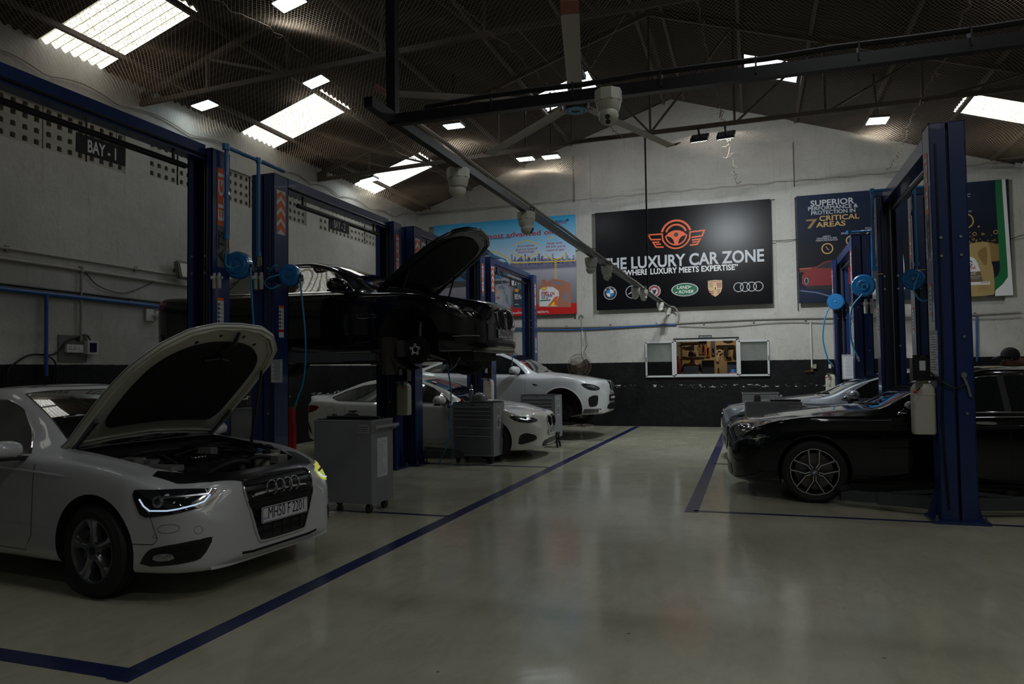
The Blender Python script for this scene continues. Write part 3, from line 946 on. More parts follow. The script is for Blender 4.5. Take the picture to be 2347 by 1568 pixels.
def sedan_tabs(fo, wb, ro, W, H, hz, cowl=-.42, cz=None, xw=-1.28, xr=-2.35, xb=-3.25, dk=None, bz=None, clr=.2, fast=False, tailz=None, roofw=.60, noseh=.22):
    xt = -(wb + ro); cz = cz or H * .695; dk = dk or H * .745; bz = bz or H * .655; tz = tailz or dk - .02
    C = dict(fo=fo, wb=wb, ro=ro, W=W, H=H)
    top = [(xt, tz - .18), (xt + .02, tz - .03), (xt + .10, tz + .01), (xb - .12 if not fast else xt + .35, dk), (xr, H - .055), (xr + .45, H - .008), ((xr + xw) / 2 + .35, H), (xw, H - .045), (xw + (cowl - xw) * .5, (H - .045 + cz) / 2 + .035), (cowl, cz), (cowl + .12, cz - .012),
           ((cowl + fo) / 2, cz * .42 + hz * .58 + .025), (fo - .30, hz + .035), (fo - .12, hz + .0), (fo - .05, hz - .04), (fo - .015, hz - .10), (fo, hz - noseh)]
    if not fast: top.append((xb, dk + .03))
    C['top'] = top
    C['bot'] = [(xt, .42), (xt + .12, .30), (xt + .5, clr + .03), (-wb + .2, clr), (-.4, clr), (fo - .5, clr - .01), (fo - .1, clr), (fo, clr + .06)]
    C['wid'] = [(xt, .55 * W), (xt + .04, .74 * W), (xt + .14, .88 * W), (xt + .45, .965 * W), (-wb + .1, W), (-wb / 2, .985 * W), (-.1, W), (.3, .985 * W), (.42, .955 * W), (fo - .26, .845 * W), (fo - .13, .70 * W), (fo - .055, .54 * W), (fo - .014, .38 * W), (fo, .28 * W)]
    C['belt'] = [(xt, tz - .12), (xt + .3, dk - .05), (-wb, bz + .035), (-wb / 2, bz + .012), (-.9, bz - .005), (cowl, bz - .02), (0, cz - .10), (fo - .35, hz - .03), (fo, hz - .3)]
    C['rw'] = [(xt, .6 * W), (xb, .74 * W), (xr, roofw * W), ((xr + xw) / 2, (roofw + .025) * W), (xw, roofw * W), ((xw + cowl) / 2, .70 * W), (cowl, .80 * W), (0, .80 * W), (fo - .2, .62 * W), (fo, .34 * W)]
    C['rd'] = [(xt, .03), (xb, .03), (xr, .05), (xw, .045), (cowl - .2, .035), (cowl, .03), (0, .03), (fo - .2, .03), (fo, .02)]
    return C

def glaze(car, cowl, xw, xr, xb, bz, H, side_pts, chrome=True, W=.92, ws=None, roofw=.58):
    """windscreen, rear screen and side glass on both sides"""
    R = lambda x: car.rw(x)
    wsp = [(cowl - .0, -R(cowl) + .06), (cowl - .0, R(cowl) - .06), (xw - .02, R(xw) - .05), (xw - .02, -R(xw) + .05)]
    mid = (cowl + xw) / 2
    wsp = [(cowl + .015, -R(cowl) + .09), (cowl + .05, 0), (cowl + .015, R(cowl) - .09), (mid, R(mid) - .055), (xw - .01, R(xw) - .055), (xw + .02, 0), (xw - .01, -R(xw) + .055), (mid, -R(mid) + .055)]
    g = car.panel('windscreen', chaikin(wsp, 1, .12), 'T', GLASS, off=.002, thick=.008, dens=.09)
    car.line('screen_seal', wsp, 'T', CBLACK, r=.006, off=.0, closed=True, parent=g)
    for sy in (-1, 1):
        car.line('wiper', [(cowl + .03, sy * .05 - .2), (cowl - .03, sy * .05 + .15), (cowl - .10, sy * .05 + .42)], 'T', CBLACK, r=.008, off=.012)
    mid = (xb + xr) / 2
    rs = [(xb + .03, -R(xb) + .08), (xb + .03, R(xb) - .08), (mid, R(mid) - .06), (xr - .02, R(xr) - .06), (xr - .02, -R(xr) + .06), (mid, -R(mid) + .06)]
    car.panel('rear_screen', chaikin(rs, 1, .12), 'T', GLASS, off=.002, thick=.008, dens=.1)
    for sd, pr in ((1, 'L'), (-1, 'R')):
        for nm, pl in side_pts:
            w = car.panel(nm, pl, pr, GLASS, off=.003, thick=.008, dens=.07)
        out = car.C['dlo']
        if chrome: car.line('window_trim', out, pr, chrome if not isinstance(chrome, bool) else CHROME, r=.008, off=.003, closed=True)
        for x in car.C['pillars']:
            car.panel('door_pillar', x, pr, CBLACK, off=.006, thick=.01, dens=.08)

def seams(car, lines, mat=None, prs=('L', 'R')):
    for pr in prs:
        b = B()
        for l in lines: car.line('', l, pr, None, r=.0032, off=-.001, b=b, n=4)
        b.obj('shut_line', mat or CBLACK, car.root)

def lift_bonnet(car, outline, paint, ang, hx, hz, pad=None, inner=None, thick=.02, off=0, padin=.1):
    """the bonnet skin, sampled off the body, hinged at (hx, hz)"""
    b = car.panel('bonnet', outline, 'T', None, off=.002 + off, thick=.008, dens=.08, keep=True)
    T = Matrix.Translation((hx, 0, hz)) @ Matrix.Rotation(-ang, 4, 'Y') @ Matrix.Translation((-hx, 0, -hz))
    tf = lambda bb: setattr(bb, 'v', [tuple(T @ Vector(v)) for v in bb.v])
    tf(b)
    o = b.obj('bonnet', paint, car.root, smooth=50)
    cx = sum(p[0] for p in outline) / len(outline)
    def shrink(k, kx=None, cxo=0):
        return [(cx + cxo + (x - cx - cxo) * (kx or k), y * k) for x, y in outline]
    fr = inner or paint
    i1 = car.panel('', outline, 'T', None, off=-.012, thick=.022, dens=.09, keep=True); tf(i1)
    # inner frame: rim band and ribs
    rim = i1.obj('bonnet_inner_frame', fr, o, smooth=40)
    for kk, r in ((.945, .016), (.90, .012)):
        bb = B(); car.line('', shrink(kk), 'T', None, r=r, off=-.034, closed=True, b=bb, n=6); tf(bb)
        bb.obj('frame_rib', fr, o, smooth=60)
    if pad:
        pp = car.panel('', chaikin(shrink(.77, .70, .0), 2, .22), 'T', None, off=-.036, thick=.02, dens=.09, keep=True); tf(pp)
        pp.obj('insulation_pad', pad, o, smooth=50)
        hb = B()
        for x, y in shrink(.92)[::2]:
            h, n = car.ray('T', x, y); hb.cyl(h - n * .035, h - n * .040, .013, 10)
        for x, y in ((cx + .42, .3), (cx + .42, -.3), (cx + .5, .12), (cx + .5, -.12), (cx + .44, .45), (cx + .44, -.45)):
            h, n = car.ray('T', x, y); hb.cyl(h - n * .033, h - n * .038, .016, 10)
        tf(hb); hb.obj('frame_hole', CBLACK, o, kind='stuff')
    return o, T
def paint(name, col, coat=1, rough=.35, metal=0):
    return M(name, col, rough, metal, coat=coat, spec=.12 if col[0] < .1 else .35)
PW = paint('white_car_paint', (.56, .575, .58)); PW2 = paint('warm_white_car_paint', (.60, .59, .55))
PK = paint('black_car_paint', (.004, .0045, .006), rough=.2); PS = paint('silver_car_paint', (.30, .33, .36), rough=.32, metal=.6)
INNERW = M('bonnet_inner_white', (.50, .50, .43), .45, var=.05)
PADM = M('insulation_felt', (.006, .006, .006), .95, bump=.4, bscale=120)

def mir(pts): return [(-a, b) for a, b in pts]
def std_glass(car, bz, dlo, divs, chrome, glassnames=('door_glass', 'rear_door_glass', 'quarter_glass')):
    """dlo: outline; divs: x of pillars -> split into panes"""
    car.C['dlo'] = dlo
    xs = sorted(divs, reverse=True)
    lo, hi = -9, 9; panes = []; edges = [hi] + xs + [lo]
    P = [Vector(p) for p in dlo]
    def clip(poly, a, keep):  # keep side x<=a or x>=a
        out = []
        for i in range(len(poly)):
            p, q = poly[i], poly[(i + 1) % len(poly)]
            ip = (p.x <= a) if keep < 0 else (p.x >= a); iq = (q.x <= a) if keep < 0 else (q.x >= a)
            if ip: out.append(p)
            if ip != iq: out.append(p + (q - p) * ((a - p.x) / (q.x - p.x)))
        return out
    for i in range(len(edges) - 1):
        poly = clip(clip(P, edges[i] - (.028 if i else 0), -1), edges[i + 1] + (.028 if i + 2 < len(edges) else 0), 1)
        if len(poly) > 2: panes.append((glassnames[min(i, 2)], [tuple(p) for p in poly]))
    car.C['pillars'] = []
    for x in xs:
        poly = clip(clip(P, x + .03, -1), x - .03, 1)
        if len(poly) > 2: car.C['pillars'].append([tuple(p) for p in poly])
    return panes

def bmw_face(car, kz, kh, kw, zl, plate_text=None, hl=None, hlaz=50, low=None, fog=None, kx=0.02, kout=None, bars=True, platez=.42, splitz=None):
    fo = car.C['fo']
    kout = kout or [(.02, kz - kh), (.04 + kw * .3, kz - kh * 1.02), (kw * .85, kz - kh * .7), (kw, kz + kh * .2), (kw * .92, kz + kh * .9), (kw * .4, kz + kh), (.03, kz + kh * .85)]
    for sg in (1, -1):
        pl = chaikin([(sg * a, b) for a, b in kout], 2)
        g = car.panel('grille', pl, 'F', CBLACK, off=.006, thick=.02, dens=.05)
        car.line('grille_frame', pl, 'F', CHROME, r=.012, off=.010, closed=True, parent=g)
        if bars:
            for i in range(7):
                y = .035 + (kw - .05) * i / 6.5
                zt = kh * .8 * (1 - .25 * (i == 6)); car.line('grille_bar', [(sg * y, kz - zt), (sg * y, kz + zt * .9)], 'F', BLACKM, r=.006, off=.014, parent=g, n=4)
    h, n = car.ray('T', fo - .13, 0)
    b = B(); b.cyl(h + n * .001, h + n * .005, .036, 20); b.obj('bonnet_badge', BBLUE, car.root)
    for az, s in ((hlaz, 1), (-hlaz, -1)):
        o = car.panel('headlamp', chaikin(hl, 1), ('A', az), HGLASS, off=.005, thick=.03, dens=.05)
        us = [p[0] for p in hl]; zs = [p[1] for p in hl]
        u0, u1 = min(us), max(us); zm = sum(zs) / len(zs)
        for q0, q1 in ((.24, .42), (.5, .68)):
            w_ = u1 - u0; qz = zm + .008 + (q0 > .4) * .02
            car.panel('headlamp_lens', chaikin([(u0 + w_ * q0, qz - .022), (u0 + w_ * q1, qz - .018), (u0 + w_ * (q1 + .03), qz + .02), (u0 + w_ * (q0 + .03), qz + .018)], 1), ('A', az), LAMPIN, off=.007, thick=.01, dens=.03, parent=o)
        car.line('headlamp_strip', [(u0 + (u1 - u0) * .16, zm - .035), (u0 + (u1 - u0) * .22, zm - .012), (u0 + (u1 - u0) * .5, zm - .005), (u0 + (u1 - u0) * .75, zm + .03)], ('A', az), LAMPIN, r=.0045, off=.005, parent=o, dens=.025)
        if fog: car.panel('air_intake', chaikin(fog, 1, .18), ('A', az), CBLACK, off=.004, thick=.02, dens=.05)
    if low: car.panel('lower_grille', chaikin(low, 1), 'F', CBLACK, off=.005, thick=.02, dens=.05)
    if plate_text:
        h, n = car.ray('F', 0, platez)
        plate(car, plate_text, .5, .11, h.x + .012, platez, size=.085)

def doors(car, x1, x2, x3, zt, zb, bz):
    seams(car, [[(x1, bz), (x1 - .0, zt - .25), (x1 - .02, zb + .12), (x1 - .10, zb)], [(x1 - .10, zb), (x3 + .35, zb + .02)],
                [(x2, bz + .0), (x2, zb)], [(x3, bz), (x3 + .02, zt - .2), (x3 + .16, zb + .25), (x3 + .35, zb + .02)]])

# ---------------------------------------------------------------- white saloon, bonnet up (front left)
def white_saloon():
    fo, wb, ro, Wd, H = .87, 2.81, 1.02, .913, 1.46
    C = sedan_tabs(fo, wb, ro, Wd, H, .80, cowl=-.50, cz=1.0, xw=-1.34, noseh=.13, clr=.19)
    C['wid'][-5:] = [(fo - .26, .895 * Wd), (fo - .13, .79 * Wd), (fo - .05, .65 * Wd), (fo - .012, .52 * Wd), (fo, .42 * Wd)]
    c = Car(C, (-4.03, 4.51, 0), rad(-5.2), 'white saloon with its bonnet propped open, front plate MH50 F 2201')
    cut = B(); bay = [(-.52, -.66), (.28, -.64), (.55, -.52), (.66, -.28), (.69, 0), (.66, .28), (.55, .52), (.28, .64), (-.52, .66)]
    cut.prism(bay, (0, 0, .56), (1, 0, 0), (0, 1, 0), .9)
    body = c.body(PW, [(0, .34, .375, .42), (-wb, .34, .37, .42)], [cut])
    # black cover over the slam panel, wings edge strips
    c.panel('slam_panel_cover', [(.34, -.66), (.53, -.53), (.66, -.30), (.685, 0), (.66, .30), (.53, .53), (.34, .66), (.38, .735), (.56, .69), (.71, .53), (.81, .32), (.82, 0), (.81, -.32), (.71, -.53), (.56, -.69), (.38, -.735)], 'T', CBLACK, off=.004, thick=.02, dens=.06)
    ol = [(-.60, -.72), (0, -.725), (.34, -.69), (.55, -.60), (.70, -.44), (.78, -.24), (.80, 0), (.78, .24), (.70, .44), (.55, .60), (.34, .69), (0, .725), (-.60, .72), (-.56, .35), (-.54, 0), (-.56, -.35)]
    bn, T = lift_bonnet(c, ol, PW, rad(50), -.60, 1.0, pad=PADM, inner=INNERW)
    a = [T @ Vector(p) for p in ((.72, .02, .76), (.62, .02, .745), (.50, -.02, .78), (.42, .0, .80))]
    B().tube(a, [.012, .02, .028, .018], 8).obj('latch_bracket', BLACKM, bn)
    ab = B()
    for q in ((.40, -.12), (.40, .12)): ab.bar(T @ Vector((.44, 0, .775)), T @ Vector((q[0], q[1], .80)), .05, .015)
    ab.obj('latch_plate', BLACKM, bn)
    g = T @ Vector((.28, .62, .82))
    B().tube([Vector((-.05, .62, .72)), (Vector((-.05, .62, .72)) + g) / 2, g], .012, 8).obj('gas_strut', CBLACK, bn)
    for sy in (-1, 1): B().bar((-.60, sy * .66, .95), T @ Vector((-.25, sy * .66, .90)), .03, .06).obj('bonnet_hinge', STEEL, bn)
    # engine bay contents
    r = c.root
    ENG = M('engine_plastic', (.011, .011, .012), .38)
    e = B(); e.prism(rrect(-.30, -.30, .34, .26, .07), (0, 0, .60), (1, 0, 0), (0, 1, 0), .26)
    eng = e.obj('engine_cover', ENG, r)
    rb = B()
    for i in range(5): rb.bar((-.26, -.22 + i * .1, .865), (.30, -.22 + i * .1, .865), .022, .012)
    rb.obj('cover_rib', ENG, eng)
    for k in range(4): B().tube([Vector((.05 + .022 * math.sin(t), -.07 + k * .032 + .022 * math.cos(t), .873)) for t in np.linspace(0, 2 * PI, 17)[:-1]], .0035, 5, True).obj('emblem_ring', CHROME, eng)
    random.seed(11)
    for nm, x, y, z, dx, dy, dz, m in (('battery_cover', -.33, .42, .80, .22, .38, .12, ENG), ('air_box', .26, -.42, .70, .44, .26, .17, ENG), ('fuse_box', -.05, .50, .74, .26, .16, .14, ENG),
                                       ('expansion_tank', .34, .42, .72, .17, .16, .16, M('pale_tank', (.42, .40, .34), .4)), ('coolant_cap', .34, .42, .815, .06, .06, .03, BLACK),
                                       ('washer_neck', .12, .56, .77, .06, .06, .10, HOSE), ('engine_block', .02, .0, .58, .55, .62, .10, STEEL)):
        B().prism(rrect(-dx / 2, -dy / 2, dx / 2, dy / 2, min(dx, dy) * .3), (x, y, z + .06 - dz / 2), (1, 0, 0), (0, 1, 0), dz).obj(nm, m, r)
    for sy in (-1, 1):
        st = B(); st.cyl((-.12, sy * .53, .60), (-.12, sy * .53, .82), .11, 20).cyl((-.12, sy * .53, .82), (-.12, sy * .53, .84), .06, 16)
        st.obj('strut_tower', STEEL, r)
        ft = B(); ft.prism([(-.45, sy * .55), (.45, sy * .56), (.45, sy * .66), (-.45, sy * .67)], (0, 0, .76), (1, 0, 0), (0, 1, 0), .03); ft.obj('inner_wing', PW, r)
    hz_ = [([(-.28, -.5, .72), (-.1, -.38, .84), (.1, -.42, .80), (.2, -.5, .74)], .022), ([(.3, .1, .72), (.42, .2, .80), (.42, .38, .78)], .018), ([(-.35, .1, .8), (-.2, .3, .86), (.05, .42, .83), (.2, .5, .78)], .011),
           ([(.36, -.25, .72), (.44, -.1, .79), (.42, .1, .78), (.36, .2, .72)], .02), ([(-.4, -.4, .78), (-.3, -.3, .86), (-.32, .1, .86)], .014), ([(.0, .34, .8), (.15, .38, .87), (.30, .34, .82)], .008), ([(-.1, -.3, .78), (.0, -.36, .87), (.15, -.32, .8)], .012),
           ([(.1, .5, .82), (.25, .55, .86), (.38, .5, .80)], .006), ([(.1, .42, .80), (.22, .46, .88), (.40, .40, .83)], .006)]
    for p, q in hz_: B().tube([v + Vector((0, 0, .055)) for v in bez(p, 8)], q, 8).obj('engine_hose', RUB, r, smooth=60)
    cl = B()
    for p in ((.17, -.40, .80), (.43, .05, .785), (-.12, -.40, .835)): cl.cyl(Vector(p) - Vector((.012, 0, 0)), Vector(p) + Vector((.012, 0, 0)), .030, 16)
    cl.obj('hose_clamp', ALU, r)
    al = B()
    for p, d in (((.25, -.56, .74), (.30, .14, .09)), ((-.05, -.55, .80), (.16, .12, .07)), ((.30, .50, .75), (.16, .10, .08)), ((-.02, -.47, .80), (.20, .10, .05)), ((.45, .44, .74), (.1, .14, .06)), ((-.2, .3, .80), (.16, .09, .06))): al.prism(rrect(-d[0] / 2, -d[1] / 2, d[0] / 2, d[1] / 2, .02), Vector(p) + Vector((0, 0, .05)), (1, .2, 0), (-.2, 1, 0), d[2])
    al.obj('alloy_bracket', M('cast_alloy', (.22, .22, .20), .45, .3), r, kind='stuff')
    B().prism([(-.57, -.64), (-.42, -.62), (-.40, 0), (-.42, .62), (-.57, .64)], (0, 0, .86), (1, 0, 0), (0, 1, 0), .03).obj('scuttle_tray', CBLACK, r)
    # glass
    dlo = [(-.74, .965), (-1.0, .97), (-2.0, .985), (-3.0, 1.01), (-3.06, 1.03), (-2.9, 1.13), (-2.6, 1.25), (-2.25, 1.33), (-1.8, 1.36), (-1.42, 1.345), (-1.18, 1.27), (-.92, 1.12)]
    glaze(c, -.50, -1.34, -2.35, -3.25, .94, H, std_glass(c, .94, dlo, [-1.72, -2.72], True), True)
    c.panel('sunroof', chaikin([(-1.45, -.42), (-1.40, .0), (-1.45, .42), (-2.25, .42), (-2.25, -.42)], 1, .1), 'T', GLASS, off=.003, thick=.01, dens=.1)
    doors(c, -.62, -1.72, -2.78, .93, .27, .95)
    seams(c, [[(.36, .40), (.52, .40), (.55, .44), (.50, .58)]], prs=('L', 'R'))
    for pr in ('L', 'R'): c.line('side_crease', [(.25, .76), (-.1, .815), (-.7, .845), (-2, .875), (-3.4, .87)], pr, PW, r=.013, off=-.008, dens=.06, n=8)
    for sd in (1, -1):
        handle(c, -1.52, .80, sd, PW); handle(c, -2.52, .82, sd, PW)
        mirror(c, -.78, .91, 1.00, sd, PW, .84)
    # nose
    gp = chaikin([(-.31, .775), (-.355, .74), (-.365, .66), (-.255, .335), (-.215, .315), (.215, .315), (.255, .335), (.365, .66), (.355, .74), (.31, .775)], 2)
    g = c.panel('grille', gp, 'F', CBLACK, off=.004, thick=.03, dens=.05)
    c.line('grille_frame', gp, 'F', CHROME, r=.0085, off=.008, closed=True, parent=g)
    for z in (.375, .435, .50, .56, .62, .68, .73):
        hw = .235 + (min(z, .66) - .335) * .30
        c.line('grille_bar', [(-hw, z), (0, z), (hw, z)], 'F', BLACKM, r=.010, off=.010, parent=g)
    for y in (-.2, -.1, 0, .1, .2): c.line('grille_bar', [(y, .34), (y, .45)], 'F', BLACKM, r=.006, off=.006, parent=g)
    for k in range(4):
        y = -.123 + k * .082
        h, n = c.ray('F', y, .690); h = Vector((c.ray('F', 0, .69)[0].x - abs(y) * .05, y, .690))
        B().tube([h + Vector((.028 - .15 * (.052 * math.sin(t)), .052 * math.cos(t), .052 * math.sin(t))) for t in np.linspace(0, 2 * PI, 29)[:-1]], .0075, 6, True).obj('emblem_ring', CHROME, g, smooth=60)
    h, n = c.ray('F', 0, .5)
    plate(c, 'MH50 F 2201', .50, .115, h.x + .03, .505, size=.086, width=.39)
    for az, s in ((50, 1), (-50, -1)):
        A = ('A', az)
        hl = [(-.255, .735), (-.235, .675), (-.17, .632), (.0, .603), (.19, .578), (.235, .600), (.285, .725), (.27, .765), (.05, .755)]
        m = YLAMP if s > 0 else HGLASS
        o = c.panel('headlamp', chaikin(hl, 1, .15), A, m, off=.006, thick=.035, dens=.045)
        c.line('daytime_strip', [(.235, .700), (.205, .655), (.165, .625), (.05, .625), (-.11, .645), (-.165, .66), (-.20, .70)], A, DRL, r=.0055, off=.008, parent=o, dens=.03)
        c.line('headlamp_strip', [(.10, .712), (-.05, .705), (-.19, .706)], A, LAMPIN, r=.010, off=.004, parent=o)
        c.line('headlamp_strip', [(.225, .665), (.16, .60)], A, LAMPIN, r=.004, off=.006, parent=o)
        h, n = c.ray(A, .115, .682)
        B().lathe([(0, .012), (.022, .010), (.034, 0), (.040, 0), (.044, -.01)], h + n * .006, n, 24).obj('headlamp_lens', LAMPIN, o, smooth=60)
        B().lathe([(0, .019), (.02, .014), (.029, .002)], h + n * .006, n, 24).obj('headlamp_bulb_glass', GLASS, o, smooth=60)
        fg = chaikin([(.245, .245), (.20, .34), (.14, .385), (-.19, .43), (-.235, .425), (-.17, .30), (-.10, .275)], 1)
        f = c.panel('air_intake', fg, A, CBLACK, off=.003, thick=.03, dens=.05)
        for z in (.30, .325, .35, .375): c.line('intake_bar', [(.16 - (z - .3), z), (-.13 - (z - .3) * .6, z + .01)], A, BLACKM, r=.004, off=.006, parent=f, n=4)
        fl_ = c.panel('fog_lamp', chaikin([(.15, .29), (.13, .34), (.02, .345), (.0, .30)], 1), A, LAMPIN, off=.010, thick=.01, dens=.03, parent=f)
        c.line('bumper_seam', chaikin([(.115, .475), (.115, .53), (-.02, .535), (-.025, .48)], 2), A, CBLACK, r=.0016, off=.0, closed=True)
        c.line('bumper_seam', circ(-.14, .485, .026, 16), A, CBLACK, r=.0014, off=.0, closed=True)
        c.line('bumper_seam', circ(.135, .455, .012, 12), A, CBLACK, r=.0014, off=.0, closed=True)
    c.line('lower_slot', [(-.40, .272), (-.3, .262), (.3, .262), (.40, .272)], 'F', CBLACK, r=.013, off=-.006)
    c.line('lower_lip', [(-.62, .215), (-.3, .205), (.3, .205), (.62, .215)], 'F', PW, r=.014, off=.004)
    for sd in (1, -1):
        c.panel('tail_lamp', chaikin([(c.xt + .05, .72), (c.xt + .38, .80), (c.xt + .36, .92), (c.xt + .06, .93)], 1), 'L' if sd > 0 else 'R', TAIL, off=.004, thick=.02, dens=.06)
    for x in (0, -wb):
        for sd in (1, -1): make_wheel(r, x, sd * .80, .325, .325, .222, .225, 'star5', sd, steer=(-.05 if x == 0 else 0))
    return c
white_saloon()

# ---------------------------------------------------------------- black saloon on the raised lift
def raised_saloon():
    fo, wb, ro, Wd, H = .87, 3.07, 1.1, .95, 1.479
    C = sedan_tabs(fo, wb, ro, Wd, H, .84, cowl=-.55, cz=1.03, xw=-1.45, xr=-2.75, xb=-3.45, dk=1.09, noseh=.24, clr=.22)
    c = Car(C, (-3.70, 8.42, 1.46), rad(-3), 'black saloon raised on the lift, bonnet open and front wheel off', scale=.965)
    r = c.root
    cut = B(); cut.prism([(-.52, -.66), (.28, -.64), (.58, -.50), (.66, 0), (.58, .50), (.28, .64), (-.52, .66)], (0, 0, .62), (1, 0, 0), (0, 1, 0), .9)
    c.body(PK, [(0, .36, .40, .40), (-wb, .36, .39, .42)], [cut])
    ol = [(-.58, -.72), (0, -.73), (.40, -.68), (.62, -.54), (.72, -.32), (.77, 0), (.72, .32), (.62, .54), (.40, .68), (0, .73), (-.58, .72), (-.55, 0)]
    bn, T = lift_bonnet(c, ol, PK, rad(43), -.58, 1.05, pad=PADM, inner=CBLACK)
    for sy in (-1, 1):
        g = T @ Vector((.0, sy * .62, .97)); B().tube([Vector((-.25, sy * .64, .95)), g], .012, 8).obj('gas_strut', BLACKM, bn)
        B().bar((-.56, sy * .67, .98), T @ Vector((-.2, sy * .66, .96)), .03, .07).obj('bonnet_hinge', BLACKM, bn)
    B().prism(rrect(-.34, -.32, .36, .32, .08), (0, 0, .66), (1, 0, 0), (0, 1, 0), .24).obj('engine_cover', CBLACK, r)
    dlo = [(-.78, .985), (-2.0, 1.01), (-3.1, 1.045), (-3.3, 1.07), (-3.12, 1.17), (-2.8, 1.30), (-2.4, 1.36), (-1.95, 1.385), (-1.55, 1.365), (-1.2, 1.27), (-.95, 1.12)]
    glaze(c, -.55, -1.45, -2.75, -3.45, .97, H, std_glass(c, .97, dlo, [-1.98, -3.0], True), CHROME)
    doors(c, -.74, -1.98, -3.1, .97, .30, .98)
    for pr in ('L', 'R'): c.line('side_crease', [(-.2, .86), (-1, .88), (-3.6, .90)], pr, PK, r=.010, off=-.007, dens=.1)
    for pr in ('L', 'R'):
        o = c.panel('side_vent', chaikin([(-.42, .64), (-.42, .685), (-.68, .69), (-.69, .65), (-.66, .64)], 1), pr, CBLACK, off=.004, thick=.01, dens=.04)
        c.line('vent_trim', chaikin([(-.42, .64), (-.42, .685), (-.68, .69), (-.69, .65), (-.66, .64)], 1), pr, CHROME, r=.005, off=.006, closed=True, parent=o)
        c.line('sill_trim', [(-.62, .30), (-2.7, .31)], pr, CBLACK, r=.02, off=.0, dens=.15)
    for sd in (1, -1):
        handle(c, -1.78, .86, sd, PK); handle(c, -2.85, .89, sd, PK); mirror(c, -.90, .93, 1.06, sd, PK, 1.05)
    bmw_face(c, .62, .135, .26, 0, 'MH01AQ7474', hl=[(-.30, .70), (-.20, .625), (.02, .615), (.12, .64), (.34, .79), (.30, .80), (.05, .765), (-.20, .735)], low=[(-.52, .30), (-.46, .37), (.46, .37), (.52, .30), (.4, .265), (-.4, .265)], fog=[(.10, .30), (.10, .385), (-.10, .40), (-.16, .31)], platez=.44)
    for az in (50, -50): c.line('bumper_chrome', [(.12, .395), (-.05, .405), (-.22, .405)], ('A', az), CHROME, r=.006, off=.005)
    c.line('lower_lip', [(-.66, .235), (-.3, .225), (.3, .225), (.66, .235)], 'F', CBLACK, r=.02, off=.004)
    for sd in (1, -1):
        c.panel('tail_lamp', chaikin([(c.xt + .03, .82), (c.xt + .34, .90), (c.xt + .36, 1.0), (c.xt + .05, .98)], 1), 'L' if sd > 0 else 'R', TAIL, off=.004, thick=.02, dens=.06)
        make_wheel(r, -wb, sd * .80, .27, .345, .23, .245, 'star5', sd)
    make_wheel(r, 0, .80, .27, .345, .23, .245, 'star5', 1)
    # exposed hub, disc, caliper, wheel-house liner on the near side
    DUST = M('dusty_liner', (.045, .040, .030), .9, var=.4, vscale=9)
    hb = B(); hb.lathe([(0, 0), (.165, 0), (.172, .012), (.172, .03), (.08, .035), (.075, .09), (.0, .09)], (0, -.66, .25), (0, -1, 0), 48)
    ho = hb.obj('brake_disc', M('worn_disc', (.03, .03, .03), .5, .6), r, smooth=40)
    hh = B(); hh.lathe([(.032, .09), (.042, .095), (.046, .092), (.046, .088)], (0, -.66, .25), (0, -1, 0), 24)
    for k in range(5):
        a = 2 * PI * k / 5 + .3; p = Vector((.058 * math.cos(a), -.755, .25 + .058 * math.sin(a)))
        hh.lathe([(.008, 0), (.016, 0), (.018, .006), (.009, .008)], p, (0, -1, 0), 12)
    hh.obj('wheel_hub', RIMC, ho, smooth=40)
    cb = B(); cb.box((-.20, -.70, .27), (.09, .12, .20)).box((-.20, -.74, .27), (.05, .05, .14)); cb.obj('brake_caliper', STEEL, r)
    B().lathe([(.34, -.2), (.38, .0), (.36, .16)], (-.02, -.62, .36), (0, -1, 0), 24, a0=PI * 1.0, a1=PI * 1.42).obj('wheel_liner', DUST, r, smooth=60)
    ln = B(); ln.box((-.36, -.74, .18), (.06, .28, .46)).obj('wheel_liner', DUST, r)
    B().tube([(0, -.6, .6), (0, -.62, .45), (.02, -.63, .3)], .035, 12).obj('suspension_strut', STEEL, r)
    ar = B(); ar.tube([(0, -.66, .17), (.02, -.45, .14), (.12, -.25, .18)], .022, 8).tube([(.1, -.62, .2), (.25, -.4, .12), (.2, -.2, .16)], .018, 8).tube([(.28, -.4, .2), (.33, -.42, .06), (.30, -.44, .0), (.36, -.40, .05), (.42, -.38, .16)], .018, 8)
    ar.obj('suspension_arm', STEEL, r)
    ub = B(); ub.box((-1.5, 0, .19), (2.2, 1.1, .08)).box((.25, .0, .17), (.7, .7, .12)).box((.3, -.3, .12), (.22, .2, .1)).box((.35, .15, .11), (.3, .25, .1)).tube([(-.4, .1, .13), (-2, .15, .14), (-3.6, .3, .16)], .04, 8)
    ub.obj('underbody', DUST, r)
    return c
raised_saloon()

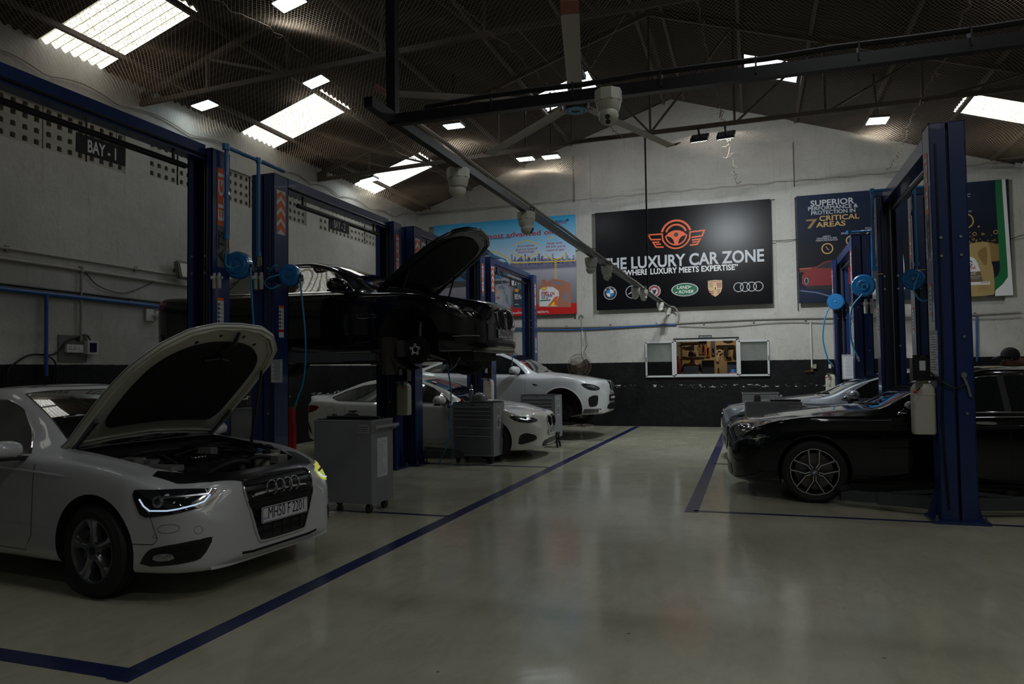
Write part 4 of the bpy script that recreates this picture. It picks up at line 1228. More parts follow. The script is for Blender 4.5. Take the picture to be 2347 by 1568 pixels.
# ---------------------------------------------------------------- white fastback and white off-roader coupe
def white_fastback():
    fo, wb, ro, Wd, H = .83, 2.67, 1.03, .905, 1.42
    C = sedan_tabs(fo, wb, ro, Wd, H, .80, cowl=-.50, cz=1.0, xw=-1.38, xr=-2.55, xb=-3.55, dk=1.06, noseh=.2, clr=.17, fast=True)
    C['top'] = [t for t in C['top'] if not (-3.9 < t[0] < -2.6)] + [(-3.30, 1.105), (-2.95, 1.24)]
    C['rw'] = [t for t in C['rw'] if not (-3.6 < t[0] < -3.5)] + [(-3.2, .60 * Wd)]
    c = Car(C, (-4.02, 11.8, 0), rad(1), 'white fastback saloon with black lower bumper, behind the drawer cabinet', scale=.95)
    c.body(PW2, [(0, .34, .37, .42), (-wb, .34, .37, .42)])
    dlo = [(-.74, .965), (-2.0, .985), (-2.95, 1.01), (-3.12, 1.06), (-2.9, 1.16), (-2.55, 1.26), (-2.1, 1.325), (-1.75, 1.335), (-1.45, 1.32), (-1.15, 1.22), (-.92, 1.09)]
    glaze(c, -.50, -1.38, -2.55, -3.35, .96, H, std_glass(c, .96, dlo, [-1.85, -2.62], True), CBLACK)
    doors(c, -.70, -1.85, -2.78, .95, .27, .96)
    for pr in ('L', 'R'):
        c.line('side_crease', [(-.3, .82), (-1, .83), (-2.2, .83), (-3.5, .84)], pr, PW2, r=.009, off=-.006, dens=.1)
        c.line('sill_crease', [(-.6, .40), (-1.5, .34), (-2.2, .38)], pr, PW2, r=.008, off=-.002, dens=.1)
        c.line('fuel_flap', chaikin([(-2.98, .76), (-3.16, .76), (-3.16, .90), (-2.98, .90)], 2), pr, CBLACK, r=.003, off=-.001, closed=True)
        c.panel('rear_vent', chaikin([(c.xt + .16, .42), (c.xt + .22, .42), (c.xt + .12, .62), (c.xt + .09, .60)], 1), pr, CBLACK, off=.003, thick=.01, dens=.04)
        c.panel('tail_lamp', chaikin([(c.xt + .04, .78), (c.xt + .30, .82), (c.xt + .42, .92), (c.xt + .06, .93)], 1), pr, TAIL, off=.004, thick=.02, dens=.06)
    for sd in (1, -1):
        handle(c, -1.66, .82, sd, PW2); handle(c, -2.60, .84, sd, PW2); mirror(c, -.86, .89, 1.02, sd, PW2)
        make_wheel(c.root, 0, sd * .80, .325, .325, .225, .22, 'y5', sd); make_wheel(c.root, -wb, sd * .80, .325, .325, .225, .22, 'y5', sd)
    bmw_face(c, .63, .10, .27, 0, 'MH01FU9522', hl=[(-.22, .685), (-.20, .64), (.0, .625), (.22, .66), (.33, .75), (.26, .755), (-.05, .725)], low=[(-.48, .25), (-.36, .34), (.36, .34), (.48, .25), (.40, .20), (-.40, .20)], fog=[(.18, .26), (.16, .42), (.05, .47), (-.16, .42), (-.18, .34)], platez=.45)
    f = B(); h, n = c.ray('T', -2.35, 0)
    f.add([h + Vector((0, y * .03, 0)) for y in (-1, 1)] + [h + Vector((-.16, y * .02, .0)) for y in (-1, 1)] + [h + Vector((-.13, 0, .055))], [(0, 1, 4), (0, 4, 2), (1, 3, 4), (2, 4, 3), (0, 2, 3, 1)])
    f.obj('roof_fin', PW2, c.root)
    h, n = c.ray('T', -1.22, -.42); B().cyl(h + n * .012, h + n * .014, .05, 20).obj('screen_sticker', M('pink_sticker', (.6, .35, .35), .6), c.root)
    seams(c, [[(-.5, .78 * Wd), (.2, .72 * Wd), (.5, .60 * Wd), (.66, .3), (.70, 0), (.66, -.3), (.5, -.60 * Wd), (.2, -.72 * Wd), (-.5, -.78 * Wd)]], prs=('T',))
    return c
white_fastback()
def white_suv():
    fo, wb, ro, Wd, H = .90, 2.93, 1.02, .985, 1.69
    C = sedan_tabs(fo, wb, ro, Wd, H, 1.0, cowl=-.60, cz=1.20, xw=-1.42, xr=-2.55, xb=-3.6, dk=1.28, noseh=.22, clr=.28, fast=True, roofw=.62)
    C['top'] = [t for t in C['top'] if not (-3.9 < t[0] < -2.6)] + [(-3.40, 1.36), (-3.0, 1.50)]
    C['rw'] = [t for t in C['rw'] if not (-3.7 < t[0] < -3.5)] + [(-3.2, .62 * Wd)]
    c = Car(C, (-3.70, 15.27, .26), rad(-1), 'white off-road coupe jacked up without its front wheel, near the back wall', scale=.95)
    c.body(PW, [(0, .40, .45, .44), (-wb, .40, .44, .44)])
    dlo = [(-.82, 1.155), (-2.0, 1.18), (-3.05, 1.21), (-3.3, 1.25), (-3.1, 1.34), (-2.7, 1.47), (-2.2, 1.565), (-1.8, 1.59), (-1.5, 1.575), (-1.2, 1.46), (-.98, 1.30)]
    glaze(c, -.60, -1.42, -2.55, -3.5, 1.15, H, std_glass(c, 1.15, dlo, [-1.95, -2.85], True), CBLACK)
    doors(c, -.80, -1.95, -2.95, 1.1, .42, 1.15)
    for pr in ('L', 'R'):
        c.line('side_crease', [(-.3, 1.0), (-1, 1.02), (-3.5, 1.04)], pr, PW, r=.010, off=-.007, dens=.1)
        c.line('arch_lip', [(.465 * math.cos(a), .40 + .465 * math.sin(a)) for a in np.linspace(-.2, PI + .1, 24)], pr, PW, r=.012, off=-.002)
        c.panel('bumper_skirt', [(.42, .30), (.50, .40), (.80, .40), (.80, .30)], pr, M('grey_cladding', (.06, .06, .06), .6), off=.004, thick=.02)
        c.panel('side_repeater', chaikin([(-.50, .92), (-.62, .95), (-.64, .93), (-.55, .90)], 1), pr, CBLACK, off=.004, thick=.01, dens=.04)
    for sd in (1, -1):
        handle(c, -1.76, 1.0, sd, PW); handle(c, -2.76, 1.02, sd, PW); mirror(c, -.98, .97, 1.24, sd, PW, 1.15)
        make_wheel(c.root, -wb, sd * .86, .33, .38, .25, .27, 'star5', sd)
    make_wheel(c.root, 0, .86, .33, .38, .25, .27, 'star5', 1)
    hb = B(); hb.lathe([(0, 0), (.17, 0), (.172, .03), (.08, .035), (.07, .09), (.0, .09)], (0, -.62, .33), (0, -1, 0), 32).obj('brake_disc', M('worn_disc', (.03, .03, .03), .5, .6), c.root, smooth=40)
    B().tube([(.0, -.6, .3), (.1, -.5, .22), (.3, -.3, .25)], .025, 8).obj('suspension_arm', STEEL, c.root)
    bmw_face(c, .86, .12, .20, 0, None, hl=[(-.20, .845), (-.17, .80), (.0, .785), (.16, .83), (.27, .93), (.2, .945), (-.05, .91)], low=[(-.42, .36), (-.34, .50), (.34, .50), (.42, .36)], fog=[(.10, .44), (.12, .64), (.0, .69), (-.13, .68), (-.10, .46)], platez=.6)
    h, n = c.ray('F', 0, .62)
    p = B().prism(rrect(-.27, -.07, .27, .07, .01), (0, 0, 0), (0, 1, 0), (0, 0, 1), .02).obj('plate_holder', CBLACK, c.root); p.location = (h.x + .01, 0, .62)
    text('MH02CB1234'[:4] + '', .07, WPRINT, p, 'plate_lettering', at=(.022, 0, -.025), ux=(0, 1, 0), uy=(0, 0, 1), align='CENTER', width=.4)
    seams(c, [[(-.6, .78 * Wd), (.2, .74 * Wd), (.55, .58 * Wd), (.70, .26), (.72, 0), (.70, -.26), (.55, -.58 * Wd), (.2, -.74 * Wd), (-.6, -.78 * Wd)]], prs=('T',))
    return c
white_suv()

# ---------------------------------------------------------------- right-hand cars, facing the aisle
def right_saloon(loc, rz, mat, label, wheels, scale, H=1.50, trim=True, platet=None):
    fo, wb, ro, Wd = .96, 2.99, 1.12, .95
    C = sedan_tabs(fo, wb, ro, Wd, H, .86, cowl=-.62, cz=1.06, xw=-1.62, xr=-2.8, xb=-3.6, dk=1.10, noseh=.26, clr=.19)
    c = Car(C, loc, rz, label, scale=scale)
    c.body(mat, [(0, .355, .385, .42), (-wb, .355, .385, .42)])
    dlo = [(-.86, 1.0), (-2.0, 1.02), (-3.1, 1.045), (-3.32, 1.08), (-3.12, 1.18), (-2.8, 1.30), (-2.45, 1.375), (-2.0, 1.405), (-1.7, 1.385), (-1.3, 1.27), (-1.05, 1.13)]
    glaze(c, -.62, -1.62, -2.8, -3.6, .99, H, std_glass(c, .99, dlo, [-1.88, -3.0], True), CHROME if trim else ALU)
    doors(c, -.70, -1.88, -3.05, .98, .30, 1.0)
    for pr in ('L', 'R'):
        c.line('side_crease', [(-.15, .83), (-.6, .86), (-1.2, .875), (-3.6, .90)], pr, mat, r=.011, off=-.007, dens=.1)
        c.line('lower_crease', [(-.5, .62), (-.9, .64), (-1.3, .60)], pr, mat, r=.008, off=-.005, dens=.1)
        c.line('arch_lip', [(.40 * math.cos(a), .355 + .40 * math.sin(a)) for a in np.linspace(-.25, PI + .2, 24)], pr, mat, r=.010, off=-.002)
        c.panel('sill_trim', [(-.42, .205), (-.42, .27), (-2.5, .27), (-2.5, .205)], pr, CBLACK, off=.004, thick=.01, dens=.12)
    for sd in (1, -1):
        handle(c, -1.66, .90, sd, CHROME if trim else mat); handle(c, -2.86, .92, sd, CHROME if trim else mat); mirror(c, -.98, .93, 1.07, sd, mat)
        for x in (0, -wb): make_wheel(c.root, x, sd * .825, .345, .345, .258, .245, wheels, sd)
    bmw_face(c, .64, .15, .26, 0, platet, hl=[(-.22, .70), (-.20, .64), (.05, .625), (.22, .66), (.36, .765), (.30, .775), (-.05, .735)], low=[(-.55, .26), (-.48, .40), (.48, .40), (.55, .26), (.42, .215), (-.42, .215)], fog=[(.10, .28), (.08, .44), (-.08, .46), (-.12, .30)], platez=.42)
    for sd in (1, -1): c.panel('tail_lamp', chaikin([(c.xt + .03, .84), (c.xt + .34, .90), (c.xt + .36, 1.0), (c.xt + .05, .99)], 1), 'L' if sd > 0 else 'R', TAIL, off=.004, thick=.02, dens=.06)
    seams(c, [[(-.62, .78 * Wd), (.2, .74 * Wd), (.55, .58 * Wd), (.74, .26), (.77, 0), (.74, -.26), (.55, -.58 * Wd), (.2, -.74 * Wd), (-.62, -.78 * Wd)]], prs=('T',))
    return c
right_saloon((.61, 9.22, 0), PI - rad(1.0), PK, 'black saloon with bright double-spoke wheel behind the near blue post', 'y5', .95)
right_saloon((.42, 12.55, 0), PI, PS, 'silver-grey saloon parked behind the black one', 'y5', .95, H=1.46, trim=False)
# ================================================================ LIFTS
ARMM = M('lift_arm_grey', (.05, .055, .06), .5, var=.2, vscale=9)
def column(lift, x, y, face, base=True):
    """face = +1 opening toward +Y, -1 toward -Y"""
    w, d, h = .30, .26, 3.7
    b = B()
    for sx in (-1, 1): b.box((x + sx * (w / 2 - .006), y, h / 2), (.012, d, h))
    for sx in (-1, 1):
        b.box((x + sx * (w / 4 + .006), y - face * (d / 2 - .006), h / 2), (w / 2 - .014, .012, h))
        b.box((x + sx * (w / 2 - .035), y + face * (d / 2 - .006), h / 2), (.07, .012, h))
    b.box((x, y, h - .006), (w, d, .012))
    o = b.obj('column', BLUE, lift)
    B().box((x, y - face * .03, h / 2), (w - .04, .06, h - .06)).obj('column_inner', BLUED, o)  # added core that darkens the column's opening and rear gap
    c = B(); c.box((x + .02, y + face * .08, h / 2), (.012, .012, h - .2)); c.obj('lift_chain', STEEL, o)
    bp = B(); bp.box((x, y, .012), (.46, .40, .024))
    for sx in (-1, 1): bp.prism([(0, 0), (.075, 0), (0, .30)], (x + sx * .15, y + .06, .02), (sx, 0, 0), (0, 0, 1), .012)
    bp.obj('base_plate', BLUE, lift)
    for sx in (-1, 1):
        for sy in (-1, 1):
            q = B(); q.cyl((x + sx * .195, y + sy * .16, .02), (x + sx * .195, y + sy * .16, .075), .010, 8).cyl((x + sx * .195, y + sy * .16, .024), (x + sx * .195, y + sy * .16, .045), .018, 6)
            q.obj('anchor_bolt', STEEL, lift)
    for z in (1.0, 1.7, 2.45, 2.62):
        for sx in (-1, 1):
            if (z > 2.4) or sx > 0: B().cyl((x + sx * .08, y - .13, z), (x + sx * .08, y - .145, z), .013, 8).obj('bolt', ALU, o)
    return o
def sticker_vertical(col, x, y, sx, z0=2.55, k=1.0):
    """printed maker strip down the side that faces the aisle"""
    bd = Board(col, (x + sx * .1505, y - sx * .055 * 1, z0), ux=(0, sx, 0), uy=(0, 0, 1))
    bd.shape('label_strip', [(0, .42), (.10, .42), (.10, 1.0), (0, 1.0)], ORANGE)
    bd.shape('label_strip', [(0, 0), (.10, 0), (.10, .42), (0, .42)], M('label_grey', (.14, .14, .14), .6))
    text('ELGI', .115, WPRINT, col, at=bd.o + bd.ux * .092 + Vector((0, 0, .47)) + bd.n * .003, ux=(0, 0, 1), uy=-bd.ux, ext=.0008, bold=.02, width=.48)
    text('ATS', .115, KPRINT, col, at=bd.o + bd.ux * .092 + Vector((0, 0, .05)) + bd.n * .003, ux=(0, 0, 1), uy=-bd.ux, ext=.0008, bold=.02, width=.32)
def chevrons(col, x, y, sx, z0=3.02):
    bd = Board(col, (x + sx * .1505, y - sx * .09, z0), ux=(0, sx, 0), uy=(0, 0, 1))
    bd.shape('label_strip', [(0, 0), (.16, 0), (.16, .50), (0, .50)], WPRINT)
    for i in range(4):
        z = .0 + i * .125
        bd.shape('chevron', [(.005, z), (.08, z + .07), (.155, z), (.155, z + .075), (.08, z + .145) if i < 3 else (.08, z + .12), (.005, z + .075)], ORANGE, lift=.003)
def warning_label(col, x, y, sx, z0=1.9):
    bd = Board(col, (x + sx * .1505, y - .05 * sx, z0), ux=(0, sx, 0), uy=(0, 0, 1))
    bd.shape('warning_label', [(0, 0), (.09, 0), (.09, .36), (0, .36)], PAPER)
    bd.shape('warning_print', [(0, .33), (.09, .33), (.09, .36), (0, .36)], ORANGE, .002); bd.shape('warning_print', [(0, .06), (.09, .06), (.09, .09), (0, .09)], RED, .002)
    for i in range(5):
        bd.shape('warning_print', rrect(.008, .11 + i * .042, .030, .138 + i * .042, .005, 2), KPRINT, .002); bd.shape('warning_print', [(.036, .12 + i * .042), (.082, .12 + i * .042), (.082, .124 + i * .042), (.036, .124 + i * .042)], KPRINT, .002)
def arm(lift, x, y, z, dx, dy, pad=True):
    p = Vector((x, y, z)); q = p + Vector((dx, dy, 0)) * .55; r = p + Vector((dx, dy, 0))
    a = B(); a.bar(p, q + (r - q) * .1, .13, .11); o = a.obj('lift_arm', ARMM, lift)
    B().bar(q - (r - q) * .1, r, .10, .085).obj('arm_extension', ARMM, o)
    B().bar(p + Vector((0, 0, .11)), p + (q - p) * .8 + Vector((0, 0, .06)), .02, .03).obj('arm_brace', ARMM, o)
    pd = B(); pd.cyl(r + Vector((0, 0, -.05)), r + Vector((0, 0, .05)), .035, 12).cyl(r + Vector((0, 0, .05)), r + Vector((0, 0, .085)), .065, 16)
    pd.obj('lift_pad', RUB, o)
def power_unit(lift, x, y, sx, z=.80, k=1.0):
    cx = x + sx * (.15 + .10)
    m = B(); m.prism(rrect(-.09 * k, -.08, .09 * k, .08, .02), (cx, y - .02, z + .50), (1, 0, 0), (0, 1, 0), .21)
    o = m.obj('motor_box', BLACKM, lift)
    B().cyl((cx, y - .02, z + .71), (cx, y - .02, z + .74), .075, 20).obj('motor_fan_cover', BLACK, o)
    B().box((cx - .01, y - .102, z + .64), (.05, .003, .09)).obj('rating_label', PAPER, o)
    B().box((cx + sx * .05, y - .14, z + .47), (.05, .06, .05)).obj('valve_block', STEEL, o)
    B().tube([(cx + sx * .02, y - .13, z + .47), (cx + sx * .07, y - .2, z + .42), (cx + sx * .10, y - .22, z + .40)], .006, 6).obj('lever', CHROME, o)
    B().lathe([(0, -.018), (.014, -.012), (.018, 0), (.014, .012), (0, .018)], (cx + sx * .10, y - .22, z + .40), (0, 0, 1), 12).obj('lever_knob', RED, o)
    t = B(); pts = [(0.0, .0), (.095, 0), (.1, .01), (.1, .40), (.085, .45), (.05, .465), (.03, .47), (.03, .50), (0, .50)]
    # ribbed square canister
    V = []; rings = [(0, .93), (.02, 1), (.36, 1), (.365, 1.04), (.375, 1.04), (.38, 1), (.43, .97), (.47, .70), (.475, .5), (.50, .5)]
    base = []
    n = 9
    for sxx, syy in ((1, 0), (0, 1), (-1, 0), (0, -1)):
        tx, ty = -syy, sxx
        for i in range(n):
            u = -1 + 2 * (i + .5) / n
            e = .0 if i % 2 else -.04
            base.append(((sxx * (1 + e) + tx * u * .93), (syy * (1 + e) + ty * u * .93)))
    for h, s in rings:
        for bx, by in base: V.append((cx + bx * s * .095 * k, y - .02 + by * s * .075, z + h))
    m_ = len(base); F = [(i * m_ + j, i * m_ + (j + 1) % m_, (i + 1) * m_ + (j + 1) % m_, (i + 1) * m_ + j) for i in range(len(rings) - 1) for j in range(m_)]
    F += [tuple(range(m_ - 1, -1, -1)), tuple(range((len(rings) - 1) * m_, len(rings) * m_))]
    t = B(); t.add(V, F); tk = t.obj('oil_tank', TANK, lift, smooth=25)
    B().cyl((cx + sx * .05, y - .05, z + .455), (cx + sx * .05, y - .05, z + .485), .018, 10).obj('tank_cap', RED, tk)
    return o
def lift(x, yn, yf, sx, label, zc=.12, beam=True, near=True, far=True, units=(), arms=True, bar=True, st=('far', 'near')):
    t = thing('two_post_lift', label, 'car lift', (x, (yn + yf) / 2, 0))
    off = Vector((x, (yn + yf) / 2, 0))
    # build in world axes then let the empty carry it
    hold = thing('hold', '', '')
    cols = {}
    if near: cols['near'] = column(hold, x, yn, 1)
    if far: cols['far'] = column(hold, x, yf, -1)
    if beam:
        b = B(); b.box((x, (yn + yf) / 2, 3.66), (.14, yf - yn - .26, .15)); o = b.obj('overhead_beam', BLUE, hold)
        if bar:
            B().cyl((x + .02, yn + .5, 3.47), (x + .02, yf - .35, 3.47), .028, 10).obj('safety_bar', BLACKM, o)
            for yy in (yn + .6, yf - .5): B().bar((x + .02, yy, 3.60), (x + .02, yy, 3.47), .02).obj('bar_hanger', BLACKM, o)
        h = B()
        h.tube([(x + .085, yn + .1, 3.62), (x + .085, yf - .1, 3.62)], .012, 6); h.obj('hydraulic_hose', BLACKM, o)
    for k, c in cols.items():
        y = yn if k == 'near' else yf; f = 1 if k == 'near' else -1
        cr = B(); cr.box((x, y + f * .09, zc + .12), (.20, .14, .55)).box((x, y + f * .19, zc), (.34, .14, .14)); cr.obj('carriage', ARMM, hold)
        if arms:
            arm(hold, x + .13, y + f * .22, zc, .95, f * .28); arm(hold, x - .13, y + f * .22, zc, -.78 if x > 0 else -1.05, f * .30)
        if k == 'far' and 'far' in st: sticker_vertical(c, x, y, sx, 2.52)
        if k == 'near' and 'near' in st: (chevrons(c, x, y, sx) if sx > 0 else sticker_vertical(c, x, y, sx, 2.45))
        warning_label(c, x, y, sx, 1.85)
        B().tube(bez([(x + sx * .10, y - .135, 3.5), (x + sx * .10, y - .14, 1.6), (x + sx * .12, y - .15, .9), (x + sx * .09, y - .15, .12)], 6), .009, 6).obj('hydraulic_hose', BLACKM, hold)
        if k in units: power_unit(hold, x, y, sx)
    hold_children = [o for o in bpy.data.objects if o.parent == hold]
    for o in hold_children:
        o.parent = t; o.matrix_parent_inverse = Matrix.Translation(-off)
    bpy.data.objects.remove(hold)
    return t
XLp, XRp = -5.2, 1.76
lift(XLp, 3.15, 5.98, 1, 'blue two-post lift over bay 1, its far post carrying a hose reel and lettered strip', near=True, st=('far',), arms=False)
lift(XLp, 6.97, 9.82, 1, 'blue two-post lift holding up the black saloon in bay 2', zc=1.62, units=('far',))
lift(XLp + .12, 10.27, 13.15, 1, 'blue two-post lift behind the grey drawer cabinet, astride the white fastback', zc=.14, units=('far',))
lift(XLp + .16, 13.62, 16.6, 1, 'farthest left blue lift, in front of the blue oil poster', zc=.30)
lift(XRp, 7.72, 10.75, -1, 'nearest right-hand blue lift with the large white oil tank and black hose', units=('near',), st=('near', 'far'))
lift(2.2, 10.85, 13.4, -1, 'blue lift whose post stands just left of the near one, behind the black saloon', beam=False, far=False, arms=False)
lift(XRp + .06, 13.8, 16.9, -1, 'farthest right blue lift with a plastic-wrapped sheet on its post', units=('far',), zc=.12)
# front-facing extra marks on the nearest right post
def plastic_sheet(loc, w, h, label, rz=0):
    t = thing('sheet_in_plastic_sleeve', label, 'document', loc, rz)
    B().box((0, 0, 0), (w, .004, h)).obj('plastic_sleeve', M('clear_sleeve', (.35, .37, .40), .2), t)
    B().box((0, -.003, -.01), (w * .82, .002, h * .86)).obj('printed_page', PAPER, t)
    b = B()
    for i in range(14): b.box((-.0 + .01 * (i % 3), -.0045, h * .36 - i * h * .055), (w * (.6 - .05 * (i % 3)), .001, .004))
    b.obj('printed_lines', KPRINT, t, kind='stuff')
    return t
plastic_sheet((1.585, 7.56, 1.55), .10, .42, 'plastic-wrapped checklist hung on the near right post above the motor', rz=rad(-62))
plastic_sheet((1.92, 16.74, 1.42), .26, .52, 'plastic-wrapped checklist on the farthest right post')
plastic_sheet((-5.02, 6.835, 1.47), .16, .26, 'white paper notice on the blue post behind the open white bonnet')
def gauge():
    t = thing('hose_coupling', 'steel coupling with round gauge on the near right post', 'coupling', (1.86, 7.58, 1.25))
    B().cyl((-.04, 0, .10), (-.04, -.03, .10), .025, 14).obj('pressure_gauge', ALU, t)
    B().tube([(-.04, -.01, .08), (-.01, -.01, .0), (.01, -.01, -.10)], .013, 8).obj('pipe_fitting', ALU, t)
    B().tube(bez([(-.03, -.01, .02), (-.1, -.02, -.02), (-.22, -.02, .04), (-.32, -.02, .14)], 6), .008, 6).obj('black_hose', BLACKM, t)
gauge()

# ---------------------------------------------------------------- air lines, reels, filters
def hose_reel(loc, rz, label, post, r=.14):
    t = thing('air_hose_reel', label, 'hose reel', loc, rz, None)
    b = B(); b.lathe([(0, .052), (.03, .052), (.034, .046), (.06, .046), (.066, .052), (.09, .052), (.096, .046), (r - .02, .046), (r, .03), (r, -.03), (r - .02, -.05), (0, -.05)], (0, 0, 0), (0, -1, 0), 40)
    b.obj('reel_drum', REELB, t, smooth=30)
    B().lathe([(0, .066), (.012, .064), (.014, .05)], (0, 0, 0), (0, -1, 0), 12).obj('reel_axle', ALU, t)
    B().box((r * .93, 0, -.03), (.05, .07, .07)).obj('hose_guide', BLACK, t)
    br = B(); br.box((-r * .4, .08, 0), (.16, .05, .05)).box((-r * .8, .10, 0), (.03, .12, .12)); br.obj('reel_bracket', BLACKM, t)
    return t
def hang_hose(pts, r, label, mat=None, tip=True, n=10, cat='hose'):
    p = [Vector(q) for q in pts]; o0 = p[0]
    t = thing('air_hose', label, cat, o0)
    B().tube([q - o0 for q in bez(p, n)], r, 8).obj('hose', mat or HOSE, t, smooth=60)
    if tip:
        e = p[-1] - o0; d = (p[-1] - p[-2]).normalized()
        B().cyl(e, e + d * .05, r * 1.6, 8).cyl(e + d * .05, e + d * .09, r * 1.1, 8).obj('hose_fitting', ALU, t)
    return t
hose_reel((-4.95, 6.12, 2.55), rad(12), 'round blue hose reel on the first blue post from the left', None)
hose_reel((-4.90, 6.92, 2.54), rad(12), 'round blue hose reel on the post to the right of the first one', None, r=.125)
hose_reel((1.82, 13.55, 2.80), rad(-15), 'larger blue hose reel on the far right posts', None, r=.19)
hose_reel((1.70, 16.68, 2.80), rad(-15), 'smaller blue hose reel hanging lowest and farthest right-hand side', None, r=.17)
hose_reel((2.02, 10.62, 2.56), rad(-15), 'blue hose reel mostly hidden behind the second right-hand post', None, r=.14)
hang_hose([(-4.79, 6.10, 2.52), (-4.77, 6.10, 2.2), (-4.75, 6.11, 1.8), (-4.76, 6.12, 1.5)], .010, 'straight blue air hose dropping from the first reel behind the open bonnet')
hang_hose([(-4.76, 6.9, 2.50), (-4.71, 6.88, 2.2), (-4.66, 6.86, 1.8), (-4.68, 6.86, 1.4), (-4.78, 6.86, 1.12)], .010, 'blue air hose hanging beside the raised black saloon with a metal tip')
hang_hose([(-3.47, 8.0, 1.55), (-3.55, 8.3, 1.2), (-3.95, 9.2, .8), (-4.35, 10.0, .35), (-4.6, 10.3, .02), (-4.45, 10.35, .02), (-4.42, 10.42, .3), (-4.52, 10.5, .55), (-4.53, 10.52, .75)], .009, 'blue air hose looping down to the floor beside the drawer cabinet', tip=False)
hang_hose([(-5.0, 14.2, 3.58), (-4.85, 14.2, 3.1), (-4.69, 14.2, 2.6), (-4.66, 14.2, 2.1), (-4.70, 14.2, 1.6)], .010, 'thin blue hose hanging from the farthest left beam, past the nose of the raised saloon')
hang_hose([(1.55, 16.6, 2.66), (1.46, 16.55, 2.4), (1.42, 16.55, 2.0), (1.50, 16.55, 1.6), (1.56, 16.55, 1.5)], .014, 'pale blue hose hanging from the lowest right-hand reel')
hang_hose([(1.80, 13.52, 2.66), (1.62, 13.5, 2.4), (1.60, 13.5, 1.9), (1.68, 13.45, 1.6)], .013, 'pale blue hose hanging from the larger right-hand reel')
def pipe_run(name, label, pts, r, mat, joints=(), cat='pipe', kind_parts=None, n=10):
    p = [Vector(q) for q in pts]; o0 = p[0].copy()
    t = thing(name, label, cat, o0)
    B().tube([q - o0 for q in p], r, n).obj('pipe', mat, t, smooth=60)
    for q in joints:
        q = Vector(q) - o0
        B().lathe([(0, -r * 1.7), (r * 1.45, -r * 1.5), (r * 1.5, r * 1.5), (0, r * 1.7)], q, (0, 0, 1), 10).obj('pipe_joint', mat, t, smooth=60)
    return t
def tee_frame(x, ya, yb, ztop, drops, label):
    t = pipe_run('air_pipe', label, [(x, ya, ztop), (x, yb, ztop)], .020, REELB, [(x, ya, ztop)] + [(x, d[0], ztop) for d in drops])
    o0 = t.location
    for y, z in drops:
        B().tube([Vector((x, y, ztop)) - o0, Vector((x + .0, y, z)) - o0], .020, 10).obj('drop_pipe', REELB, t, smooth=60)
        B().cyl(Vector((x, y, z)) - o0, Vector((x, y, z - .05)) - o0, .030, 10).obj('pipe_reducer', REELB, t)
        B().cyl(Vector((x, y, z - .05)) - o0, Vector((x, y, z - .16)) - o0, .013, 8).obj('ball_valve', ALU, t)
        B().box(Vector((x + .03, y, z - .10)) - o0, (.012, .012, .09)).obj('valve_lever', BRASS, t)
tee_frame(-5.0, 5.98, 6.95, 3.74, [(6.0, 2.85), (6.5, 2.75)], 'blue air pipe bridging the first two blue posts, with two drops')
def tee_x(xa, xb, y, ztop, drops, label):
    t = pipe_run('air_pipe', label, [(xa, y, ztop), (xb, y, ztop)], .020, REELB, [(xa, y, ztop), (xb, y, ztop)])
    o0 = t.location
    for x, z in drops:
        B().tube([Vector((x, y, ztop)) - o0, Vector((x, y, z)) - o0], .020, 10).obj('drop_pipe', REELB, t, smooth=60)
        B().cyl(Vector((x, y, z)) - o0, Vector((x, y, z - .05)) - o0, .030, 10).obj('pipe_reducer', REELB, t)
        B().cyl(Vector((x, y, z - .05)) - o0, Vector((x, y, z - .16)) - o0, .013, 8).obj('ball_valve', ALU, t)
        B().box(Vector((x + .05, y, z - .10)) - o0, (.10, .012, .012)).obj('valve_lever', BRASS, t)
tee_x(1.56, 2.28, 10.58, 3.76, [(1.56, 2.75), (2.06, 2.78)], 'blue air pipe linking the nearer right-hand posts, with two drops')
tee_x(1.62, 2.1, 13.62, 3.74, [(1.98, 2.9)], 'blue air pipe on the farther right-hand posts')
hang_hose([(-5.0, 6.0, 2.68), (-4.99, 5.98, 2.55), (-4.93, 5.98, 2.50), (-4.86, 6.02, 2.53)], .010, 'short blue hose feeding the first reel', tip=False)
hang_hose([(-5.1, 6.8, 2.56), (-5.0, 6.75, 2.62), (-4.95, 6.78, 2.64)], .010, 'short blue hose feeding the second reel', tip=False)
hang_hose([(-4.95, 6.8, 2.54), (-5.05, 6.74, 2.50), (-5.1, 6.74, 2.44), (-5.02, 6.74, 2.38), (-4.95, 6.8, 2.42)], .009, 'small loop of blue hose left of the second reel', tip=False)
hang_hose([(2.06, 10.5, 2.62), (1.98, 10.4, 2.4), (2.05, 10.3, 2.25), (2.2, 10.3, 2.3)], .010, 'blue hose curving between the right-hand posts', tip=False)
def frl(loc, label, s=1):
    t = thing('air_filter_unit', label, 'air filter', loc, 0, None, s)
    for k in (-1, 1):
        B().lathe([(0, -.12), (.022, -.115), (.026, -.02), (.03, 0), (.03, .03), (.018, .045), (.018, .075), (0, .078)], (k * .036, 0, 0), (0, 0, 1), 14).obj('filter_bowl', M('pale_bowl', (.42, .42, .38), .3), t, smooth=40)
    B().box((0, 0, .015), (.16, .03, .028)).obj('manifold', ALU, t)
    B().cyl((-.036, -.03, .02), (-.036, -.045, .02), .02, 14).obj('pressure_gauge', WPRINT, t)
frl((-5.22, 6.79, 2.50), 'pair of pale filter bowls on the second blue post')
frl((-4.98, 5.84, 2.38), 'pale filter bowl on the first blue post below the reel', .8)
frl((1.90, 13.6, 2.48), 'pair of pale filter bowls beside the right-hand reels', 1.3)
frl((2.26, 10.66, 2.50), 'filter bowl with gauge between the near right posts', 1.1)

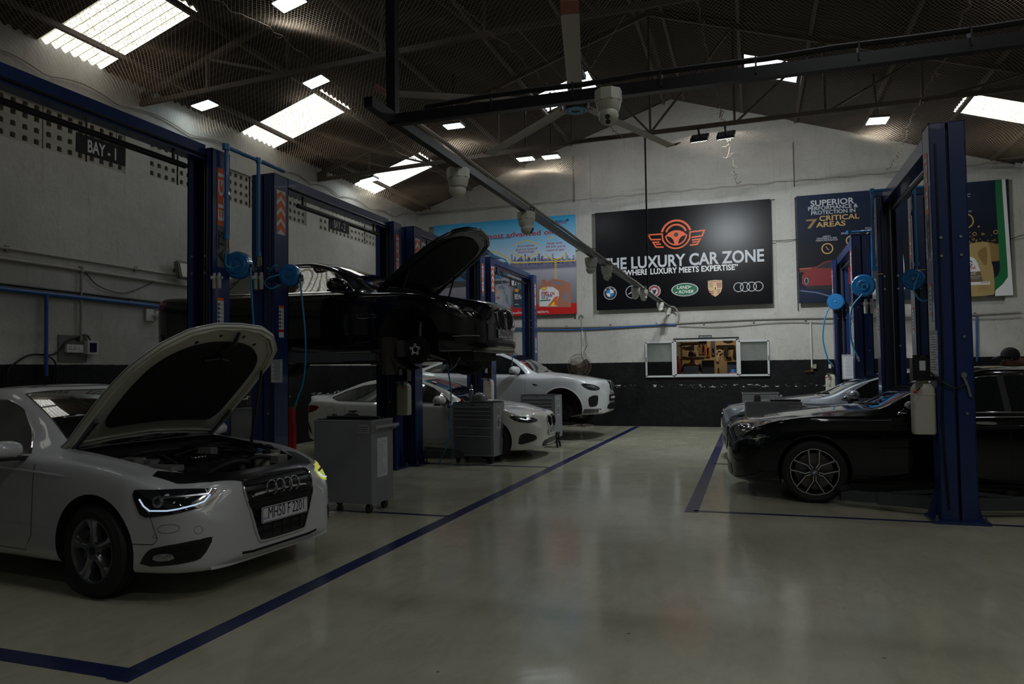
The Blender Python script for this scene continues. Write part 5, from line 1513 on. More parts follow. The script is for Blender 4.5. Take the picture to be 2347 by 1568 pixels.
# ---------------------------------------------------------------- bay signs
def bay_sign(loc, body, w, h, label, rz, hz=.2):
    t = thing('bay_sign', label, 'sign', loc, rz)
    B().box((0, 0, 0), (w, .012, h)).obj('sign_board', KPRINT, t)
    text(body, h * .72, WPRINT, t, at=(0, -.008, -h * .33), ux=(1, 0, 0), uy=(0, 0, 1.25), ext=.001, bold=.02, width=w * .58, align='CENTER')
    for s in (-1, 1): B().tube([(s * w * .3, 0, h / 2), (s * w * .32, 0, h / 2 + hz)], .002, 4).obj('hanging_wire', BLACKM, t)
bay_sign((-5.17, 4.67, 3.35), 'BAY - 1', .47, .16, 'black hanging sign reading BAY - 1, top left', rad(88))
bay_sign((-5.17, 8.38, 3.40), 'BAY - 2', .46, .165, 'smaller black sign reading BAY - 2 above the raised saloon', rad(88), .12)
bay_sign((-4.99, 15.25, 3.37), 'BAY - 4', .46, .18, 'black hanging sign reading BAY - 4 before the blue poster', rad(88), .12)
bay_sign((1.80, 9.4, 3.30), 'BAY - 8', .40, .17, 'black bay sign seen almost edge-on under the near right beam', rad(-98), .12)
bay_sign((1.95, 12.0, 3.10), 'BAY - 6', .40, .18, 'lower black sign seen edge-on between the right posts', rad(-98), .6)

# ================================================================ TROLLEYS AND CABINETS
def castor(parent, x, y, r=.05):
    w = B(); w.cyl((x - .016, y, r), (x + .016, y, r), r, 18); o = w.obj('castor_wheel', RUB, parent, smooth=35)
    f = B(); f.bar((x - .022, y, r), (x - .022, y, r * 2.15), .03, .004, up=(1, 0, 0)).bar((x + .022, y, r), (x + .022, y, r * 2.15), .03, .004, up=(1, 0, 0)).box((x, y, r * 2.2), (.06, .06, .008)); f.obj('castor_fork', STEEL, o)
def cabinet(loc, rz, w, d, h, label, drawers, number=None, handle_side=1):
    t = thing('drawer_cabinet', label, 'tool cabinet', loc, rz)
    z0 = .115; b = B()
    b.box((0, d / 2, (z0 + h) / 2), (w, d - .02, h - z0)).obj('cabinet_body', GREY, t)
    B().prism(rrect(-w / 2 + .005, .01, w / 2 - .005, d - .01, .02), (0, 0, h), (1, 0, 0), (0, 1, 0), .012).obj('top_mat', BLACK, t)
    hs = drawers; tot = sum(hs); z = h - .05; H = h - z0 - .09
    for q in hs:
        dh = H * q / tot
        o = B().box((0, .0, z - dh / 2), (w - .10, .022, dh - .010)).obj('drawer', GREYD, t)
        B().box((0, -.016, z - .012), (w - .11, .014, .016)).obj('drawer_pull', GREYL, o)
        z -= dh
    B().cyl((0, -.002, h - .025), (0, -.014, h - .025), .010, 12).obj('lock', BLACK, t)
    for x in (-w / 2 + .06, w / 2 - .06):
        for y in (.07, d - .07): castor(t, x, y)
    if number:
        bd = Board(t, (w / 2 + .0005, d * .28, h - .42), ux=(0, 1, 0))
        bd.shape('number_label', rrect(0, 0, .16, .36, .01), GREYL)
        bd.text(number, .20, .08, .05, KPRINT, lift=.002, align='CENTER')
        for i in range(4): bd.shape('label_print', [(.03, .24 + i * .025), (.12, .24 + i * .025), (.12, .25 + i * .025), (.03, .25 + i * .025)], KPRINT, .002)
    return t
cb2 = cabinet((-4.17, 10.60, 0), rad(-3.5), .70, .46, .94, 'grey drawer cabinet carrying a hard hat and silver grease gun, number 6', [1, 1, 1, 2.1, 2.1, 4.6], '6')
oval = Board(cb2, (-.25, -.0125, .565), ux=(1, 0, 0))
oval.strip('maker_badge', circ(.09, .0, .085, 24, .018), .004, GREYL, closed=True)
for i in range(6): oval.shape('maker_badge', [(.03 + i * .018, -.008), (.042 + i * .018, -.008), (.044 + i * .018, .006), (.032 + i * .018, .006)], GREYL)
cabinet((-4.05, 13.80, 0), rad(-3.5), .72, .46, .94, 'grey drawer cabinet farther back by the off-road coupe, number 8', [1, 1, 1, 1.8, 2.2, 4.0], '8')

def tool_trolley(loc, rz, w, d, h, label, stuff=True):
    t = thing('tool_trolley', label, 'tool trolley', loc, rz)
    z0 = .10
    B().box((0, d / 2, (z0 + h) / 2), (w, d, h - z0)).obj('trolley_body', GREY, t)
    B().box((0, d / 2, h + .006), (w + .006, d + .006, .012)).obj('rim', GREYL, t)
    B().prism(rrect(-w / 2 + .01, .015, w / 2 - .01, d - .015, .02), (0, 0, h + .012), (1, 0, 0), (0, 1, 0), .006).obj('top_mat', BLACK, t)
    hd = B(); hd.prism([(0, 0), (0, -.06), (.06, -.035), (.06, 0)], (w / 2, .02, h - .05), (1, 0, 0), (0, 0, 1), .012).prism([(0, 0), (0, -.06), (.06, -.035), (.06, 0)], (w / 2, d - .02, h - .05), (1, 0, 0), (0, 0, 1), .012)
    hd.bar((w / 2 + .05, .0, h - .055), (w / 2 + .05, d + .03, h - .055), .022, .03); hd.obj('push_handle', GREYL, t)
    for x in (-w / 2 + .07, w / 2 - .07):
        for y in (.06, d - .06): castor(t, x, y, .047)
    bd = Board(t, (w / 2 + .0005, d * .25, h - .58), ux=(0, 1, 0))
    bd.shape('checklist_sheet', [(0, 0), (.20, 0), (.20, .40), (0, .40)], PAPER)
    for i in range(18): bd.shape('printed_line', [(.015, .02 + i * .02), (.10 + .01 * ((i * 7) % 8), .02 + i * .02), (.10 + .01 * ((i * 7) % 8), .024 + i * .02), (.015, .024 + i * .02)], M('pale_ink', (.18, .19, .22), .6), .002)
    bf = Board(t, (w / 2 - .16, -.0005, h - .12), ux=(1, 0, 0))
    bf.shape('small_notice', [(0, 0), (.14, 0), (.14, .09), (0, .09)], GREYL)
    for i in range(3): bf.shape('printed_line', [(.01, .02 + i * .02), (.12, .02 + i * .02), (.12, .024 + i * .02), (.01, .024 + i * .02)], KPRINT, .002)
    return t
tool_trolley((-4.055, 6.62, 0), rad(-3), .70, .42, .94, 'large grey tool trolley behind the white saloon, checklist on its side')
tool_trolley((.26, 10.50, 0), rad(3), .72, .42, .955, 'grey tool trolley between the black and silver cars with a dark mat')
tool_trolley((.12, 14.2, 0), rad(0), .64, .42, .95, 'farthest grey trolley behind the nose of the silver car')

# things on top of the trolleys
def top_things():
    z = .961
    # bar tools and rag on the nearest trolley
    t = thing('pry_bar', 'long black bar lying across the near grey trolley', 'tool', (-4.3, 6.72, z + .012))
    B().tube([(0, 0, 0), (.2, .02, .0), (.45, .02, .004), (.60, .04, .0)], [.016, .018, .016, .012], 8).obj('bar', BLACK, t, smooth=60)
    t = thing('torque_wrench', 'black torque wrench with a red grip on the near trolley', 'tool', (-4.25, 6.82, z + .012))
    B().tube([(0, .0, 0), (.25, -.03, 0)], .012, 8).obj('shaft', BLACKM, t)
    B().tube([(.25, -.03, 0), (.40, -.06, 0)], .016, 8).obj('grip', RED, t)
    B().cyl((-.02, 0, -.01), (-.02, 0, .03), .025, 12).obj('ratchet_head', STEEL, t)
    t = thing('rag', 'crumpled dark rag on the near trolley', 'cloth', (-4.05, 6.80, z)); b = B(); random.seed(3)
    n = 14
    V = [(.09 * math.cos(2 * PI * i / n) * (1 + .25 * random.random()) * r, .06 * math.sin(2 * PI * i / n) * (1 + .25 * random.random()) * r, hh + .008 * random.random()) for r, hh in ((1, .002), (.8, .03), (.45, .045), (.05, .04)) for i in range(n)]
    b.add(V, [(k * n + i, k * n + (i + 1) % n, (k + 1) * n + (i + 1) % n, (k + 1) * n + i) for k in range(3) for i in range(n)]); b.obj('cloth', M('dark_rag', (.015, .015, .014), .95), t, smooth=60)
    # hard hat
    t = thing('hard_hat', 'grey hard hat on top of the drawer cabinet', 'helmet', (-4.12, 10.80, .953), rad(10))
    HM = M('hat_grey', (.16, .165, .17), .3)
    b = B(); b.lathe([(.118, 0), (.115, .04), (.10, .085), (.07, .115), (.035, .13), (0, .133)], (0, 0, .012), (0, 0, 1), 28); b.obj('shell', HM, t, smooth=60)
    br = B(); br.prism([(.105 * math.cos(a), .105 * math.sin(a)) for a in np.linspace(-1.2, 1.2, 10)] + [(.19 * math.cos(a) + .0, .15 * math.sin(a)) for a in np.linspace(1.1, -1.1, 10)], (0, 0, .004), (1, 0, 0), (0, 1, 0), .008); br.obj('brim', HM, t)
    rr = B()
    for y in (-.025, 0, .025): rr.tube([(.118 * math.cos(a), y, .012 + .133 * math.sin(a)) for a in np.linspace(.15, PI - .15, 14)], .005, 5)
    rr.obj('crown_ridge', HM, t)
    t = thing('grease_gun', 'silver cylindrical grease gun standing beside the hard hat', 'tool', (-4.24, 10.74, .953))
    B().cyl((0, 0, 0), (0, 0, .17), .032, 20).obj('barrel', ALU, t, smooth=40)
    B().lathe([(.034, .17), (.034, .19), (.018, .20), (.016, .225), (.022, .23), (.022, .25), (.008, .26), (.006, .285), (0, .287)], (0, 0, 0), (0, 0, 1), 16).obj('cap', CHROME, t, smooth=40)
    t = thing('red_bottle_top', 'small red cap at the left edge of the drawer cabinet top', 'cap', (-4.40, 10.74, .953))
    B().lathe([(.036, 0), (.036, .012), (.026, .014), (.024, .045), (.0, .048)], (0, 0, 0), (0, 0, 1), 14).obj('lid', RED, t, smooth=35)
    t = thing('wrench_set', 'dark spanners lying at the right end of the drawer cabinet top', 'tool', (-3.98, 10.72, .956))
    for i in range(4): B().bar((0, i * .05, .004), (.13 + .02 * i, i * .05 + .01, .004), .012, .008).obj('wrench', STEEL, t)
    t = thing('air_blow_gun', 'dark blue blow gun hooked on the left side of the drawer cabinet', 'tool', (-4.56, 10.60, .90))
    B().tube([(0, 0, .05), (-.02, 0, .02), (-.03, 0, -.02), (.0, 0, -.03)], .014, 8).obj('handle', M('gun_blue', (.01, .03, .12), .4), t, smooth=60)
    B().tube([(0, 0, .05), (.04, 0, .10), (.08, 0, .13)], .004, 6).obj('nozzle', STEEL, t)
    B().cyl((-.01, 0, -.04), (-.01, 0, -.22), .012, 8).obj('coupling', ALU, t)
    t = thing('cabinet_hook', 'grey side bracket on the drawer cabinet', 'bracket', (-4.55, 10.66, .88)); B().box((0, 0, 0), (.09, .03, .05)).obj('plate', GREY, t)
    z = .975
    t = thing('small_jar', 'small metal jar on the trolley between the right-hand cars', 'jar', (.05, 10.62, z))
    B().cyl((0, 0, 0), (0, 0, .07), .045, 20).obj('jar_body', STEEL, t, smooth=40); B().cyl((0, 0, .07), (0, 0, .10), .038, 20).obj('jar_lid', ALU, t, smooth=40)
    t = thing('folded_mat', 'dark folded mat on the trolley between the right-hand cars', 'mat', (.42, 10.70, z)); b = B()
    b.prism([(-.20, -.12), (.16, -.12), (.19, -.09), (.15, -.06), (.18, .0), (.15, .1), (-.2, .12)], (0, 0, 0), (1, 0, 0), (0, 1, 0), .02); b.obj('mat', M('brown_mat', (.04, .03, .028), .85), t)
top_things()

# grey locker, engine crane, tool tray, stool
t = thing('grey_locker', 'pale grey locker half hidden behind the open white bonnet', 'cabinet', (-6.55, 8.2, 0), rad(-3))
B().box((0, .2, .5), (.42, .4, .95)).obj('locker_body', GREYL, t); B().box((.0, -.006, .5), (.38, .012, .88)).obj('locker_door', GREYL, t)
B().box((.14, -.02, .55), (.015, .02, .10)).obj('door_handle', BLACK, t)
t = thing('engine_crane', 'red engine crane standing behind the second blue post', 'crane', (-5.75, 8.15, 0), rad(0))
B().box((0, 0, .52), (.07, .07, .95)).obj('mast', RED, t); B().cyl((.05, -.02, .40), (.05, -.02, .78), .028, 12).obj('hydraulic_ram', RED, t)
B().bar((0, 0, .10), (.78, -.05, .10), .05, .05).obj('base_leg', BLACKM, t); B().bar((0, .3, .10), (.78, .45, .10), .05, .05).obj('base_leg', BLACKM, t); B().bar((0, 0, .10), (0, .3, .10), .05).obj('cross_member', BLACKM, t)
for p in ((.76, -.05), (.76, .45), (0, 0), (0, .3)): castor(t, *p, .04)
t = thing('step_stool', 'small black step stool in front of the far drawer cabinet', 'stool', (-3.62, 13.2, 0))
B().box((0, 0, .26), (.30, .22, .03)).obj('seat', BLACK, t)
for sx in (-1, 1):
    for sy in (-1, 1): B().bar((sx * .12, sy * .08, .25), (sx * .15, sy * .10, 0), .03).obj('leg', BLACK, t)
    B().bar((sx * .14, -.09, .12), (sx * .14, .09, .12), .02).obj('stretcher', BLACK, t)
t = thing('parts_tray', 'white and blue parts tray on a stand behind the tail of the white fastback', 'tray', (-7.25, 12.9, 0))
B().prism([(-.30, -.1), (.30, -.1), (.32, .22), (-.28, .22)], (0, 0, 1.02), (1, 0, .12), (0, 1, 0), .03).obj('tray', WHITE, t); B().box((-.1, .05, .98), (.36, .2, .08)).obj('blue_bin', REELB, t)
B().bar((-.05, .05, 0), (-.05, .05, .96), .06).obj('stand_post', BLACKM, t)
B().box((-.05, .05, .015), (.4, .4, .03)).obj('stand_base', BLACKM, t)
t = thing('jack_stand', 'rusty steel stand holding the off-road coupe behind its missing wheel', 'stand', (-4.05, 15.3, 0))
B().cyl((0, 0, 0), (0, 0, .45), .035, 12).obj('post', STEEL, t); B().box((0, 0, .46), (.12, .08, .03)).obj('saddle', STEEL, t)
for k in range(3): B().bar((0, 0, .12), (.2 * math.cos(k * 2.1), .2 * math.sin(k * 2.1), .01), .025).obj('leg', STEEL, t)
# ================================================================ BACK WALL SIGNS
YP = 18.22
def board(name, label, x0, x1, z0, z1, mat, cat='sign', rim=None):
    t = thing(name, label, cat, (x0, YP, z0))
    w, h = x1 - x0, z1 - z0
    B().box((w / 2, .03, h / 2), (w, .05, h)).obj('sign_panel', mat, t)
    if rim: B().tube([(0, 0, 0), (w, 0, 0), (w, 0, h), (0, 0, h)], .012, 4, True).obj('sign_edge', rim, t)
    return Board(t, (0, .004, 0)), w, h
GLOSSK = M('banner_black', (.004, .004, .005), .30, spec=.16)
bd, w, h = board('banner_sign', 'large black banner reading THE LUXURY CAR ZONE with row of car badges', -3.74, .49, 2.94, 5.44, GLOSSK)
# pixel helper: 2347x1429 crop coordinates of the banner -> metres on the banner
def bp(px, py):
    u = (px - 125) / (2185 - 125)
    yt = 248 + (80 - 248) * u; yb = 1392 + (1308 - 1392) * u
    return (u * w, (1 - (py - yt) / (yb - yt)) * h)
OR = M('banner_orange', (.80, .11, .02), .5); SIL = M('banner_silver', (.50, .51, .54), .5)
def lx(px, py): return bp(px, py)
cx, cy = bp(1110, 500)
sc = (bp(1290, 500)[0] - cx) / 180
def L(x, y): return (cx + x * sc, cy + y * sc)
# logo in units of crop pixels, upright
def larc(r, a0, a1, n=20): return [L(r * math.cos(rad(a0 + (a1 - a0) * i / n)), r * math.sin(rad(a0 + (a1 - a0) * i / n))) for i in range(n + 1)]
bd.strip('steering_emblem', [(p[0], p[1]) for p in larc(172, 14, 166)], 24 * sc, OR)
bd.strip('steering_emblem', larc(122, 18, 162), 22 * sc, OR)
bd.strip('steering_emblem', [L(-120, -5)] + larc(122, 188, 352, 18) + [L(120, -5)], 16 * sc, OR)
bd.strip('steering_emblem', [L(-330, 20), L(-165, 20), L(-158, -60)] + larc(165, 202, 338, 20) + [L(158, -60), L(165, 20), L(330, 30), L(305, -35), L(180, -45)], 17 * sc, OR)
bd.strip('steering_emblem', [L(-330, 20), L(-300, -40), L(-180, -45)], 17 * sc, OR)
bd.strip('steering_emblem', [L(-200, -75), L(-275, -75), L(-240, -135), L(-150, -140)], 17 * sc, OR)
bd.strip('steering_emblem', [L(-240, -100), L(-180, -103)], 15 * sc, OR)
bd.strip('steering_emblem', [L(185, -78), L(280, -72), L(245, -132), L(160, -138)], 17 * sc, OR)
bd.strip('steering_emblem', [L(190, -105), L(255, -102)], 15 * sc, OR)
bd.shape('steering_emblem', [L(-122, -8), L(-90, 28), L(-45, 48), L(0, 54), L(45, 48), L(90, 28), L(122, -8), L(100, -14), L(60, -30), L(35, -60), L(18, -120), L(-18, -120), L(-35, -60), L(-60, -30), L(-100, -14)], OR, .0016)
bd.shape('emblem_hub', [L(x, y) for x, y in circ(0, 0, 26, 24)], KPRINT, .003)
def fit_text(s, p0, p1, hgt, mat, **k):
    a, b = bp(*p0), bp(*p1)
    bd.text(s, hgt, a[0], a[1], mat, width=b[0] - a[0], **k)
fit_text('THE LUXURY CAR ZONE', (196, 920), (2104, 812), .41, SIL, bold=.026)
fit_text('\u201cWHERE LUXURY MEETS EXPERTISE\u201d', (452, 985), (1812, 922), .195, WPRINT, bold=.026)
def off(c, pts): return [(c[0] + x, c[1] + y) for x, y in pts]
q = .00205 * 1.0
# roundel
c = bp(297, 1190); r = .16
bd.shape('car_badge', off(c, circ(0, 0, r, 32)), M('badge_dark', (.02, .025, .04), .5)); bd.strip('car_badge', off(c, circ(0, 0, r, 32)), .014, SIL, .002, closed=True)
for k, m in ((0, WPRINT), (1, BBLUE), (2, WPRINT), (3, BBLUE)):
    bd.shape('badge_quadrant', off(c, [(0, 0)] + [(r * .6 * math.cos(PI / 2 * (k + i / 6)), r * .6 * math.sin(PI / 2 * (k + i / 6))) for i in range(7)]), m, .003)
for s, x, z in (('B', -.11, .07), ('M', 0, .112), ('W', .11, .07)): bd.text(s, .055, c[0] + x, c[1] + z - .01, WPRINT, .003, bold=.02, align='CENTER')
# three pointed star
c = bp(568, 1175); bd.strip('car_badge', off(c, circ(0, 0, .155, 36)), .016, SIL, closed=True)
for k in range(3):
    a = PI / 2 + k * 2 * PI / 3
    bd.shape('badge_star', off(c, [(.018 * math.cos(a + 1.6), .018 * math.sin(a + 1.6)), (.018 * math.cos(a - 1.6), .018 * math.sin(a - 1.6)), (.15 * math.cos(a), .15 * math.sin(a))]), SIL, .002)
# cat badge
c = bp(838, 1165); bd.shape('car_badge', off(c, circ(0, 0, .155, 32)), SIL); bd.shape('car_badge', off(c, circ(0, 0, .135, 32)), M('badge_red', (.30, .02, .03), .5), .002); bd.shape('car_badge', off(c, circ(0, -.005, .09, 24)), SIL, .003)
bd.shape('cat_face', off(c, [(-.06, .03), (-.04, -.01), (-.025, -.06), (0, -.08), (.025, -.06), (.04, -.01), (.06, .03), (.02, .04), (0, .02), (-.02, .04)]), KPRINT, .004)
bd.text('JAGUAR', .035, c[0], c[1] + .11, KPRINT, .003, width=.18, align='CENTER')
# green oval
c = bp(1198, 1146); GR = M('badge_green', (.005, .13, .045), .5)
bd.shape('car_badge', off(c, circ(0, 0, .325, 40, .165)), SIL); bd.shape('car_badge', off(c, circ(0, 0, .30, 40, .145)), GR, .002)
bd.text('LAND', .11, c[0] - .19, c[1] + .02, WPRINT, .003, bold=.02, width=.30, shear=.2); bd.text('ROVER', .11, c[0] - .15, c[1] - .09, WPRINT, .003, bold=.02, width=.36, shear=.2)
bd.shape('badge_tick', [off(c, [(.12, .075), (.18, .08), (.12, .05), (.15, .035), (.09, .055)]), off(c, [(-.23, -.06), (-.17, -.045), (-.19, -.075), (-.24, -.08)])], WPRINT, .003)
# crest
c = bp(1548, 1130); CR = M('crest_gold', (.62, .40, .22), .5)
cre = [(-.165, .19), (0, .205), (.165, .19), (.165, .0), (.13, -.10), (.06, -.17), (0, -.205), (-.06, -.17), (-.13, -.10), (-.165, 0)]
bd.shape('car_badge', off(c, cre), CR)
CRR = M('crest_red', (.35, .015, .02), .5)
for q0 in ((.04, .13), (-.15, -.06)):
    for i in range(3):
        zz = q0[1] - i * .045; ww = .11 - (.03 * i if q0[0] < 0 else 0)
        x0 = q0[0] if q0[0] > 0 else -.04 - ww
        bd.shape('crest_stripe', off(c, [(x0, zz - .02), (x0 + ww, zz - .02), (x0 + ww, zz), (x0, zz)]), CRR if i != 1 else KPRINT, .002)
for i in range(3):
    bd.strip('crest_antler', off(c, [(-.14, .12 - i * .04), (-.10, .13 - i * .04), (-.05, .115 - i * .04)]), .010, KPRINT, .002)
    bd.strip('crest_antler', off(c, [(.05, -.05 - i * .035), (.09, -.04 - i * .035), (.12 - .02 * i, -.055 - i * .035)]), .010, KPRINT, .002)
bd.shape('crest_shield', off(c, [(-.045, .05), (.045, .05), (.045, -.01), (0, -.055), (-.045, -.01)]), M('crest_yellow', (.7, .55, .25), .5), .003)
bd.shape('crest_horse', off(c, [(-.012, -.035), (-.005, -.0), (-.022, .01), (-.005, .02), (.004, .04), (.014, .02), (.022, -.005), (.012, -.02), (.015, -.035)]), KPRINT, .004)
bd.text('PORSCHE', .04, c[0], c[1] + .155, KPRINT, .003, width=.28, align='CENTER')
# four rings
c = bp(1922, 1112)
for k in range(4): bd.strip('badge_ring', off(c, circ(-.225 + .15 * k, 0, .108, 32)), .017, SIL, .001 + .0006 * k, closed=True)

# ---------------------------------------------------------------- blue oil poster
def gradmat(name, stops, axis='Z', z0=0, z1=1, rough=.45, nz=0):
    m = M(name, (.5, .5, .5), rough)
    nt = m.node_tree; b = nt.nodes['Principled BSDF']
    tc = nt.nodes.new('ShaderNodeTexCoord'); sp = nt.nodes.new('ShaderNodeSeparateXYZ'); lnk(nt, tc.outputs['Object'], sp.inputs[0])
    f = mathn(nt, 'DIVIDE', mathn(nt, 'SUBTRACT', sp.outputs[axis], z0), z1 - z0)
    if nz: f = mathn(nt, 'ADD', f, mathn(nt, 'MULTIPLY', mathn(nt, 'SUBTRACT', noise(nt, scaled(nt, tc.outputs['Object'], (1, 1, 3)), 3, 6, .7), .5), nz))
    lnk(nt, ramp(nt, f, stops), b.inputs['Base Color'])
    b.inputs['Specular IOR Level'].default_value = .2
    return m
POST = gradmat('poster_scene_print', [(0, (.55, .02, .02)), (.105, (.55, .02, .02)), (.107, (.18, .17, .20)), (.3, (.26, .25, .30)), (.45, (.42, .41, .48)), (.475, (.16, .15, .24)), (.53, (.24, .24, .36)), (.56, (.62, .70, .82)), (.75, (.30, .58, .82)), (1.0, (.02, .34, .62))], z1=2.58)
bd, w, h = board('oil_poster', 'light blue poster with car, skyline and three oil cans', -8.25, -4.27, 2.88, 5.45, POST)
def pp(px, py):   # 2050x1568 crop of the blue poster (origin 1000,480, scale 6.03)
    X, Y = 1000 + px / 6.03, 480 + py / 6.03
    u = 1 - (1321 - X) * .01242 / 3.98 - ((1321 - X) ** 2) * .0
    yt = 494 + (1321 - X) * .081; yb = 719 + (1321 - X) * .037
    # horizontal position with perspective
    x = .0; x = (-4.27 - (1321 - X) * .01195 - ((1321 - X) ** 2) * .0000026) + 8.25
    return (x, (1 - (Y - yt) / (yb - yt)) * h)
DR = M('poster_red', (.45, .01, .03), .5); DB = M('poster_navy', (.02, .03, .15), .5); YE = M('poster_yellow', (.85, .62, .03), .5)
def ptext(s, p0, p1, size, mat, **k):
    a, b = pp(*p0), pp(*p1); bd.text(s, size, a[0], a[1], mat, width=b[0] - a[0], **k)
ptext('PUREPLUS', (1618, 205), (1830, 200), .085, DB, bold=.02); ptext('TECHNOLOGY', (1618, 228), (1830, 222), .06, DR, bold=.01)
c = pp(1838, 160); bd.shape('poster_mark', off(c, [(0, .04), (.035, 0), (0, -.04), (-.035, 0)]), DB)
ptext('Our cleanest, most advanced oil.', (60, 470), (1668, 318), .19, DR, bold=.012)
ptext('than our previous formulation.', (300, 470), (1100, 415), .085, DB)
for s, y, x0, x1 in (('Innovative', 535, 1172, 1388), ('gas-to-liquid', 582, 1140, 1422), ('technology', 618, 1165, 1392)): ptext(s, (x0, y), (x1, y - 6), .085, DR)
for s, y, x0, x1 in (('Made with', 500, 1558, 1762), ('99.5% pure', 548, 1540, 1802), ('natural gas', 592, 1550, 1790)): ptext(s, (x0, y), (x1, y - 6), .085, DR)
bd.strip('poster_line', [pp(*q) for q in ((1132, 530), (1132, 492), (1285, 438), (1438, 488), (1438, 522))], .022, YE)
bd.strip('poster_line', [pp(*q) for q in ((1132, 610), (1132, 635), (1280, 678), (1438, 620), (1438, 585))], .022, YE)
c = pp(1668, 545); bd.strip('poster_line', [(c[0] + .30 * math.cos(a), c[1] + .30 * math.sin(a)) for a in np.linspace(PI + .45, 2 * PI - .45, 16)], .022, YE)
bd.strip('poster_line', [(c[0] + .30 * math.cos(a), c[1] + .30 * math.sin(a)) for a in np.linspace(1.6, 2.3, 6)], .022, YE)
bd.strip('poster_line', [pp(*q) for q in ((680, 530), (790, 590), (880, 600), (1040, 680), (1090, 745), (1130, 752), (1600, 735), (1935, 718))], .024, YE)
for i in range(12): bd.shape('poster_dot', [pp(1655, 690 + i * 26), pp(1682, 690 + i * 26), pp(1682, 703 + i * 26), pp(1655, 703 + i * 26)][::-1], YE)
random.seed(21); TW = M('poster_tower', (.13, .13, .25), .5); TW2 = M('poster_tower_light', (.30, .31, .42), .5)
for i in range(42):
    x = 1080 + i * 20 + random.uniform(-4, 4); t_ = random.choice([18, 26, 34, 44, 60]) if i % 9 else 85
    p = pp(x, 738 - (x - 1080) * .022); ww = random.uniform(.03, .055)
    bd.shape('poster_tower', [(p[0], p[1] + .01), (p[0] + ww, p[1] + .01), (p[0] + ww, p[1] + t_ * .0024), (p[0], p[1] + t_ * .0024)], random.choice([TW, TW2]), .0008)
    bd.shape('poster_tower', [(p[0], p[1] - .03 - t_ * .0012), (p[0] + ww, p[1] - .03 - t_ * .0012), (p[0] + ww, p[1] - .03), (p[0], p[1] - .03)], TW, .0008)
# printed car
CB = M('poster_car_blue', (.06, .16, .30), .5); CBD = M('poster_car_dark', (.02, .035, .06), .5)
bd.shape('poster_car', [pp(*q) for q in ((120, 930), (60, 760), (90, 650), (180, 600), (300, 540), (620, 500), (760, 560), (860, 640), (1010, 700), (1060, 790), (1050, 900), (960, 960), (700, 985), (300, 1000))][::-1], CB)
bd.shape('poster_car', [pp(*q) for q in ((300, 560), (600, 520), (720, 560), (790, 640), (300, 650))][::-1], CBD, .002)
for k in (0, 1): bd.shape('poster_grille', [pp(*q) for q in ((370 + k * 90, 750), (440 + k * 90, 745), (455 + k * 90, 830), (420 + k * 90, 860), (380 + k * 90, 830))][::-1], CBD, .002)
bd.shape('poster_grille', [pp(*q) for q in ((380, 890), (520, 880), (560, 960), (460, 980), (390, 940))][::-1], CBD, .002)
bd.shape('poster_grille', [pp(*q) for q in ((880, 840), (1000, 830), (960, 900), (860, 910))][::-1], CBD, .002)
bd.shape('poster_lamp', [pp(*q) for q in ((820, 720), (960, 690), (1020, 730), (900, 760))][::-1], M('poster_pale', (.5, .6, .68), .5), .002)
bd.strip('poster_sheen', [pp(*q) for q in ((200, 700), (500, 660), (800, 650))], .02, M('poster_sheen', (.3, .45, .6), .5), .002)
bd.shape('poster_shadow', [pp(*q) for q in ((100, 1000), (1000, 990), (1060, 1020), (700, 1060), (120, 1100))][::-1], M('poster_shadow_print', (.06, .055, .06), .6), .0009)
# oil cans
def can(px, py, wpx, hpx, mat, lab, hole=True, body=None, dx=0):
    P = lambda x, y: pp(px + x * wpx, py - y * hpx)
    hh = []
    outer = [(0, 0), (0, .62), (.02, .70), (.10, .80), (.10, .97), (.24, .97), (.25, .88), (.45, 1.0), (.75, .96), (.96, .84), (1.0, .70), (1.0, .03), (.97, 0)]
    o = bd.shape('printed_oil_can', [P(*q) for q in outer], mat, .0015)
    if hole:
        bd.shape('can_opening', [P(*q) for q in ((.42, .90), (.58, .93), (.80, .84), (.72, .78), (.42, .82))], POSTG, .0022)
        bd.shape('can_opening', chaikin([P(*q) for q in ((.80, .18), (.74, .38), (.78, .54), (.88, .58), (.92, .22), (.86, .16))], 1), POSTG, .0022)
    bd.shape('can_label', [P(*q) for q in ((.03, .03), (.03, .60), (.12, .72), (.45, .72), (.62, .58), (.64, .40), (.55, .20), (.58, .03))], lab, .0025)
    return P
POSTG = M('poster_grey_print', (.22, .21, .25), .5)
P = can(1435, 1355, 430, 385, M('can_copper', (.42, .17, .10), .4), WPRINT)
bd.shape('shell_mark', [P(*q) for q in ((.14, .60), (.10, .68), (.18, .73), (.26, .68), (.22, .60))], YE, .004); bd.strip('shell_mark', [P(*q) for q in ((.14, .60), (.10, .68), (.18, .73), (.26, .68), (.22, .60))], .012, RED, .0045, closed=True)
def ct(s, a, b, size, mat): pa, pb = P(*a), P(*b); bd.text(s, size, pa[0], pa[1], mat, .0045, width=pb[0] - pa[0], bold=.02)
ct('Shell', (.10, .50), (.28, .505), .06, DR); ct('HELIX', (.10, .41), (.52, .42), .115, DR); ct('ULTRA', (.10, .345), (.43, .35), .08, DB); ct('0W-40', (.10, .285), (.30, .29), .05, DB)
bd.shape('label_band', [P(*q) for q in ((.05, .25), (.38, .27), (.36, .23), (.05, .21))], GR, .004)
bd.shape('flame_print', [P(*q) for q in ((.28, .04), (.40, .20), (.50, .36), (.62, .40), (.55, .20), (.60, .06))], ORANGE, .004); bd.shape('flame_print', [P(*q) for q in ((.36, .05), (.44, .16), (.50, .20), (.50, .06))], YE, .005)
P = can(1090, 1368, 290, 355, M('can_slate', (.10, .125, .15), .4), M('label_dark', (.03, .045, .06), .5))
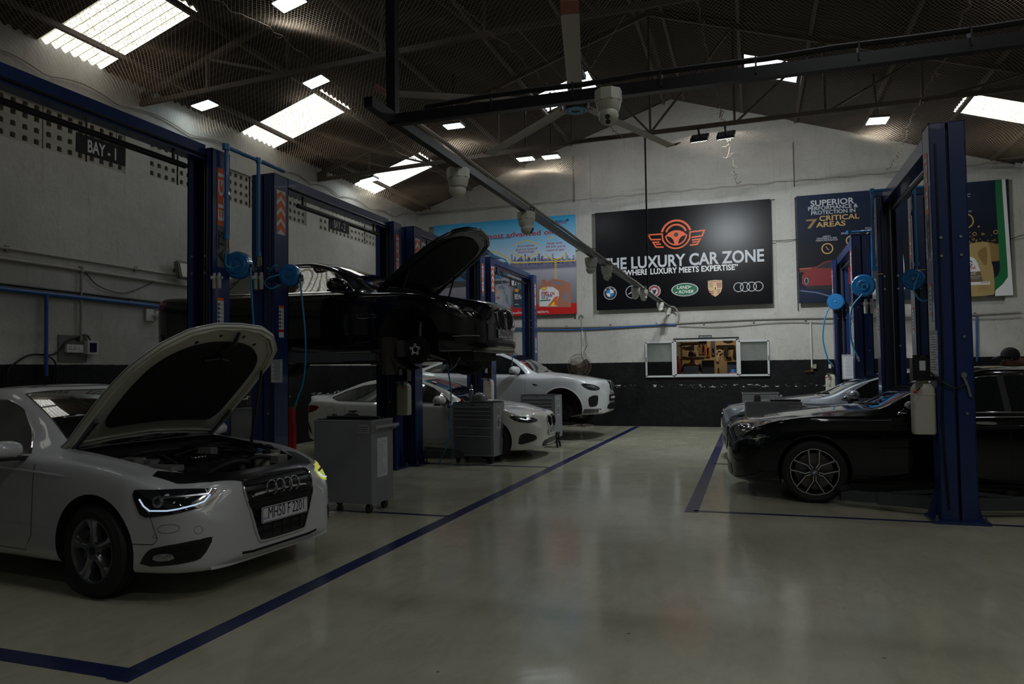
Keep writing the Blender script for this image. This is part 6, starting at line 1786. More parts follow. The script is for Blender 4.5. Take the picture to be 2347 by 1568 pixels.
bd.shape('shell_mark', [P(*q) for q in ((.14, .62), (.10, .70), (.20, .76), (.30, .70), (.26, .62))], M('mark_orange', (.8, .32, .02), .5), .004)
ct('Shell', (.10, .50), (.26, .5), .05, WPRINT); ct('HELIX', (.10, .45), (.38, .455), .06, WPRINT); ct('SUV', (.10, .34), (.44, .345), .115, WPRINT); ct('0W-20', (.10, .12), (.28, .12), .04, WPRINT)
P = can(790, 1368, 275, 330, M('can_silver', (.33, .34, .37), .4), M('label_silver', (.40, .41, .44), .5))
bd.shape('shell_mark', [P(*q) for q in ((.20, .58), (.16, .66), (.26, .72), (.38, .66), (.34, .58))], M('mark_orange'), .004); ct('HELIX', (.03, .36), (.5, .365), .10, DR)
ptext('available at service stations and authorised retailers.', (350, 1475), (1575, 1425), .10, WPRINT, bold=.01)

# ---------------------------------------------------------------- black oil poster on the right
POSTK = gradmat('dark_poster_print', [(0, (.012, .018, .04)), (.12, (.02, .03, .06)), (.2, (.008, .01, .018)), (.45, (.012, .012, .014)), (.6, (.006, .010, .022)), (1, (.012, .022, .05))], z1=2.52)
bd, w, h = board('oil_poster', 'black poster reading 7 CRITICAL AREAS with red car, gold can and green stripe', 1.07, 5.37, 2.92, 5.45, POSTK)
def kp(px, py):   # 2347x1311 crop (origin 1810,400, scale 4.371)
    u = (px - 62) / (2215 - 62)
    yt = 215 + (72 - 215) * u; yb = 1280 + (1220 - 1280) * u
    u = u * (1 + .045 * (1 - u))
    return (u * w, (1 - (py - yt) / (yb - yt)) * h)
GO = M('poster_gold', (.52, .32, .10), .45); GOD = M('poster_gold_dark', (.25, .15, .05), .45)
def kt(s, p0, p1, size, mat, **k):
    a, b = kp(*p0), kp(*p1); bd.text(s, size, a[0], a[1], mat, width=b[0] - a[0], **k)
kt('SUPERIOR', (210, 318), (664, 300), .19, SIL, bold=.02); kt('PERFORMANCE &', (184, 362), (700, 338), .125, SIL, bold=.012); kt('PROTECTION IN', (215, 405), (672, 390), .125, SIL, bold=.012)
kt('CRITICAL', (298, 465), (712, 448), .165, GO, bold=.02); kt('AREAS', (262, 528), (568, 516), .165, GO, bold=.02); kt('7', (162, 538), (278, 530), .30, GOD, bold=.02)
kt('HIGH', (328, 628), (408, 625), .06, SIL, shear=.15); kt('TEMPERATURE', (262, 650), (474, 642), .055, SIL, shear=.15); kt('PERFORMANCE', (255, 670), (484, 663), .055, SIL, shear=.15)
kt('ENDURANCE', (520, 600), (710, 592), .06, SIL, shear=.15); kt('POWER', (768, 552), (895, 548), .06, SIL, shear=.15)
kt('SYNTHETIC', (1560, 262), (1838, 250), .11, SIL, shear=.2, bold=.01); kt('FUEL', (1725, 382), (1802, 378), .065, SIL, shear=.15); kt('ECONOMY', (1670, 408), (1848, 398), .065, SIL, shear=.15)
for x, y, r in ((372, 740, .115), (832, 620, .115), (1772, 485, .16), (620, 660, .10)):
    c = kp(x, y); bd.strip('gold_dial', off(c, circ(0, 0, r, 28)), .026, GO, closed=True)
    bd.strip('gold_needle', off(c, [(-.03, .05), (.01, -.01), (.035, -.04)]), .016, GO)
RC = M('poster_car_red', (.20, .012, .015), .5)
bd.shape('red_glow', [kp(*q) for q in ((76, 935), (260, 915), (560, 905), (760, 905), (760, 960), (76, 975))][::-1], M('poster_red_dim', (.12, .015, .012), .5), .0008)
bd.shape('printed_red_car', [kp(*q) for q in ((95, 1090), (100, 1010), (125, 975), (230, 935), (330, 870), (430, 855), (700, 860), (780, 950), (760, 1100), (140, 1115))][::-1], RC)
bd.shape('printed_window', [kp(*q) for q in ((250, 935), (340, 880), (430, 866), (640, 870), (640, 930))][::-1], KPRINT, .002)
bd.shape('printed_car_shadow', [kp(*q) for q in ((140, 1110), (760, 1090), (760, 1160), (150, 1140))][::-1], KPRINT, .002)
c = kp(145, 1060); bd.shape('printed_wheel', off(c, circ(0, 0, .055, 20, .095)), KPRINT, .003); bd.strip('printed_wheel', off(c, circ(0, 0, .04, 16, .075)), .01, SIL, .004, closed=True)
bd.strip('road_streak', [kp(*q) for q in ((80, 1155), (250, 1175), (430, 1225))], .03, M('streak_blue', (.10, .14, .24), .5))
bd.strip('light_streak', [kp(*q) for q in ((76, 940), (200, 934))], .03, M('streak_orange', (.35, .08, .03), .5), .002)
# middle cans (white/silver) mostly behind the posts
for x0 in (765, 960):
    bd.shape('printed_oil_can', chaikin([kp(*q) for q in ((x0, 1250), (x0 - 5, 800), (x0 + 30, 740), (x0 + 150, 730), (x0 + 190, 780), (x0 + 200, 1240))][::-1], 1), SIL, .002)
    c = kp(x0 + 110, 990); bd.text('Castrol', .10, c[0], c[1], RED, .004, width=.34, align='CENTER')
# splash
sp = B(); random.seed(8)
for i in range(90):
    x = random.uniform(1740, 2090); y = random.gauss(690 + (x - 1740) * .12, 45); c = kp(x, y); r = random.choice([.006, .01, .014, .02])
    sp.prism(off(c, circ(0, 0, r, 8)), bd.o + bd.n * .002, bd.ux, bd.uy, .001)
sp.obj('printed_droplet', GOD, bd.root, kind='stuff')
bd.shape('printed_splash', [kp(*q) for q in ((1740, 760), (1820, 700), (1900, 710), (1980, 690), (2094, 720), (2096, 880), (1900, 900), (1740, 860))][::-1], GOD, .0015)
for x, y, r in ((1782, 600, .03), (1862, 612, .035), (1944, 615, .022), (2070, 597, .04), (1797, 688, .03), (1905, 540, .014)):
    bd.strip('printed_drop', off(kp(x, y), circ(0, 0, r, 12)), .012, GO, .002, closed=True)
bd.shape('gold_oil_can', chaikin([kp(*q) for q in ((1690, 1235), (1690, 800), (1750, 745), (1860, 695), (1985, 690), (2010, 720), (2012, 880), (2035, 950), (2042, 1190), (2020, 1222))][::-1], 1), M('can_gold', (.40, .28, .11), .35), .003)
bd.shape('can_opening', chaikin([kp(*q) for q in ((1868, 800), (1960, 735), (1980, 760), (1975, 920), (1945, 925))][::-1], 1), GOD, .0042)
bd.shape('can_label', [kp(*q) for q in ((1700, 990), (1700, 850), (1760, 820), (1850, 850), (1880, 900), (1905, 980))][::-1], WPRINT, .0045)
bd.shape('can_band', [kp(*q) for q in ((1700, 1120), (1700, 992), (1905, 985), (1935, 1110))][::-1], M('can_olive', (.14, .11, .05), .45), .0045)
bd.shape('can_band', [kp(*q) for q in ((1700, 1120), (1700, 1092), (1995, 1082), (1995, 1112))][::-1], WPRINT, .0047)
c = kp(1795, 905); bd.shape('round_mark', off(c, circ(0, 0, .07, 20)), WPRINT, .0055); bd.strip('round_mark', off(c, [(-.03, .03), (-.03, -.01), (.06, -.01)]), .014, RED, .0065); bd.strip('round_mark', off(c, [(.065 * math.cos(a), .065 * math.sin(a)) for a in np.linspace(.3, 6, 18)]), .022, GR, .006)
kt('Castrol', (1690, 965), (1855, 955), .10, RED, lift=.0055, bold=.02); kt('EDGE', (1700, 1018), (1870, 1010), .10, SIL, lift=.0055, shear=.2, bold=.01)
kt('PERFORMANCE', (1745, 1045), (1905, 1036), .05, SIL, lift=.0055, shear=.1); kt('PROTECTS FOR UP TO 25,000 MILES', (1700, 1062), (1890, 1056), .03, SIL, lift=.0055); kt('ULTIMATE', (1905, 1100), (1980, 1097), .035, DR, lift=.0065)
kt('ADVANCED', (1868, 1145), (1960, 1140), .05, GO, lift=.0055); kt('FULL SYNTHETIC', (1868, 1160), (1978, 1156), .045, GO, lift=.0055); kt('MOTOR OIL', (1868, 1182), (1982, 1178), .06, GO, lift=.0055)
bd.shape('green_stripe', chaikin([kp(*q) for q in ((2078, 78), (2148, 76), (2172, 950), (2172, 1040), (2120, 1110), (2044, 1172), (2040, 1050), (2080, 1020), (2100, 960))][::-1], 2, .12), M('poster_green', (.003, .14, .04), .5), .002)
bd.shape('white_margin', [kp(*q) for q in ((2148, 76), (2184, 74), (2217, 1220), (2040, 1226), (2044, 1172), (2120, 1110), (2172, 1040), (2172, 950))][::-1], WPRINT, .0018)
# ================================================================ SERVICE WINDOW AND TOOL ROOM
ALUW = M('white_aluminium', (.55, .56, .56), .35)
PANE = M('window_glass', (.85, .9, .9), .02, trans=1, ior=1.2)
wn = struct(thing('window_1', None, None, (-1.07, 18.28, 1.26)))
fb = [((-.745, 0, -.0), (.745, 0, -.0)), ((-.745, 0, .86), (.745, 0, .86)), ((-.735, 0, 0), (-.735, 0, .86)), ((.735, 0, 0), (.735, 0, .86))]
for p, q in fb: B().bar(p, q, .06, .045, up=(0, 1, 0)).obj('window_frame', ALUW, wn)
B().box((0, -.02, .90), (1.54, .06, .02)).obj('frame_head_strip', CBLACK, wn)
B().box((0, .02, -.035), (1.5, .14, .02)).obj('window_sill', GREYL, wn)
for s, x0, x1, z0, z1 in ((-1, -1.46, -.77, -.02, .83), (1, .76, 1.45, -.01, .81)):
    f = B()
    for p, q in (((x0, -.035, z0), (x1, -.035, z0)), ((x0, -.035, z1), (x1, -.035, z1)), ((x0 + .02, -.035, z0), (x0 + .02, -.035, z1)), ((x1 - .02, -.035, z0), (x1 - .02, -.035, z1))): f.bar(p, q, .045, .035, up=(0, 1, 0))
    sa = f.obj('sash', ALUW, wn)
    B().box(((x0 + x1) / 2, -.035, (z0 + z1) / 2), (x1 - x0 - .05, .005, z1 - z0 - .05)).obj('pane', PANE, sa)
    xe = x0 + .02 if s < 0 else x1 - .02
    B().box((xe, -.06, (z0 + z1) / 2), (.02, .02, .11)).obj('sash_handle', ALU, sa)
t = thing('room_sign', 'tiny black sign with white words above the service window', 'sign', (-1.08, 18.28, 2.17))
B().box((0, 0, .02), (.31, .012, .08)).obj('sign_board', KPRINT, t); text('SPECIAL TOOL ROOM', .036, WPRINT, t, at=(0, -.008, .01), ux=(1, 0, 0), uy=(0, 0, 1), ext=.0006, bold=.02, width=.27, align='CENTER')
# room behind
TRW = M('tool_room_wall', (.30, .28, .24), .8)
tr = B(); tr.box((-1.1, 20.55, 1.3), (3.4, .06, 2.8)).box((-2.75, 19.5, 1.3), (.06, 2.1, 2.8)).box((.6, 19.5, 1.3), (.06, 2.1, 2.8)).box((-1.1, 19.5, 2.7), (3.4, 2.1, .06)).box((-1.1, 19.5, .03), (3.4, 2.1, .06))
struct(tr.obj('wall_tool_room', TRW))
def at(px, py, Y):
    X = -1.8 + (px - 150) / 1980 * 1.46; Z = 2.12 - (py - 300) / 1120 * .86
    return Vector((X * Y / 18.3, Y, 1.45 + (Z - 1.45) * Y / 18.3))
YPB = 20.46
a, c = at(360, 300, YPB), at(2110, 1420, YPB)
pg = thing('pegboard', 'tan perforated pegboard on the tool room wall', 'pegboard', (a.x, YPB + .03, c.z - .1))
pw, ph = c.x - a.x + .1, a.z - c.z + .3
B().box((pw / 2, 0, ph / 2), (pw, .02, ph)).obj('board', M('pegboard_tan', (.34, .26, .155), .7, var=.1), pg)
hb = B()
for i in range(int(pw / .05)):
    for j in range(int(ph / .05)): hb.box((.025 + i * .05, -.0115, .025 + j * .05), (.012, .002, .012))
hb.obj('peg_hole', M('peg_hole_dark', (.10, .07, .04), .9), pg, kind='stuff')
TD = M('tool_dark', (.015, .014, .012), .5, .3)
def tool(name, label, polys, mat, Y=YPB, th=.03, cat='tool', group=None):
    P0 = at(*polys[0][0], Y); t = thing(name, label, cat, P0, 0, group)
    for i, poly in enumerate(polys):
        pts = [at(*p, Y) - P0 for p in poly]
        pts = [(p.x, p.z) for p in pts]
        ar = sum(pts[k][0] * pts[(k + 1) % len(pts)][1] - pts[(k + 1) % len(pts)][0] * pts[k][1] for k in range(len(pts)))
        if ar < 0: pts = pts[::-1]
        m = mat[i] if isinstance(mat, list) else mat
        B().prism(pts, (0, 0, 0), (1, 0, 0), (0, 0, 1), th).obj('tool_body' if i == 0 else 'tool_part', m, t)
    return t
tool('saw', 'long dark bar rack at the top left of the pegboard', [[(370, 380), (1140, 350), (1140, 410), (370, 430)], [(920, 345), (1180, 330), (1180, 400), (920, 400)]], TD)
tool('bearing_puller', 'dark jagged puller tool hung left on the pegboard', [[(415, 480), (500, 520), (680, 470), (720, 440), (760, 480), (770, 640), (740, 560), (700, 610), (650, 580), (520, 560), (430, 520)]], TD)
tool('hook_tool', 'thin hook with a green handle on the pegboard', [[(930, 560), (975, 560), (980, 750), (930, 750)], [(880, 580), (900, 480), (940, 445), (970, 480), (968, 560), (950, 560), (950, 490), (935, 465), (910, 490), (895, 585)]], [M('tool_green', (.10, .13, .03), .5), TD])
tool('red_tool_card', 'dark red tool card on the pegboard', [[(1000, 455), (1110, 455), (1110, 750), (1000, 750)], [(1035, 480), (1075, 480), (1075, 700), (1035, 700)]], [M('card_red', (.16, .02, .01), .5), TD], th=.02)
tool('orange_tool_card', 'orange boxed tool on the pegboard', [[(1135, 520), (1265, 520), (1265, 830), (1135, 830)], [(1170, 560), (1230, 560), (1220, 800), (1180, 800)], [(1150, 440), (1170, 440), (1175, 520), (1155, 520)]], [M('card_orange', (.30, .09, .015), .5), TD, TD], th=.03)
tool('blister_pack_tool', 'white and dark packed tool in the middle of the pegboard', [[(1305, 350), (1430, 350), (1425, 790), (1310, 790)], [(1340, 560), (1395, 600), (1400, 740), (1350, 700)]], [M('pack_dark', (.05, .05, .06), .5), WPRINT], th=.03)
tool('torque_tool', 'shiny horizontal bar tool hung on the right of the pegboard', [[(1470, 560), (2050, 560), (2050, 485), (1470, 485)], [(1480, 520), (2010, 520), (2010, 495), (1480, 495)]], [TD, BRASS], th=.05)
tool('coiled_sling', 'pale looped sling hanging under the bar tool', [[(1470, 720), (1500, 640), (1580, 600), (1660, 640), (1660, 720), (1570, 760), (1560, 900), (1530, 1005), (1460, 980), (1445, 880), (1500, 800), (1520, 740), (1500, 720), (1620, 700), (1600, 640), (1530, 660), (1490, 730)]], M('sling_pale', (.38, .32, .22), .6))
tool('drill', 'dark hand drill shape hanging on the pegboard', [[(1700, 560), (1840, 560), (1820, 720), (1800, 760), (1830, 830), (1740, 850), (1690, 760), (1720, 680)]], TD, th=.08)
tool('brush', 'dark brush shape at the right end of the pegboard', [[(2010, 590), (2050, 590), (2080, 880), (1980, 880)]], TD, th=.04)
tool('clamp', 'small dark clamp below the drill shape', [[(1800, 870), (1930, 840), (1935, 900), (1810, 920)]], TD)
tool('oval_wrench', 'dark oval tool at the top right of the pegboard', [[(1680, 345), (1780, 320), (1960, 330), (1990, 350), (1900, 390), (1780, 390)]], TD)
tool('long_wrench', 'long thin wrench behind the seated man', [[(370, 810), (580, 840), (1100, 830), (1100, 850), (580, 870), (400, 850)]], TD)
tool('socket', 'small dark bottle-shaped tool low on the pegboard', [[(1500, 1300), (1550, 1300), (1540, 1200), (1510, 1200)]], TD)
ds = thing('counter', 'wooden counter behind the service window', 'counter', (-1.1, 18.95, 0))
B().box((0, 0, 1.20), (2.2, .62, .04)).obj('worktop', M('counter_wood', (.20, .14, .07), .5, var=.2), ds); B().box((0, .25, .6), (2.0, .03, 1.18)).obj('counter_front', TRW, ds)
def boxt(name, label, p0, p1, Y, d, mat, cat, zb=1.22):
    a, b = at(*p0, Y), at(*p1, Y); w = b.x - a.x; t = thing(name, label, cat, ((a.x + b.x) / 2, Y + d / 2, zb)); h = a.z - zb
    B().box((0, 0, h / 2), (w, d, h)).obj('case', mat, t); return t, w, h
t = thing('laptop', 'open laptop with its dark lid facing the window', 'laptop', (at(660, 1300, 18.9).x, 18.85, 1.22))
B().box((0, .10, .01), (.37, .25, .018)).obj('keyboard_base', BLACKM, t); lid = B(); lid.box((0, -.045, .135), (.37, .012, .25), Matrix.Rotation(.25, 3, 'X')); lid.obj('laptop_lid', M('laptop_grey', (.03, .03, .034), .4), t)
t, w_, h_ = boxt('tool_case', 'closed black tool case standing behind the laptop', (990, 950), (1390, 1300), 19.12, .12, BLACKM, 'case')
t, w_, h_ = boxt('dark_box', 'dark blue box at the right end of the counter', (1800, 1010), (2120, 1400), 19.05, .14, M('navy_box', (.012, .014, .03), .5), 'box')
t = thing('blue_tub', 'small blue tub on stacked books at the right of the window', 'tub', (at(1985, 1290, 18.72).x, 18.72, 1.315)); B().lathe([(0, 0), (.058, 0), (.06, .06), (.05, .072), (0, .074)], (0, 0, 0), (0, 0, 1), 20).obj('tub', M('tub_blue', (.04, .22, .6), .4), t, smooth=40)
for k, (nm, cc) in enumerate((('pale green', (.25, .40, .18)), ('green', (.03, .25, .10)), ('pink', (.5, .12, .16)))):
    t = thing('book', nm + ' book in the stack under the blue tub', 'book', (at(1985, 1290, 18.72).x, 18.72, 1.22 + k * .032)); B().box((0, 0, .015), (.21 - .01 * k, .15, .03)).obj('cover', M('book_' + nm.replace(' ', '_'), cc, .5), t)
t = thing('paper_stack', 'crumpled white paper in front of the laptop', 'paper', (at(800, 1370, 18.7).x, 18.68, 1.22)); b = B(); b.add([(-.15, 0, .02), (-.02, 0, .035), (.08, 0, .015), (.17, 0, .06), (.17, .05, .05), (.07, .06, .01), (-.02, .05, .02), (-.14, .05, .01)], [(0, 1, 6, 7), (1, 2, 5, 6), (2, 3, 4, 5)]); b.obj('sheet', PAPER, t)
t = thing('note_pad', 'flat white pad on the counter right of the laptop', 'paper', (at(1145, 1400, 18.7).x, 18.68, 1.22)); B().box((0, 0, .01), (.15, .1, .02)).obj('pad', PAPER, t)
t = thing('red_cylinder', 'dark red cylinder at the left end of the tool room', 'cylinder', (at(215, 900, 20).x, 20.0, .06)); B().lathe([(0, 0), (.10, 0), (.10, 1.45), (.06, 1.6), (.03, 1.62), (.03, 1.7), (0, 1.7)], (0, 0, 0), (0, 0, 1), 20).obj('bottle', M('deep_red', (.12, .01, .01), .4), t, smooth=40)
area('tool_room_lamp', (-.9, 19.7, 2.62), (0, 0, 0), .9, .12, 9, (1.0, .80, .55))

# ================================================================ PEOPLE
SKIN = M('skin_brown', (.17, .075, .04), .55); HAIR = M('hair_black', (.008, .007, .006), .7)
def skinned(name, verts, edges, radii, mat, parent, sub=2):
    me = bpy.data.meshes.new(name); me.from_pydata([tuple(v) for v in verts], edges, [])
    o = bpy.data.objects.new(name, me); COL.objects.link(o)
    o.modifiers.new('skin', 'SKIN')
    if not me.skin_vertices: return o
    for i, r in enumerate(radii):
        me.skin_vertices[0].data[i].radius = (r, r) if not isinstance(r, tuple) else r
    me.skin_vertices[0].data[0].use_root = True
    md = o.modifiers.new('sub', 'SUBSURF'); md.levels = sub; md.render_levels = sub
    bpy.context.view_layer.update()
    m2 = bpy.data.meshes.new_from_object(o.evaluated_get(bpy.context.evaluated_depsgraph_get()))
    o.modifiers.clear(); o.data = m2; m2.name = name
    m2.materials.clear(); m2.materials.append(mat)
    m2.polygons.foreach_set('use_smooth', [True] * len(m2.polygons))
    if parent is not None: o.parent = parent
    return o
def person(root, J, look, hands):
    """J: joints dict in root space; body is one skinned surface, clothes and hair are its parts"""
    V, E, R, ix = [], [], [], {}
    def add(n, p, r, par=None):
        ix[n] = len(V); V.append(Vector(p)); R.append(r)
        if par is not None: E.append((ix[par], ix[n]))
    add('pelvis', J['pelvis'], .125); sp = (Vector(J['pelvis']) + Vector(J['chest'])) / 2
    add('waist', sp, .115, 'pelvis'); add('chest', J['chest'], .135, 'waist'); add('neck', J['neck'], .052, 'chest')
    hd = Vector(J['head']); lk = Vector(look).normalized()
    add('skull', hd + Vector((0, 0, -.03)), .085, 'neck'); add('crown', hd + Vector((0, 0, .055)) - lk * .012, .078, 'skull'); add('chin', hd + lk * .050 + Vector((0, 0, -.085)), .035, 'skull')
    for s in 'LR':
        sh, el, wr = [Vector(J[k + s]) for k in ('shoulder', 'elbow', 'wrist')]
        add('sh' + s, sh, .055, 'chest'); add('el' + s, el, .040, 'sh' + s); add('fa' + s, (el + wr) / 2, .036, 'el' + s); add('wr' + s, wr, .024, 'fa' + s)
        d = Vector(hands[s]).normalized(); side = d.cross(Vector((0, 0, 1))).normalized() * (1 if s == 'L' else -1)
        add('pa' + s, wr + d * .055, .030, 'wr' + s)
        for k, (o_, l) in enumerate(((-.027, .068), (-.009, .078), (.009, .073), (.027, .058))):
            a = wr + d * .085 + side * o_; add('f%d%s' % (k, s), a, .0095, 'pa' + s); add('g%d%s' % (k, s), a + d * l * .5 + Vector((0, 0, -.006)), .0085, 'f%d%s' % (k, s)); add('h%d%s' % (k, s), a + d * l * .85 + Vector((0, 0, -.03)), .007, 'g%d%s' % (k, s))
        add('t0' + s, wr + d * .03 - side * .035, .011, 'pa' + s); add('t1' + s, wr + d * .065 - side * .055, .009, 't0' + s)
        hp, kn, an = [Vector(J[k + s]) for k in ('hip', 'knee', 'ankle')]
        add('hi' + s, hp, .085, 'pelvis'); add('kn' + s, kn, .058, 'hi' + s); add('ca' + s, kn * .6 + an * .4, .052, 'kn' + s); add('an' + s, an, .034, 'ca' + s); add('to' + s, an + Vector((lk.x, lk.y, 0)).normalized() * .13 + Vector((0, 0, -.045)), .032, 'an' + s)
    body = skinned('body', V, E, R, SKIN, root)
    def sub(names, grow, name, mat):
        vv = [V[ix[n]] for n in names]; ee = []
        for a, b in E:
            na = [k for k, q in ix.items() if q == a][0]; nb = [k for k, q in ix.items() if q == b][0]
            if na in names and nb in names: ee.append((names.index(na), names.index(nb)))
        return skinned(name, vv, ee, [R[ix[n]] + grow for n in names], mat, root)
    sub(['chest', 'waist', 'pelvis', 'shL', 'elL', 'shR', 'elR'], .016, 'shirt', M('shirt_black', (.010, .010, .011), .8))
    sub(['pelvis', 'hiL', 'knL', 'caL', 'anL', 'hiR', 'knR', 'caR', 'anR'], .014, 'trousers', M('trousers_dark', (.012, .013, .018), .85))
    for s in 'LR':
        an = V[ix['an' + s]]; f = Vector((lk.x, lk.y, 0)).normalized()
        B().prism(rrect(-.10, -.045, .17, .045, .04), an + Vector((0, 0, -.085)), f, Vector((0, 0, 1)).cross(f), .07).obj('shoe', BLACK, root)
    # face and ears
    fx = Vector((0, 0, 1)).cross(lk).normalized()
    B().cyl(hd + lk * .082 + Vector((0, 0, .01)), hd + lk * .112 + Vector((0, 0, -.03)), .006, 8, .014).obj('nose', SKIN, root)
    for s in (-1, 1):
        B().lathe([(0, .010), (.008, .006), (.011, 0)], hd + lk * .083 + fx * s * .032 + Vector((0, 0, .012)), lk, 10).obj('eye', M('eye_white', (.5, .48, .45), .3), root)
        B().lathe([(0, .012), (.018, .006), (.02, -.006), (0, -.01)], hd + fx * s * .088 + Vector((0, 0, -.01)), fx * s, 10).obj('ear', SKIN, root)
    B().bar(hd + lk * .078 - fx * .022 + Vector((0, 0, -.062)), hd + lk * .078 + fx * .022 + Vector((0, 0, -.062)), .012, .008).obj('mouth', M('lips', (.14, .04, .03), .5), root)
    return ix, V
def hair_cap(root, hd, lk, mat, r=.102, name='hair'):
    hd, lk = Vector(hd), Vector(lk).normalized(); up = (Vector((0, 0, 1)) - lk * .25).normalized()
    B().lathe([(r, -.02), (r * 1.02, .02), (r * .93, .06), (r * .7, .095), (r * .35, .115), (0, .12)], hd + Vector((0, 0, .012)) - lk * .014, up, 22).obj(name, mat, root, smooth=60)
hx = at(695, 800, 19.35)
t = thing('person', 'man in a black shirt seated behind the laptop at the service window', 'person', (hx.x, 19.35, .06))
hz = hx.z - .06
J = dict(pelvis=(0, .15, hz - .78), chest=(0, .08, hz - .32), neck=(0, .03, hz - .12), head=(0, 0, hz), shoulderL=(.19, .06, hz - .25), shoulderR=(-.19, .06, hz - .25), elbowL=(.27, -.06, hz - .48), elbowR=(-.27, -.06, hz - .48), wristL=(.16, -.30, 1.20), wristR=(-.20, -.42, 1.20),
         hipL=(.10, .12, hz - .84), hipR=(-.10, .12, hz - .84), kneeL=(.13, .02, .50), kneeR=(-.13, .02, .50), ankleL=(.13, .10, .09), ankleR=(-.13, .10, .09))
person(t, J, (.1, -.9, -.35), {'L': (-.3, -1, 0), 'R': (.2, -1, 0)}); hair_cap(t, J['head'], (.1, -.9, -.2), HAIR)
t = thing('person', 'mechanic in a black cap bending down behind the black saloon', 'person', (3.55, 10.72, 0))
J = dict(pelvis=(.25, 0, .92), chest=(-.12, -.02, 1.34), neck=(-.32, -.02, 1.46), head=(-.47, -.02, 1.52), shoulderL=(-.18, -.19, 1.43), shoulderR=(-.18, .17, 1.43), elbowL=(-.30, -.24, 1.15), elbowR=(-.30, .2, 1.15), wristL=(-.48, -.12, .98), wristR=(-.48, .10, .98),
         hipL=(.25, -.10, .88), hipR=(.25, .10, .88), kneeL=(.15, -.12, .48), kneeR=(.22, .12, .48), ankleL=(.25, -.12, .09), ankleR=(.32, .12, .09))
person(t, J, (-.85, -.1, -.5), {'L': (-1, 0, -.3), 'R': (-1, 0, -.3)})
hair_cap(t, J['head'], (-.9, -.1, -.2), M('cap_black', (.012, .011, .012), .8), .104, 'cap')
B().prism([(0, -.08), (-.05, -.07), (-.10, -.03), (-.11, 0), (-.10, .03), (-.05, .07), (0, .08)], (-.56, -.02, 1.545), (.9, 0, .42), (0, 1, 0), .006).obj('cap_peak', M('cap_black'), t)

# ================================================================ WALL SERVICES
def bracket(parent, p, d=(0, -1, 0)):
    B().box(p, (.03, .05, .07)).obj('pipe_clip', STEEL, parent)
t = pipe_run('service_pipe', 'grey conduit running along the back wall above the service window', [(x, 18.26, 2.55 - .03 * math.sin((x + 5) * .9)) for x in np.linspace(-8.6, 5.5, 40)], .016, PIPEG)
for x in np.arange(-8, 5.5, 1.15): bracket(t, Vector((x, 18.28, 2.54)) - t.location)
pipe_run('service_pipe', 'blue pipe just below the grey conduit on the back wall', [(x, 18.25, 2.49 - .025 * math.sin((x + 5.3) * 1.4)) for x in np.linspace(-8.6, -1.75, 26)], .019, PIPEB)
pipe_run('service_pipe', 'pale cable sagging under the conduit right of the camera rail', [(x, 18.26, 2.46 + .03 * math.sin(x * 2.2)) for x in np.linspace(-1.7, 5.5, 40)], .010, PIPEG)
pipe_run('service_pipe', 'pale vertical pipe above the pedestal fan', [(-4.14, 18.27, 2.5), (-4.14, 18.27, 1.75)], .016, WHITE)
v = pipe_run('service_pipe', 'pale vertical pipe ending in a tap on the black dado', [(1.31, 18.27, 2.5), (1.31, 18.27, 1.36)], .018, WHITE)
B().box((-0.0, -.02, -1.14), (.05, .04, .10)).obj('tap_body', BRASS, v); B().bar((-.0, -.03, -1.16), (-.16, -.03, -1.17), .018).obj('tap_arm', BRASS, v); B().box((.06, -.02, -1.06), (.07, .05, .10)).obj('valve_box', PIPEG, v)
pipe_run('service_pipe', 'blue vertical pipe near the right end of the back wall', [(4.68, 18.27, 2.5), (4.66, 18.27, 1.5)], .022, PIPEB)
pipe_run('cable', 'dark cable between the two left wall posters', [(-4.3, 18.26, 4.50), (-4.05, 18.2, 4.54), (-3.7, 18.26, 4.53)], .008, BLACKM, cat='cable')
pipe_run('cable', 'dark cable between the banner and the dark poster', [(.45, 18.26, 4.44), (.8, 18.2, 4.42), (1.1, 18.26, 4.44)], .008, BLACKM, cat='cable')
pipe_run('cable', 'thin cable from the dark poster to the right wall', [(5.3, 18.26, 4.12), (5.5, 18.2, 4.18), (5.64, 18.2, 4.22)], .008, BLACKM, cat='cable')
pipe_run('cable', 'curved grey conduit joining the camera rail to the wall pipe', bez([(-1.9, 18.1, 2.96), (-1.78, 18.2, 2.93), (-1.69, 18.25, 2.75), (-1.72, 18.27, 2.6), (-1.85, 18.27, 2.52)], 8), .018, PIPEG, cat='cable')
t = thing('steel_hook', 'small steel hook with wire loop right of the blue poster', 'hook', (-4.16, 18.26, 2.78))
B().tube(arc((0, 0, 0), .05, -.6, 3.9, 12), .010, 6).obj('hook', STEEL, t); B().tube([(.0, 0, -.05), (.02, 0, -.3), (.03, 0, -.6), (.04, 0, -.75)], .005, 5).obj('wire', STEEL, t)
pipe_run('cable', 'knotted cable hanging to the pedestal fan', bez([(-4.05, 18.26, 2.4), (-4.02, 18.24, 2.15), (-4.0, 18.22, 2.05), (-4.08, 18.2, 1.9), (-4.02, 18.15, 1.8)], 6), .008, STEEL, cat='cable')
